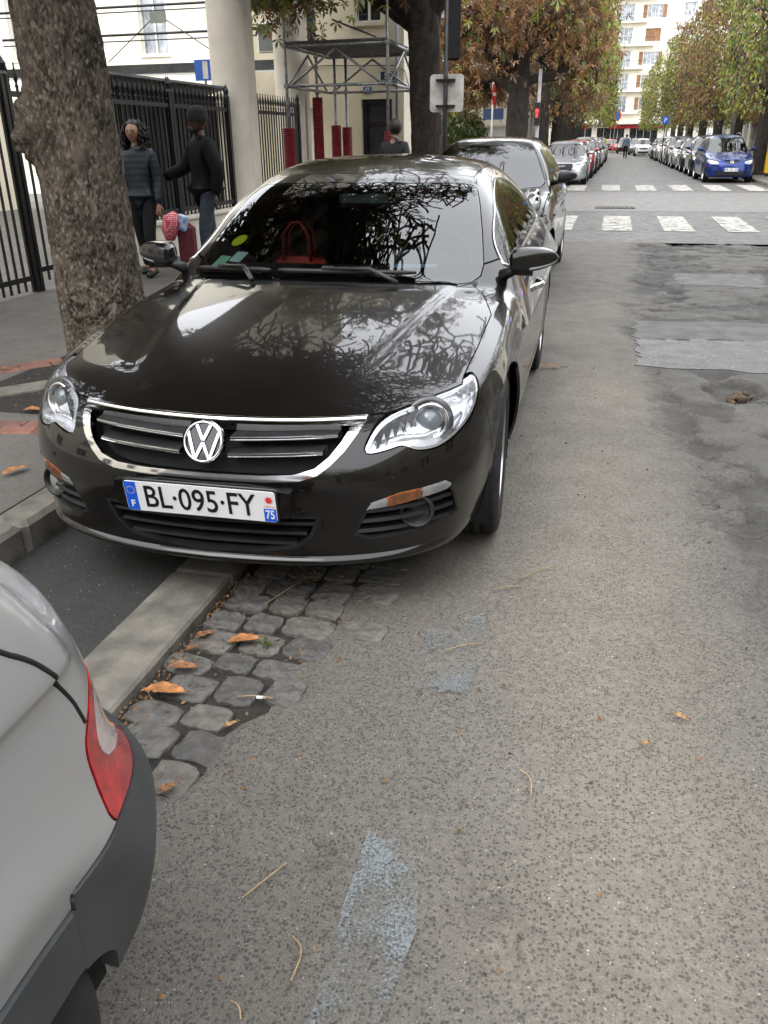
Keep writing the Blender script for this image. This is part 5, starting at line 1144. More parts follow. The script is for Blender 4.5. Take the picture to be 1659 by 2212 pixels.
def scaffold():
    s=thing('scaffold_tower','galvanised tube scaffold with plank deck and red post sleeves','scaffold',(-5.45,14.7,0)); W,Dp=1.75,2.3
    def tube(a,b,r=.024,name='tube'): m=MB(); m.tube(a,b,r,n=10); return m.build(name,STEEL,s,True)
    for (x,y,zt,sl,rs) in ((0,0,5.2,1.68,.115),(W,0,5.2,1.62,.07),(-.10,1.9,5.2,2.25,.105),(W+.02,Dp,5.2,1.55,.09),(.22,2.0,2.95,1.77,.10),(.41,2.1,2.95,1.72,.10)):
        tube((x,y,.115),(x,y,zt),.026,'standard'); pr=[]; z=.14
        while z<sl: pr+=[(rs*.86,z),(rs,z+.014),(rs*.86,z+.028)]; z+=.032
        m=MB(); m.lathe(pr,14,(x,y,0)); m.build('red_sleeve',REDS,s)
        for z in (2.34,2.93): m=MB(); m.box((x,y,z),(.08,.08,.07),ch=.012); m.build('coupler',STEEL,s)
    for z in (2.34,2.93,3.9,4.4):
        for a,b in (((0,0,z),(W,0,z)),((0,Dp,z),(W,Dp,z)),((0,0,z),(0,Dp,z)),((W,0,z),(W,Dp,z))): tube(a,b,.024,'ledger')
    for y in (0,Dp):
        for a,b in (((.1,y,2.36),(.88,y,2.88)),((.88,y,2.88),(1.62,y,2.36))): tube(a,b,.020,'brace')
    for x in (0,W):
        for a,b in (((x,.1,2.36),(x,1.15,2.88)),((x,1.15,2.88),(x,2.2,2.36))): tube(a,b,.020,'brace')
    tube((0,0,3.9),(1.0,.1,3.55),.024,'brace')
    for i in range(6): m=MB(); m.box((.15+.29*i,Dp/2,2.975),(.27,2.35,.035)); m.build('plank',PM('weathered_plank',(.11,.105,.10),.85,0,.25,6,.3,30),s)
    m=MB(); m.box((1.15,.25,3.16),(.5,.9,.025),rot=Matrix.Rotation(R(20),3,'Y')); m.build('loose_board',DKSTEEL,s)
def furniture():
    s=thing('sign_post','dark post with a pale sign plate seen from the back beside the tree','sign',(-2.50,13.4,.115)); m=MB(); m.tube((0,0,0),(0,0,3.9),.032,n=12); m.build('pole',DKSTEEL,s,True)
    m=MB(); P=[]; 
    for (cx,cz,a0) in ((.20,.20,0),(-.20,.20,90),(-.20,-.20,180),(.20,-.20,270)): P+=[(cx+.05*math.cos(R(a0+30*i)),cz+.05*math.sin(R(a0+30*i))) for i in range(4)]
    m.prism(P,(0,.012,0),(0.01,.036,2.0)); pl=m.build('sign_plate',SIGNW,s)
    for z in (1.83,2.17): m=MB(); m.box((.0,.0,z),(.28,.075,.028)); m.build('bracket',IRON,pl)
    m=MB(); m.box((.10,.02,3.0),(.20,.05,1.15),ch=.02); m.build('tall_sign',IRON,s)
    s=thing('pedestrian_signal','grey signal pole with a lit red pedestrian lamp at the junction','traffic light',(-2.35,27.7,.115)); m=MB(); m.tube((0,0,0),(0,0,3.25),.055,.05,12); m.build('pole',PM('pale_grey_pole',(.42,.43,.43),.5),s,True); m=MB(); m.box((-.02,-.11,2.05),(.17,.15,.62),ch=.02); m.build('signal_box',IRON,s)
    m=MB(); m.lathe([(.045,0),(.05,.02),(0,.021)],16,(-.02,-.19,2.14),(0,-1,0)); m.box((-.02,-.20,2.02),(.055,.01,.12)); m.build('red_lamp',PM('red_lamp_glow',(.8,.02,.02),.4,emit=((1,.02,.02),3.0)),s)
    s=thing('no_entry_sign','round sign seen edge-on above a dark blue board on a cream pole','sign',(-3.75,27.9,.115),R(86)); m=MB(); m.tube((0,0,0),(0,0,2.95),.03); m.build('pole',PM('cream_pole',(.50,.47,.38),.6),s,True); m=MB(); m.lathe([(.30,0),(.30,.012),(0,.013)],32,(0,-.03,2.62),(0,-1,0)); ds=m.build('red_disc',SIGNR,s); m=MB(); m.box((0,-.05,2.62),(.42,.006,.09)); m.build('white_bar',SIGNW,ds); m=MB(); m.box((0,-.035,2.08),(.62,.012,.30),rz=R(-86)); m.build('blue_board',SIGNB,s)
    for x,y,lb in ((-1.98,27.2,'black white-banded bollard close to the kerb corner of the junction'),(-1.80,26.7,'black white-banded bollard standing out in the road beside another')):
        s=thing('bollard',lb,'bollard',(x,y,0),0,'bollards at the junction'); m=MB(); m.lathe([(.085,0),(.075,.05),(.06,.08),(.06,1.08),(.04,1.15),(0,1.16)],14); m.build('post',BLACKP,s,True); m=MB(); m.lathe([(.063,.90),(.063,1.06)],14); m.build('white_band',WHITEP,s,True)
    s=thing('post_box','yellow free-standing post box on the far pavement','post box',(5.72,36.2,.115),R(-12)); m=MB(); m.box((0,0,.78),(.50,.42,1.40),ch=.05); m.build('box_body',YEL,s); m=MB(); m.box((0,0,1.50),(.56,.48,.10),ch=.03); m.build('lid',YEL,s); m=MB(); m.box((0,-.215,1.18),(.30,.02,.05)); m.build('slot',IRON,s); m=MB(); m.box((.0,-.214,.95),(.20,.01,.22)); m.build('notice',WHITEP,s); m=MB(); m.box((0,0,.04),(.42,.36,.09)); m.build('foot',IRON,s)
    for k,y in enumerate((33,62,92)):
        s=thing('street_lamp','tall grey lamp post reaching over the road %s'%('behind the second clipped tree','behind the fifth clipped tree','by the white balcony house')[k],'street lamp',(5.15,y+12,.115),0,'lamp posts along the right-hand trees'.replace('right-hand','clipped')); m=MB(); m.path([(0,0,0),(0,0,4.5),(0,0,8.0),(-.3,0,8.5),(-1.5,0,8.75)],[.09,.075,.055,.05,.04],10); m.build('post',PM('lamp_grey',(.30,.31,.31),.5),s,True); m=MB(); m.box((-1.8,0,8.78),(.7,.22,.11),ch=.03); m.build('lantern',SIGNW,s)
    s=thing('parking_sign','small blue parking plate on a thin post past the minivans','sign',(2.75,58,0)); m=MB(); m.tube((0,0,0),(0,0,2.6),.03); m.build('pole',DKSTEEL,s); m=MB(); m.box((0,-.04,2.45),(.40,.02,.42)); bd=m.build('board',BLUES,s); text_mesh('P',.34,WHITEP,'lettering',bd,(0,-.052,2.45),(1,0,0),(0,0,1),.001)
    s=thing('round_sign','round purple-red traffic sign on a thin pole at the street end','sign',(-.35,96,0)); m=MB(); m.tube((0,0,0),(0,0,3.6),.04); m.build('pole',STEEL,s); m=MB(); m.lathe([(.55,0),(.55,.02),(0,.021)],24,(0,-.05,3.6),(0,-1,0)); ds=m.build('disc',SIGNR,s); m=MB(); m.lathe([(.40,0),(.40,.02),(0,.021)],24,(0,-.065,3.6),(0,-1,0)); m.build('inner_disc',BLUES,ds)
def far_buildings():
    # across the junction on the school side
    b=thing('garden_wall','white garden wall behind the clipped shrub at the junction','wall',(-9.2,33.0,0)); m=MB(); m.box((2.6,0,.95),(5.6,.25,1.9)); m.build('wall_body',WHITEW,b); m=MB(); m.box((2.6,0,1.93),(5.7,.35,.06)); m.build('coping',CONCR,b)
    g=thing('garden_railing','short black railing in front of the white garden wall','fence',(-7.6,31.6,.115)); m=MB(); m.box((1.6,0,1.15),(3.2,.04,.04)); m.build('rail',IRON,g); rail_bars(g,(0,0),(3.2,0),0,1.3,.14,.012,IRON,'bar')
    s=thing('garden_shrub','rounded evergreen shrub over the black garden railing','shrub',(-5.6,31.9,.115)); rg=np.random.default_rng(8); q=rg.normal(0,1,(2600,3)); q/=np.linalg.norm(q,axis=1,keepdims=True); q=q*rg.uniform(.75,1.05,(2600,1))*[1.1,.8,.75]+[0,0,1.65]; foliage('crown',q,.16,simple_leaf(),LEAVES,s,np.full(2600,3),rg); m=MB(); m.path([(0,0,0),(.05,0,.7),(0,0,1.4)],[.06,.05,.03]); m.build('trunk',TWIG,s)
    b=thing('grey_house','plain grey-beige gable wall behind the garden wall','house',(-11.5,38,0)); facade(b,(0,0,0),(1,0),7.2,6.0,[],GREYB); facade(b,(7.2,0,0),(0,1),14,6,[(2+3.2*i,3.2+3.2*i,1.2,2.8,'win') for i in range(3)],GREYB); m=MB(); m.box((3.6,7,6.1),(7.6,14.4,.25)); m.build('roof',TILE,b)
    b=thing('terrace_block','long pale block behind the clipped trees past the grey house','building',(-6.8,54,0)); facade(b,(0,0,0),(0,1),70,11,[(2+4*i,3.3+4*i,z,z+1.7,'win') for i in range(17) for z in (1.0,4.2,7.4)],CREAM2)
    # shops across the road
    b=thing('shop_terrace','shaded shop terrace with lit signs behind the clipped trees by the post box','building',(9.2,28.5,0)); H=[(1+4.6*i,4.4+4.6*i,.3,2.7,'win') for i in range(13)]+[(1.4+4.6*i,2.8+4.6*i,4.2,5.8,'win') for i in range(13)]
    facade(b,(0,62,0),(0,-1),62,7.5,[(62-a[1],62-a[0],*a[2:]) for a in H],CREAM2); facade(b,(0,0,0),(1,0),14,7.5,[(2,3.4,1,2.8,'win')],CREAM2)
    for i in range(6): m=MB(); m.box((-.45,3+4.6*i*2,2.95),(.9,4.0,.08),rot=Matrix.Rotation(R(-18),3,'Y')); m.build('awning',[SIGNB,REDSHOP,SHUT][i%3],b)
    for (y,z,c,n_) in ((34.,3.0,(1,.06,.04),'red'),(32.6,3.15,(.1,.2,1),'blue'),(44.,2.9,(1,.08,.05),'red')): m=MB(); m.lathe([(.28,0),(.28,.06),(0,.061)],18,(-.95,y-28.5+.0,z),(-.55,-.83,0)); m.build('lit_sign',PM('lit_%s'%n_,c,.4,emit=(c,4.0)),b)
    b=thing('white_balcony_block','white apartment house with stacked balconies above the clipped trees','building',(8.6,98,0)); facade(b,(0,34,0),(0,-1),34,20,[(2+5*i,4+5*i,z,z+1.6,'win') for i in range(6) for z in (4,7,10,13,16)],WHITEW); facade(b,(0,0,0),(1,0),16,20,[],WHITEW)
    for z in (6.6,9.6,12.6,15.6): m=MB(); m.box((-.6,4,z),(1.2,6,.18)); bl=m.build('balcony',CONCR,b); m=MB(); m.box((-1.15,4,z+.55),(.05,6,.95)); m.build('balcony_front',SIGNB,bl); m=MB(); m.box((-.6,1.02,z+.55),(1.1,.05,.95)); m.build('balcony_side',SIGNB,bl)
    # apartment block closing the street
    b=thing('apartment_block','tall cream apartment block with balconies and red shops closing the street','building',(0,142,0)); fl=[5.0+2.95*k for k in range(8)]
    H=[];w1=15.6
    for k,z in enumerate(fl):
        H+= [(11.9,14.3,z,z+2.2,'curtain'),(16.1,18.2,z+.35,z+2.0,'shutter' if k==3 else 'curtain'),(6.5,8.7,z+.35,z+2.0,'win'),(1.5,3.7,z,z+2.2,'curtain')]
    H=[(a,b_,z0,z1,k) for (a,b_,z0,z1,k) in H]+[(.8+4.8*i,4.9+4.8*i,.3,3.0,'win') for i in range(4)]
    facade(b,(-13.5,0,0),(1,0),19.9,30,H,CREAM2)
    H2=[]
    for k,z in enumerate(fl): H2+= [(1.2,3.3,z+.35,z+2.0,'shutter' if k in (2,6,7) else 'curtain'),(5.2,7.2,z+.35,z+2.0,'shutter' if k in (1,4) else 'win')]
    facade(b,(6.4,0,0),(.93,-.36),9.5,30,H2,WHITEW)
    for k,z in enumerate(fl):
        m=MB(); m.box((.6,-.5,z-.15),(6.6 if k%2 else 4.2,1.0,.16)); bl=m.build('balcony',CREAM2,b); m=MB(); m.box((.6,-.97,z+.85),(6.6 if k%2 else 4.2,.05,.05)); m.build('hand_rail',IRON,bl)
        for xx in np.linspace(-2.6 if k%2 else -1.4,3.8 if k%2 else 2.6,12): m=MB(); m.box((xx,-.97,z+.38),(.03,.03,.95)); m.build('baluster',IRON,bl)
        for xx in (15.75,18.45):
            if k!=3: m=MB(); m.box((xx-13.5,-.03,z+1.17),(.55,.05,1.65)); m.build('shutter',SHUT,b)
    m=MB(); m.box((-3.5,-.9,3.55),(20,1.8,.3)); m.build('shop_canopy',SIGNW,b)
    for x0,wd in ((-7.6,6.4),(.6,4.0),(5.2,4.6)): m=MB(); m.box((x0,-.25,3.12),(wd,.3,.55)); m.build('shop_fascia',REDSHOP,b)
    # far terrace left of the block keeps the street closed behind the trees
    b=thing('end_terrace','low pale terrace at the street end behind the clipped trees','building',(-40,146,0)); facade(b,(0,0,0),(1,0),26,14,[(2+4*i,3.6+4*i,z,z+1.7,'win') for i in range(6) for z in (4.5,8)],WHITEW)
    b=thing('facing_block','darkened buff apartment house across the road from the school','building',(9.2,-40,0)); facade(b,(0,58,0),(0,-1),58,9,[(2+4*i,3.4+4*i,z,z+1.9,'win') for i in range(13) for z in (1,4.3)],BUFF)
    b=thing('block_behind','darkened buff apartment house at the bottom of the street','building',(-40,-60,0)); facade(b,(80,0,0),(-1,0),80,14,[(2+4*i,3.4+4*i,z,z+1.9,'win') for i in range(19) for z in (1,4.3,7.4,10.3)],BUFF)
# ---------------------------------------------------------------- silver hatchback whose rear corner cuts into the picture
def silver():
    car=thing('parked_hatchback','silver hatchback with grey plastic bumper parked nose away from the dark saloon','car',(-1.435,-1.865,0))
    PT=paint('silver_lacquer',(.41,.41,.41),.5,.30,.05); B=Body(SV); S=Shell(B,24,170,210,.2,2.25,110)
    RB=lambda V:np.stack([.64*V[:,1]-.77*V[:,0],V[:,2]],1)
    lamp=chaikin([(1.231,.775),(1.262,.68),(1.285,.578),(1.209,.569),(1.148,.568),(1.10,.572),(1.072,.574),(1.087,.632),(1.096,.70),(1.117,.722),(1.163,.755)],1)
    clr=chaikin([(1.205,.745),(1.245,.66),(1.25,.605),(1.14,.635),(1.122,.672),(1.135,.705),(1.165,.735)],1)
    arch=chaikin([(1.98,-.1),(1.98,.34),(2.05,.415),(2.28,.436),(2.50,.43),(2.585,.40),(2.63,.33),(2.64,-.1)],2)
    back=lambda V:(V[:,1]>2.3)&(V[:,0]>.3)
    S.feat('arch',lambda V:far(V[:,0]>.4,lambda V:np.minimum(polysd(arch,V[:,1:]),np.hypot(V[:,1],V[:,2]-.29)-.33),V))
    S.feat('under',lambda V:far(V[:,1]>2.5,lambda V:V[:,2]-.30-.10*np.clip((V[:,1]-2.6)/.3,0,1)*0,V))
    S.feat('clear',lambda V:far(back(V),lambda V:polysd(clr,RB(V)),V)); S.feat('lamp',lambda V:far(back(V),lambda V:polysd(lamp,RB(V)),V),.004)
    S.feat('rear_bumper',lambda V:np.maximum(V[:,2]-.567-.03*np.clip((V[:,1]-2.7)*4,0,1),2.535-V[:,1]),.004)
    S.feat('moulding',lambda V:far((V[:,0]>.5),lambda V:np.maximum(np.maximum(np.abs(V[:,2]-.487)-.052,V[:,1]-2.53),.35-V[:,1]),V),.003)
    ht=[(2.45,1.06),(2.565,.92),(2.60,.889),(2.625,.853),(2.668,.785),(2.68,.73),(2.66,.60)]
    sg=chaikin([(.75,.96),(1.1,1.22),(1.5,1.32),(2.0,1.31),(2.25,1.22),(2.36,1.05),(2.2,1.0)],1); rw=sym([(0,2.70),(.55,2.66),(.52,2.48),(0,2.45)]); wsp=sym([(0,.52),(.55,.68),(.50,1.2),(0,1.08)])
    S.feat('side_glass',lambda V:far(V[:,0]>.4,lambda V:polysd(sg,YZ(V)),V),.004); S.feat('rear_glass',lambda V:far(V[:,2]>.97,lambda V:polysd(rw,XY(V)),V),.004); S.feat('windscreen',lambda V:far(V[:,2]>.9,lambda V:polysd(wsp,XY(V)),V),.004)
    S.label(); S.emit('body_shell','body',PT,car); S.emit('rear_bumper','rear_bumper',GREYP,car,off=.004,flange=.03); S.emit('rear_window','rear_glass',TINT,car,flange=0); S.emit('windscreen','windscreen',TINT,car,flange=0)
    for sd,sg_ in (('R',1),('L',-1)):
        S.emit('side_moulding','moulding',GREYP,car,off=.008,side=sd); t=S.emit('tail_lamp','lamp',REDL,car,off=.001,flange=.02,side=sd); S.emit('clear_lens','clear',PM('pale_lens',(.55,.47,.45),.15,0,.12,30,coat=1),t,off=.001,side=sd); S.emit('side_window','side_glass',TINT,car,side=sd,flange=0)
        ys=np.linspace(2.55,2.62,4)
    hp=chaikin(ht[:-1],2,False); hp=surf_x(B,hp[:,0],hp[:,1])
    for sgn in (1,-1): m=MB(); m.path([(sgn*(p[0]-.002),p[1],p[2]) for p in hp],.0045,8); m.build('tailgate_gap_line',UNDER,car,True)  # black tube stands in for the shade of the open tailgate gap
    inner_shell(B,SV,car); W=wheel_mesh(.285,.185)
    for sgn in (1,-1):
        put_wheel(car,W,(sgn*.705,0,.285),sgn); put_wheel(car,W,(sgn*.705,2.30,.285),sgn)
    wheel_well(car,B,0,.29,.34,.5,.79); m=MB(); m.box((0,2.32,.34),(1.50,.66,.20)); m.build('underbody',UNDER,car)
    m=MB(); m.tube((.55,2.62,.27),(.55,2.86,.26),.028); m.build('exhaust_pipe',STEEL,car,True)
    for sgn in (1,-1): door_mirror(car,sgn,.80,.98,.75,1.0,.06,.08,PT,False,(.76,.78,.94))
    return car
# ---------------------------------------------------------------- the other parked cars
def genP(wb,fo,ro,hw,H,hood,nz,ws0,ws1):
    s=(H-.10-hood)/(ws1-ws0); e=wb+ro; k=hood/.925
    return dict(wb=wb,belt=hood-.03,ym=wb*.72,gbot=hood-.16,
     top=[(-fo-.1,nz-.06),(-fo+.06,nz),(-fo+.3,nz+.06),(-.1,hood-.07),(ws0,hood),(ws0+.6,hood+.02),(wb,hood+.04),(e,hood+.06)],
     W=[(-fo,hw-.05),(-fo+.4,hw-.02),(0,hw-.005),(wb*.5,hw),(wb,hw-.005),(e,hw-.06)],
     S=[(.1,-.07),(.2*k,-.045),(.32*k,-.015),(.5*k,0),(.65*k,-.004),(.78*k,-.02),(.88*k,-.045),(k,-.09)],
     nose=[(.12,-fo+.06),(.2,-fo+.02),(.35,-fo),(.5,-fo+.005),(nz-.08,-fo+.05),(nz,-fo+.13),(nz+.1,-fo+.3)],
     tail=[(.1,e-.1),(.3,e),(.6,e),(.9,e-.05),(1.05,e-.12)],
     bowf=[(0,0),(.3,.025),(.5,.08),(hw-.25,.15),(hw-.12,.28),(hw-.02,.50),(hw+.05,.75)],bowr=[(0,0),(.4,.02),(.6,.06),(.75,.16),(.9,.4)],
     roof=[(ws0-.5,hood-.5*s),(ws0,hood),((ws0+ws1)/2,(hood+H-.1)/2+.015),(ws1,H-.09),(ws1+.3,H-.02),(ws1+.7,H),(wb*.9,H-.01),(e-.5,H-.07),(e-.22,H-.25),(e-.06,hood+.08),(e+.05,hood-.3)],
     green=[(hood-.12,hw-.02),(hood,hw-.08),(hood+.2,hw-.16),(H-.1,hw-.29),(H+.05,hw-.38)],
     crown=.08,rcrown=.09,wbow=.2,kf=.10,kr=.10,kt=.05,kg=.06,ku=.015,floor=.18,flare=[(0,.31,.014,.35),(wb,.31,.014,.35)],crease=(.66*k,.03,.006))
def generic_car(name,label,loc,P,pt,plate=None,grille=None,lamp=None,emblem=None,q=1.,rails=False,group='cars parked along the street',rz=0.,wr=.31,lampmat=None,tail=False):
    car=thing(name,label,'car',loc,rz,group); B=Body(P); wb=P['wb']; S=Shell(B,int(34*q),int(80*q),int(72*q),-.05,wb+.1)
    fo=-P['nose'][2][1]; hw=P['W'][3][1]; hood=P['top'][4][1]; nz=P['top'][1][1]; ws0=P['top'][4][0]; H=P['roof'][5][1]; ws1=P['roof'][3][0]; e=P['tail'][1][0]
    ws=sym([(0,ws0+.01),(hw*.5,ws0+.06),(hw-.20,ws0+.17),(hw-.16,ws0+.27),(hw-.35,ws1+.04),(hw-.40,ws1+.05),(0,ws1-.03)])
    dl=chaikin([(ws0+.36,hood+.05),((ws0+ws1)/2+.25,(hood+H)/2-.02),(ws1+.22,H-.13),(ws1+.6,H-.10),(wb*.85,H-.11),(e-.5,H-.18),(e-.42,hood+.09),(wb*.6,hood+.06)],1)
    lamp=lamp or [(.55,-.12),(.57,-.02),(.80,.03),(.955,.075),(.975,0),(.93,-.07),(.82,-.13)]; lm=chaikin([(a*hw,nz+b) for a,b in lamp],1)
    gr=grille or [(0,-.02),(.48,-.02),(.45,-.13),(.3,-.17),(0,-.17)]; gp=sym([(a*hw,nz+b) for a,b in gr]); low=sym([(0,.40),(hw*.62,.40),(hw*.58,.28),(hw*.4,.235),(0,.23)])
    S.feat('arch',lambda V:far(V[:,0]>.4,lambda V:np.minimum(np.hypot(V[:,1],V[:,2]-wr),np.hypot(V[:,1]-wb,V[:,2]-wr))-wr-.045,V))
    S.feat('windscreen',lambda V:far(V[:,2]>hood-.1,lambda V:polysd(ws,XY(V)),V),.008 if q>1 else 0); S.feat('side_glass',lambda V:far(V[:,0]>.4,lambda V:polysd(dl,YZ(V)),V))
    S.feat('lamp',lambda V:far((V[:,1]<-.15)&(V[:,0]>.3),lambda V:polysd(lm,XZ(V)),V),.006); S.feat('grille',lambda V:far(V[:,1]<-.4,lambda V:polysd(gp,XZ(V)),V)); S.feat('low',lambda V:far(V[:,1]<-.4,lambda V:polysd(low,XZ(V)),V))
    for yl in (ws0-.02,(ws0+wb)/2+.25): S.band('gap',lambda V,yl=yl:V[:,1]-yl,.004,lambda V:(V[:,0]>.6)&(V[:,2]<hood+.02))
    S.band('hood_gap',lambda V:V[:,0]-(hw-.10)+.10*np.clip(-V[:,1]/fo,0,1)**2,.004,lambda V:(V[:,1]<ws0+.1)&(V[:,2]>nz-.02))
    S.label(); S.emit('body_shell','body',pt,car); S.emit('windscreen','windscreen',GLASS,car,flange=0)
    S.emit('grille','grille',BLACKP,car,off=-.025,flange=0); S.emit('lower_intake','low',BLACKP,car,off=-.025,flange=0)
    for sd in 'RL':
        S.emit('side_window','side_glass',TINT,car,side=sd,flange=0); h=S.emit('headlight','lamp',LENS,car,side=sd,flange=0); S.emit('reflector','lamp',lampmat or LAMPW,h,off=-.03,flange=0,side=sd)
        sg=1 if sd=='R' else -1; c=np.mean(lm,0); p=surf_y(B,[c[0]],[c[1]])[0]; nd=np.array([.3*sg,-.9,.25]); nd/=np.linalg.norm(nd); p[0]*=sg
        m=MB(); m.lathe([(.0,.0),(.03,-.002),(.05,-.012),(.06,-.004)],16,p-nd*.018,nd); m.build('lamp_bowl',REFL,h,True)
    inner_shell(B,P,car,n=(14,26,26)); m=MB(); m.box((0,wb/2,.30),(hw*1.7,wb+.3,.18)); m.build('underbody',UNDER,car)
    m=MB(); m.prism([(ws0+.1,hood-.2),(ws0+.15,hood-.03),(ws0+.6,hood),(ws0+.75,hood-.2)],(hw*1.5,0,0),(-hw*.75,0,0),(0,1,0),(0,0,1)); m.build('dashboard',BLACKP,car)
    for sx in (-.36,.36): m=MB(); m.box((sx,ws0+1.5,hood-.05),(.46,.14,.75),ch=.05); m.box((sx,ws0+1.56,hood+.42),(.24,.08,.16),ch=.03); m.build('front_seat',CLOTHK,car)
    W=WHEELS.setdefault(wr,wheel_mesh(wr,.2))
    for sgn in (1,-1):
        for y in (0,wb): put_wheel(car,W,(sgn*(hw-.115),y,wr),sgn)
        door_mirror(car,sgn,hw-.03,hw+.17,ws0+.42,hood+.10,.062,.075,pt if name!='black_hatchback' else BLACKP,False,(hw-.10,ws0+.45,hood+.04))
        if rails: m=MB(); m.path([(sgn*(hw-.33),ws1+.4,H-.03),(sgn*(hw-.33),ws1+.6,H+.035),(sgn*(hw-.33),wb*.9,H+.03),(sgn*(hw-.33),wb*.9+.3,H-.04)],.016,6); m.build('roof_rail',STEEL,car,True)
    if plate:
        p=surf_y(B,[0],[.44])[0]; reg_plate(car,plate,(0,p[1]-.012,.44),R(-4),False)
    zc=nz-.06 if emblem!='rings' else nz-.075; p=surf_y(B,[0],[zc])[0]
    if emblem=='rings':
        for k in range(4): m=MB(); m.lathe([(.036+.005*math.cos(t),.005*math.sin(t)) for t in np.linspace(0,2*math.pi,7)[:-1]],20,(-.087+.058*k,p[1]-.006,zc),(0,-1,.25),close=True); m.build('emblem_ring',CHROME,car,True)
    elif emblem=='wing':
        m=MB(); m.lathe([(.055+.006*math.cos(t),.006*math.sin(t)) for t in np.linspace(0,2*math.pi,7)[:-1]],24,(0,p[1]-.006,zc),(0,-1,.25),close=True); em=m.build('emblem',CHROME,car,True)
        m=MB(); m.path([(-.05,p[1]-.008,zc+.012),(-.02,p[1]-.01,zc-.004),(0,p[1]-.01,zc-.016),(.02,p[1]-.01,zc-.004),(.05,p[1]-.008,zc+.012)],.006,6); m.build('emblem_wing',CHROME,em)
    elif emblem: m=MB(); m.lathe([(0,.006),(.03,.006),(.045,0)],16,(0,p[1]-.004,zc),(0,-1,.25)); m.build('emblem',CHROME,car,True)
    return car
WHEELS={}
def cars():
    BLK=paint('black_lacquer',(.010,.010,.011),.3,.3,.2); SIL=paint('bright_silver_lacquer',(.42,.42,.43),.6,.3,.06); RED=paint('red_lacquer',(.42,.012,.018),.1,.35,.05); BLU=paint('blue_lacquer',(.010,.030,.16),.45,.3,.15); NAV=paint('navy_lacquer',(.018,.022,.040),.4,.3,.15); GRY=paint('grey_lacquer',(.11,.11,.115),.5,.3,.1); WHT=paint('white_lacquer',(.66,.66,.65),.0,.4,.02)
    hatch=lambda:genP(2.48,.80,.62,.835,1.50,.93,.72,.40,1.12); comp=lambda:genP(2.63,.86,.80,.885,1.43,.92,.70,.50,1.22); city=lambda:genP(2.34,.68,.50,.80,1.46,.95,.72,.25,.95); mpv=lambda:genP(2.67,.85,.80,.85,1.58,.98,.74,.35,1.15)
    bug=generic_car('black_hatchback','black hatchback with bulging oval headlamps parked tight behind the dark saloon',(-1.38,9.15,0),genP(2.43,.72,.60,.83,1.52,1.0,.78,.34,1.05),BLK,None,None,[(.60,-.10),(.62,-.02),(.80,.0),(.93,.0),(.95,-.06),(.84,-.12),(.68,-.13)],'disc',2.2,wr=.30,lampmat=REFL)
    for sx in (1,-1):
        m=MB(); m.ball((0,0,0),1,24,16,(.105,.19,.085)); h=m.build('oval_headlamp',LAMPW,bug,True); h.location=(sx*.60,-.30,.905); h.rotation_euler=(R(24),sx*R(24),sx*R(10))
        m=MB(); m.ball((0,0,0),1,24,16,(.112,.20,.092)); c=m.build('clear_cover',LENS,h,True)
        for q in (-.07,.05): m=MB(); m.lathe([(0,.0),(.03,.004),(.05,.02),(.055,.022)],18,(0,q,.072),(0,-.5,.8)); m.build('lamp_bowl',CHROME,h,True)
    generic_car('silver_hatchback','silver hatchback with four-ring badge and wide dark grille past the junction',(-1.78,32.4,0),comp(),SIL,'EM-329-HZ',[(0,0),(.40,0),(.44,-.08),(.34,-.40),(0,-.41)],[(.52,-.11),(.54,-.03),(.80,.02),(.95,.06),(.97,0),(.90,-.06),(.72,-.10)],'rings',1.5)
    row=[('small_red_car','small bright red hatchback tucked behind the silver hatchback with rings',37.4,city,RED,'disc'),('parked_car','black hatchback parked behind the small red car',42.2,hatch,BLK,'disc'),('parked_car','dark grey people carrier in the kerb row behind the black hatchback past the red car',47.2,mpv,GRY,'disc'),('parked_car','white hatchback in the row beyond the dark grey people carrier',52.4,comp,WHT,'disc'),('parked_car','navy hatchback under the clipped trees beyond the white hatchback',57.6,hatch,NAV,None),('parked_car','grey saloon under the clipped trees towards the street end',63.0,comp,GRY,None),('parked_car','black people carrier under the clipped trees at the row end',68.6,mpv,BLK,None)]
    for n,l,y,P,c,e in row: generic_car(n,l,(-1.62+.006*(y-37),y,0),P(),c,None,None,None,e,.9)
    generic_car('blue_minivan','bright blue minivan with roof rails parked at the corner past the far crossing',(3.93,34.1,0),mpv(),BLU,'AR-241-ZK',[(0,.0),(.30,.0),(.27,-.06),(.16,-.11),(0,-.12)],[(.50,-.11),(.52,-.01),(.75,.02),(.95,.05),(.97,-.03),(.88,-.10),(.7,-.13)],'wing',1.5,True,rz=R(2))
    row=[('navy_minivan','dark navy minivan with pale round headlamps behind the blue minivan',39.4,mpv,NAV,'disc'),('parked_car','dark hatchback behind the navy minivan under the brown trees',44.4,hatch,NAV,'disc'),('parked_car','silver hatchback under the brown clipped trees past the dark hatchback',49.4,comp,SIL,'disc'),('parked_car','grey minivan in the row past the silver hatchback under the trees',54.6,mpv,GRY,None),('parked_car','white small car in the row near the small parking plate',60.2,city,WHT,None),('parked_car','silver minivan near the fourth clipped tree',66.,mpv,SIL,None),('parked_car','dark hatchback near the small yellowing trees',72.,hatch,BLK,None)]
    for n,l,y,P,c,e in row: generic_car(n,l,(3.85-.012*(y-39),y,0),P(),c,None,None,None,e,.9)
    for n,l,x,y,P,c in (('parked_car','white small car with rounded nose standing out at the street end',2.35,84,city,WHT),('parked_car','black van-like car across the street end before the red shops',.9,100,mpv,BLK),('small_red_car','red car half hidden behind the black car before the red shops',-.7,108,comp,RED),('parked_car','dark grey hatchback beside the white small car at the street end',2.0,91,hatch,GRY)): generic_car(n,l,(x,y,0),P(),c,None,None,None,None,.8)
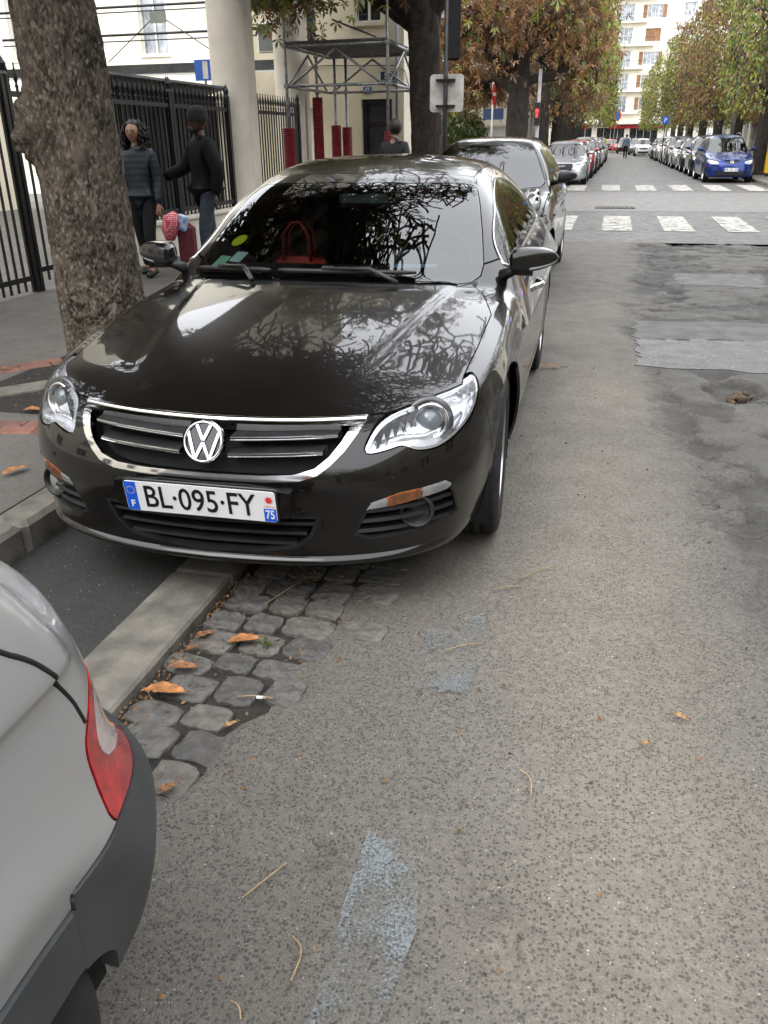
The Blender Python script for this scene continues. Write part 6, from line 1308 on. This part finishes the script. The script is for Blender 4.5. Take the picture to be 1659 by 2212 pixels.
# ---------------------------------------------------------------- people
def skin(name,J,E,mat,parent,sub=2):
    """J: name -> (x,y,z,r) or (x,y,z,rx,ry); E: list of joint pairs (first joint of first pair is the root)"""
    ks=list(J); me=D.meshes.new(name); me.from_pydata([J[k][:3] for k in ks],[(ks.index(a),ks.index(b)) for a,b in E],[]); me.update()
    o=D.objects.new(name,me); md=o.modifiers.new('skin','SKIN'); md.use_smooth_shade=True
    for i,k in enumerate(ks):
        r=J[k][3:]; r=(r[0],r[0]) if len(r)==1 else r; me.skin_vertices[0].data[i].radius=r
    me.skin_vertices[0].data[ks.index(E[0][0])].use_root=True
    s=o.modifiers.new('sub','SUBSURF'); s.levels=sub; s.render_levels=sub
    nm=baked(o); D.meshes.remove(me); nm.name=name; nm.materials.clear(); nm.materials.append(mat)
    nm.polygons.foreach_set('use_smooth',[True]*len(nm.polygons)); q=D.objects.new(name,nm); link(q,parent); return q
def head_mesh(name,c,h,mat,parent,yaw=0):
    """head of height h centred at c, facing -y before yaw"""
    n,m=28,22; V=[];F=[]; w=h*.36; d=h*.44
    for i in range(m+1):
        t=math.pi*i/m; z=math.cos(t); s=math.sin(t)
        for k in range(n):
            a=2*math.pi*k/n; x=math.sin(a)*s; y=-math.cos(a)*s; zz=z
            jaw=1-.30*max(0,-z)**1.3; X=x*w*jaw; Y=y*d*(1-.12*max(0,-z) if y<0 else 1.05-.25*max(0,-z)); Z=zz*h*.5
            if y<0:   # face relief
                f=-y; px=abs(X)/h; pz=Z/h
                Y-=h*.085*math.exp(-(px/.045)**2-((pz+.07)/.085)**2)*(1 if pz<.06 else .6)      # nose
                Y-=h*.022*math.exp(-(px/.10)**2-((pz+.245)/.028)**2)                              # lips
                Y+=h*.030*math.exp(-((px-.13)/.06)**2-((pz-.02)/.05)**2)                          # eye sockets
                Y-=h*.018*math.exp(-((pz-.09)/.035)**2)*(px<.24)                                   # brow
                Y-=h*.028*math.exp(-(px/.09)**2-((pz+.42)/.06)**2)                                # chin
            V.append((X,Y,Z))
    for i in range(m):
        for k in range(n): F.append((i*n+k,i*n+n+k,i*n+n+(k+1)%n,i*n+(k+1)%n))
    b=MB(); b.add(V,F); o=b.build(name,mat,parent,True); o.location=c; o.rotation_euler=(0,0,yaw)
    eye=PM('eye_dark',(.02,.013,.01),.3); lip=PM('lips',(.22,.07,.06),.5)
    for sx in (-1,1):
        q=MB(); q.ball((sx*h*.135,-d*.86,h*.02),h*.045,8,6,(1.35,.6,.7)); q.build('eye',eye,o,True); q=MB(); q.path([(sx*h*.06,-d*.97,h*.095),(sx*h*.14,-d*.93,h*.115),(sx*h*.21,-d*.80,h*.09)],h*.020,5); q.build('eyebrow',eye,o); q=MB(); q.ball((sx*w*.98,h*.02,-h*.03),h*.11,8,6,(.25,.6,1)); q.build('ear',mat,o,True)
    q=MB(); q.path([(-h*.085,-d*.97,-h*.245),(0,-d*1.045,-h*.238),(h*.085,-d*.97,-h*.245)],[h*.012,h*.028,h*.012],6); q.build('mouth',lip,o,True)
    return o
def hand(parent,w,dirv,mat,s=1.,curl=.5,thumb=1):
    """five-fingered hand hanging from wrist w along dirv"""
    a,b,d=frame_of(dirv,(0,1,.1)); w=np.array(w,float); J={'wrist':(*w,.022*s,.017*s),'palm':(*(w+d*.05*s),.034*s,.016*s),'knuckle':(*(w+d*.085*s),.034*s,.014*s)}; E=[('wrist','palm'),('palm','knuckle')]
    for k in range(4):
        o=(k-1.5)*.019*s; L=(.068,.078,.074,.058)[k]*s; p0=w+d*.085*s+a*o; p1=p0+(d*math.cos(curl*.6)+b*math.sin(curl*.6))*L*.5; p2=p1+(d*math.cos(curl*1.6)+b*math.sin(curl*1.6))*L*.5
        J['f%da'%k]=(*p0,.0095*s);J['f%db'%k]=(*p1,.0085*s);J['f%dc'%k]=(*p2,.007*s); E+=[('knuckle','f%da'%k),('f%da'%k,'f%db'%k),('f%db'%k,'f%dc'%k)]
    t0=w+d*.03*s+a*thumb*.03*s; t1=t0+(d*.7+a*thumb*.6+b*.2)*.035*s; t2=t1+(d*.9+b*.3)*.03*s
    J['t0']=(*t0,.012*s);J['t1']=(*t1,.010*s);J['t2']=(*t2,.008*s); E+=[('palm','t0'),('t0','t1'),('t1','t2')]
    return skin('hand',J,E,mat,parent,1)
def quilted(col,name,sc=16):
    m=D.materials.new(name); t,N,L,b=nodes(m); MATS[name]=m; tc=N.new('ShaderNodeTexCoord'); w=N.new('ShaderNodeTexWave'); w.bands_direction='Z'; w.inputs['Scale'].default_value=sc/6.28*2; w.inputs['Distortion'].default_value=.6; L.new(tc.outputs['Object'],w.inputs['Vector'])
    bp=N.new('ShaderNodeBump'); bp.inputs['Strength'].default_value=.22; bp.inputs['Distance'].default_value=.008; L.new(w.outputs['Fac'],bp.inputs['Height']); L.new(bp.outputs[0],b.inputs['Normal']); b.inputs['Base Color'].default_value=(*col,1); b.inputs['Roughness'].default_value=.5; return m
def person(label,loc,rz,H,top,legs,skinm,hair,headyaw=0,arms=None,stride=.12,jr=1.,group=None,lowdetail=False,hood=None):
    """walking adult facing -y before rz; arms: dict side->(elbow offset, wrist offset) from the shoulder"""
    p=thing('person',label,'person',loc,rz,group); s=H/1.72; G=lambda x,y,z,*r:(x*s,y*s,z*s,*[k*s for k in r])
    sk=skinm
    J={'pelvis':G(0,0,.93,.085,.075),'waist':G(0,0,1.08,.10,.08),'chest':G(0,-.01,1.28,.155,.11),'neck0':G(0,.005,1.42,.07,.06),'neck':G(0,-.005,1.50,.05,.05),'skull':G(0,-.01,1.56,.05,.05)}
    E=[('pelvis','waist'),('waist','chest'),('chest','neck0'),('neck0','neck'),('neck','skull')]
    arms=arms or {1:((.06,.02,-.28),(.07,-.06,-.52)),-1:((-.06,.0,-.28),(-.07,-.04,-.52))}
    for sx in (1,-1):
        e,w=arms[sx]; sh=(sx*.17,0,1.38); J['sh%d'%sx]=G(*sh,.055); J['el%d'%sx]=G(sh[0]+e[0],sh[1]+e[1],sh[2]+e[2],.040); J['wr%d'%sx]=G(sh[0]+w[0],sh[1]+w[1],sh[2]+w[2],.028); E+=[('chest','sh%d'%sx),('sh%d'%sx,'el%d'%sx),('el%d'%sx,'wr%d'%sx)]
        f=sx*stride; J['hip%d'%sx]=G(sx*.09,0,.88,.065); J['kn%d'%sx]=G(sx*.09,-f*.6-.02,.49,.045); J['an%d'%sx]=G(sx*.09,-f+(.03),.09,.04); J['toe%d'%sx]=G(sx*.10,-f-.12,.035,.035); E+=[('pelvis','hip%d'%sx),('hip%d'%sx,'kn%d'%sx),('kn%d'%sx,'an%d'%sx),('an%d'%sx,'toe%d'%sx)]
    skin('body',J,E,sk,p,1)
    jk={k:J[k] for k in ('pelvis','waist','chest','neck0')}; jk={'pelvis':G(0,0,.93,.148*jr,.118*jr),'waist':G(0,0,1.08,.135*jr,.105*jr),'chest':G(0,-.01,1.28,.165*jr,.12*jr),'neck0':(*J['neck0'][:3],.085*s,.075*s)}; jk['hem']=G(0,.0,.66,.15*jr,.12*jr); jk['neck']=(*J['neck'][:3],.068*s,.066*s); EJ=[('chest','waist'),('waist','pelvis'),('pelvis','hem'),('chest','neck0'),('neck0','neck')]
    for sx in (1,-1):
        for k,r in (('sh%d'%sx,.075),('el%d'%sx,.062),('wr%d'%sx,.047)): jk[k]=(*J[k][:3],r*s*jr)
        EJ+=[('chest','sh%d'%sx),('sh%d'%sx,'el%d'%sx),('el%d'%sx,'wr%d'%sx)]
    skin('jacket',jk,EJ,top,p,2)
    jt={'pelvis':(*J['pelvis'][:3],.10*s,.085*s)}; ET=[]
    for sx in (1,-1):
        for k,r in (('hip%d'%sx,.105),('kn%d'%sx,.075),('an%d'%sx,.058)): jt[k]=(*J[k][:3],r*s)
        ET+=[('pelvis','hip%d'%sx),('hip%d'%sx,'kn%d'%sx),('kn%d'%sx,'an%d'%sx)]
    skin('trousers',jt,ET,legs,p,2)
    for sx in (1,-1):
        a=J['an%d'%sx]; m=MB(); m.path([(a[0],a[1]+.05*s,.055*s),(a[0],a[1]-.04*s,.055*s),(a[0]*1.05,a[1]-.14*s,.045*s),(a[0]*1.05,a[1]-.19*s,.035*s)],[.045*s,.05*s,.045*s,.025*s],10,squash=.85); m.build('shoe',BLACKP,p,True)
        w=J['wr%d'%sx]; e=J['el%d'%sx]; hand(p,w[:3],np.array(w[:3])-np.array(e[:3])+np.array([0,0,-.05]),sk,s,.6,-sx)
    hd=head_mesh('head',(0,-.03*s,1.615*s),.225*s,sk,p,headyaw); hair(hd,s); return p
def curly(hd,s):
    rg=np.random.default_rng(4); m=MB(); HM=PM('dark_hair',(.012,.008,.006),.55,0,.3,40)
    b=MB(); b.ball((0,.03*s,.012*s),.122*s,24,18,(.95,.98,1.04)); V=[v for v in b.v]; 
    cap=MB(); keep=[f for f in b.f if not any(b.v[i][1]<-.03*s and abs(b.v[i][0])<.085*s and b.v[i][2]<.088*s for i in f)]; cap.add(b.v,keep); h=cap.build('hair',HM,hd,True)
    n=900; q=rg.normal(0,1,(n,3)); q/=np.linalg.norm(q,axis=1,keepdims=True); q=q*[.155,.14,.19]*s*rg.uniform(.75,1.12,(n,1))+np.array([0,.06,-.055])*s
    q=q[~((q[:,1]<-.0*s)&(np.abs(q[:,0])<.088*s)&(q[:,2]<.09*s))]
    for p in q:
        t=rg.uniform(0,6.28); P=[p+np.array([math.cos(t+k)*.012,math.sin(t+k)*.012,-.016*k])*s for k in range(4)]; m.path(P,[.010*s,.012*s,.010*s,.004*s],5)
    tag(m.build('curls',HM,h,True),kind='stuff')
def beanie(hd,s):
    m=MB(); m.lathe([(.118*s,-.015*s),(.121*s,.01*s),(.119*s,.04*s),(.117*s,.045*s),(.112*s,.085*s),(.085*s,.125*s),(.04*s,.147*s),(0,.152*s)],24,(0,.012*s,.02*s)); m.build('beanie',PM('black_knit',(.008,.008,.009),.95,0,.3,60,.5,120),hd,True); m=MB(); m.ball((0,-.055*s,-.075*s),.06*s,10,8,(1.05,.7,.8)); m.build('beard',PM('dark_hair',(.012,.008,.006),.55),hd,True)
def short_hair(hd,s):
    b=MB(); b.ball((0,.014*s,.025*s),.112*s,20,14,(.86,1.0,1.03)); cap=MB(); cap.add(b.v,[f for f in b.f if not any(b.v[i][1]<-.035*s and b.v[i][2]<.055*s for i in f) and not all(b.v[i][2]<-.06*s for i in f)]); cap.build('hair',PM('dark_hair',(.012,.008,.006),.55),hd,True)
def people():
    tan=PM('warm_skin',(.36,.20,.13),.5,0,.08,20); brown=PM('brown_skin',(.085,.045,.028),.45,0,.1,20); mid=PM('mid_skin',(.28,.16,.11),.5,0,.08,20)
    navy=quilted((.012,.019,.030),'navy_padded'); blk=PM('black_jacket',(.0035,.0035,.0045),.8,0,.3,15,.3,40,spec=.25); jean=PM('pale_denim',(.045,.06,.08),.85,0,.2,25); dark=PM('dark_trousers',(.005,.005,.007),.85,0,.2,20)
    person('woman with long curly hair in a quilted navy jacket by the railings',(-5.0,8.75,.115),R(6),1.575,navy,dark,tan,curly,R(2),{1:((.05,.03,-.28),(.05,-.05,-.54)),-1:((-.05,0,-.28),(-.04,-.05,-.54))},.14,1.12)
    person('man in black jacket and beanie turning towards the railings',(-4.42,9.15,.115),R(-42),1.68,blk,jean,brown,beanie,R(-10),{1:((.10,.06,-.26),(.06,.02,-.52)),-1:((-.08,-.12,-.24),(-.06,-.40,-.33))},.12,1.35)
    person('dark-haired man in a dark coat seen from behind by the numbered door',(-2.98,12.2,.115),R(165),1.62,PM('charcoal_coat',(.014,.015,.018),.8,0,.2,14,.3,40),dark,mid,short_hair,R(20),None,.1,1.1)
    person('man in a blue-grey jacket walking down the middle of the road',(.75,76,0),R(178),1.76,PM('blue_grey_jacket',(.10,.14,.19),.8),dark,mid,short_hair,0,None,.14,1.1)
    person('person in a yellow vest at the street end before the red shops',(-1.1,92,0),R(170),1.7,PM('yellow_vest',(.62,.55,.05),.7),dark,mid,short_hair,0,None,.1,1.1)
    # shopping trolley bag pulled by the woman
    b=thing('shopping_trolley','pink dotted and dark red shopping bag beside the curly-haired woman','bag',(-4.50,8.55,.115))
    DOT=D.materials.new('pink_dots'); t,N,L,bs=nodes(DOT); tc=N.new('ShaderNodeTexCoord'); vo=N.new('ShaderNodeTexVoronoi'); vo.inputs['Scale'].default_value=55; vo.inputs['Randomness'].default_value=.15; L.new(tc.outputs['Object'],vo.inputs['Vector']); r=N.new('ShaderNodeValToRGB'); r.color_ramp.interpolation='CONSTANT'; r.color_ramp.elements[0].color=(.75,.55,.55,1); r.color_ramp.elements[1].position=.38; r.color_ramp.elements[1].color=(.55,.05,.085,1); L.new(vo.outputs['Distance'],r.inputs['Fac']); L.new(r.outputs[0],bs.inputs['Base Color']); bs.inputs['Roughness'].default_value=.7
    m=MB(); m.box((.10,0,.33),(.18,.18,.52),ch=.05); m.build('bag_body',PM('maroon_cloth',(.10,.012,.022),.85,0,.2,14,.2,60),b)
    m=MB(); m.path([(-.05,-.10,.42),(-.04,-.10,.52),(.0,-.10,.62),(.05,-.09,.68)],[.05,.10,.115,.06],12,squash=.9); m.build('dotted_flap',DOT,b,True)
    m=MB(); m.box((.11,-.10,.60),(.12,.05,.16),rot=Matrix.Rotation(R(20),3,'Y'),ch=.012); m.build('milk_carton',PM('carton',(.55,.60,.66),.5,0,.3,18,dirt=(.05,.15,.45)),b); m=MB(); m.lathe([(.06,0),(.065,.01),(.06,.02)],14,(.03,-.13,.60),(.3,-1,.2)); m.build('grey_cap',GREYP,b)
    for sx in (-.06,.10+.06): m=MB(); m.lathe([(.05,-.012),(.06,0),(.05,.012)],14,(sx+.03,.06,.06),(1,0,0)); m.build('wheel',RUBBER,b)
    # red bag left inside the saloon
    b=thing('carrier_bag','red carrier bag with tall handles seen through the saloon windscreen','bag',(-1.66,4.55,.58)); RB_=PM('red_plastic',(.55,.05,.03),.45,0,.15,8,.3,20)
    m=MB(); m.box((0,0,.16),(.34,.16,.32),ch=.05); m.build('bag_body',RB_,b)
    for yy in (-.05,.05): m=MB(); m.path([(-.08,yy,.30),(-.07,yy,.44),(-.02,yy,.50),(.03,yy,.50),(.07,yy,.44),(.08,yy,.30)],.014,6,squash=.6); m.build('handle',RB_,b,True)
# ---------------------------------------------------------------- litter on the ground
def litter():
    LM=[PM('dry_leaf_%d'%k,c,.65,0,.3,40,.3,90) for k,c in enumerate(((.38,.155,.05),(.28,.13,.055),(.19,.10,.05),(.46,.27,.11)))]
    rr=random.Random(12)
    def leaf(x,y,L,w,a,k,lab,z=.012,curl=.35):
        V=[];F=[]; n=9
        for i in range(n):
            u=i/(n-1); ww=w*.5*math.sin(math.pi*min(1,u*.93+.05))**.8*(1+.15*math.sin(i*2.3)); zz=curl*L*.22*math.sin(u*3.0+k)*.6+.004
            for t in (-1,-.5,0,.5,1): V.append(((u-.5)*L+.006*math.sin(i*1.9+t),t*ww,zz+abs(t)*ww*curl*.8+.0015*math.sin(i*3+t*5)+.003))
        for i in range(n-1):
            for j in range(4): F.append((i*5+j,i*5+5+j,i*5+6+j,i*5+j+1))
        t=thing('fallen_leaf',lab,'leaf',(x,y,z),a,'fallen leaves'); m=MB(); m.add(V,F); m.build('blade',LM[k],t,True); m=MB(); m.path([(L*.46,0,.008),(L*.62,.01,.006),(L*.75,.0,.004)],[.002,.0018,.0015],5); m.build('stalk',LM[2],t)
    for (x,y,L,w,a,k,l) in ((-1.018,2.079,.10,.045,.4,0,'long orange leaf lying across two cobbles near the green sprig'),(-1.136,1.773,.125,.05,.1,0,'large orange leaf flat on the gutter beside the flush kerb'),(-1.143,1.898,.08,.04,.3,1,'crumpled brown leaf on the cobbles by the flush kerb'),(-1.158,2.076,.06,.03,.9,1,'small curled leaf wedged by the kerb edge of the cobbles'),(-1.161,1.998,.05,.02,1.0,1,'narrow brown leaf in the cobble joint'),(-0.887,1.678,.04,.018,.8,3,'pale leaf scrap in a cobble joint'),(-0.936,1.409,.05,.025,1.0,1,'curled brown leaf by the silver hatchback bumper'),(-0.31,5.854,.16,.05,.1,1,'long brown leaf beside the saloon rear wheel'),(-0.94,2.498,.07,.03,.9,2,'dark leaf under the saloon nose'),(0.315,2.007,.045,.018,-.6,3,'pale leaf fragment alone on the grey tarmac'),(0.218,1.865,.022,.016,.4,3,'tiny pale leaf crumb on the tarmac')):
        leaf(x,y,L,w,a,k,l)
    for (x,y,L,w,a,k,l) in ((-2.516,2.981,.12,.05,1.2,0,'orange leaf standing on the pavement near the kerb'),(-3.027,3.822,.10,.06,.3,0,'orange leaf by the brick edging of the tree pit'),(-2.797,3.58,.06,.04,.8,1,'small brown leaf on the brick edging'),(-3.797,4.602,.08,.04,.2,1,'brown leaf on the pavement behind the bricks')):
        leaf(x,y,L,w,a,k,l,.125)
    ST=PM('dry_stalk',(.33,.24,.13),.7,0,.2,40)
    for (d0,d1,b,l) in (((-0.627,1.153),(-0.566,1.267),.01,'straight dry stalk on the tarmac by the silver hatchback'),((-0.458,0.998),(-0.49,1.094),.02,'thick pale stalk lying near the silver hatchback wheel'),((-0.093,1.691),(-0.057,1.603),.015,'thin curved stalk alone on the tarmac'),((-0.281,2.601),(-0.192,2.65),.004,'short twig near the saloon front wheel'),((-0.194,2.71),(-0.088,2.835),.004,'long thin twig near the saloon front wheel'),((-0.379,2.179),(-0.272,2.248),.006,'thin stalk over the faint blue mark'),((-1.038,2.322),(-0.974,2.501),.008,'stalk leaning over the cobbles under the saloon'),((-0.918,1.805),(-0.816,1.821),.004,'thin stalk across the cobbles'),((-0.554,0.935),(-0.521,0.905),.006,'green-yellow stalk tip by the silver hatchback')):
        a=np.array([*d0,.012]);c=np.array([*d1,.012]); mid=(a+c)/2+np.array([b,b,.006]); t=thing('dry_stalk',l,'twig',tuple(a),0,'dry stalks'); m=MB(); m.path(chaikin([(0,0,0),tuple(mid-a),tuple(c-a)],2,False),[.0022]*2+[.0019]*(len(chaikin([(0,0,0),tuple(mid-a),tuple(c-a)],2,False))-3)+[.0010],6); m.build('stem',ST,t,True)
    x,y=-0.938,2.078; t=thing('green_sprig','tiny green weed growing between the cobbles','plant',(x,y,0)); q=np.random.default_rng(2).normal(0,1,(26,3))*[.012,.012,.008]+[0,0,.018]; foliage('leaves',q,.016,simple_leaf(),[LEAVES[3]],t); m=MB(); m.path([(0,0,-.01),(.004,0,.015),(-.02,.02,.06)],[.002,.0015,.001],5); m.build('stem',LEAVES[3],t)
    x,y=-0.861,1.808; t=thing('cigarette_butt','white cigarette butt lying on a cobble','cigarette butt',(x,y,.012),R(10)); m=MB(); m.tube((0,0,.005),(.018,0,.005),.0045); m.build('paper',WHITEP,t); m=MB(); m.tube((.018,0,.005),(.028,0,.005),.0046); m.build('filter_tip',ST,t)
    # crumbs and grit that nobody could count
    rg=np.random.default_rng(5); q=np.concatenate([np.column_stack([rg.uniform(-1.22,-.75,500),rg.uniform(1.45,3.2,500),rg.uniform(-.006,.004,500)]),np.column_stack([-1.215+np.abs(rg.normal(0,.035,420)),rg.uniform(1.4,3.2,420),rg.uniform(-.004,.008,420)]),np.column_stack([rg.uniform(-3.6,-2.5,260),rg.uniform(3.6,5.2,260),np.full(260,.125)]),np.column_stack([rg.uniform(-.7,2.6,420),rg.uniform(.7,6,420),np.full(420,.006)])]); o=foliage('leaf_crumbs',q,.016,simple_leaf(),[LEAVES[0],LEAVES[1]],None,rg.integers(0,2,len(q)),rg,.0); tag(o,'brown leaf crumbs scattered over cobbles and tarmac','leaf litter')
    x,y=.86,5.5; t=thing('rubble_stones','broken brown tarmac lumps in the pothole','rubble',(x,y,-.03)); 
    for k in range(9): m=MB(); m.ball((0,0,0),.035*rr.uniform(.6,1.2),7,5,(1.2,1,.6)); s=m.build('lump',PM('rubble',(.13,.09,.06),.9,0,.3,30,.5,60),t); s.location=(rr.uniform(-.14,.14),rr.uniform(-.2,.2),.0); s.rotation_euler=(rr.uniform(0,1),rr.uniform(0,1),rr.uniform(0,3))
# ---------------------------------------------------------------- build
street(); fence(); school(); scaffold(); furniture(); far_buildings()
saloon(); silver(); cars(); trees(); people(); litter()
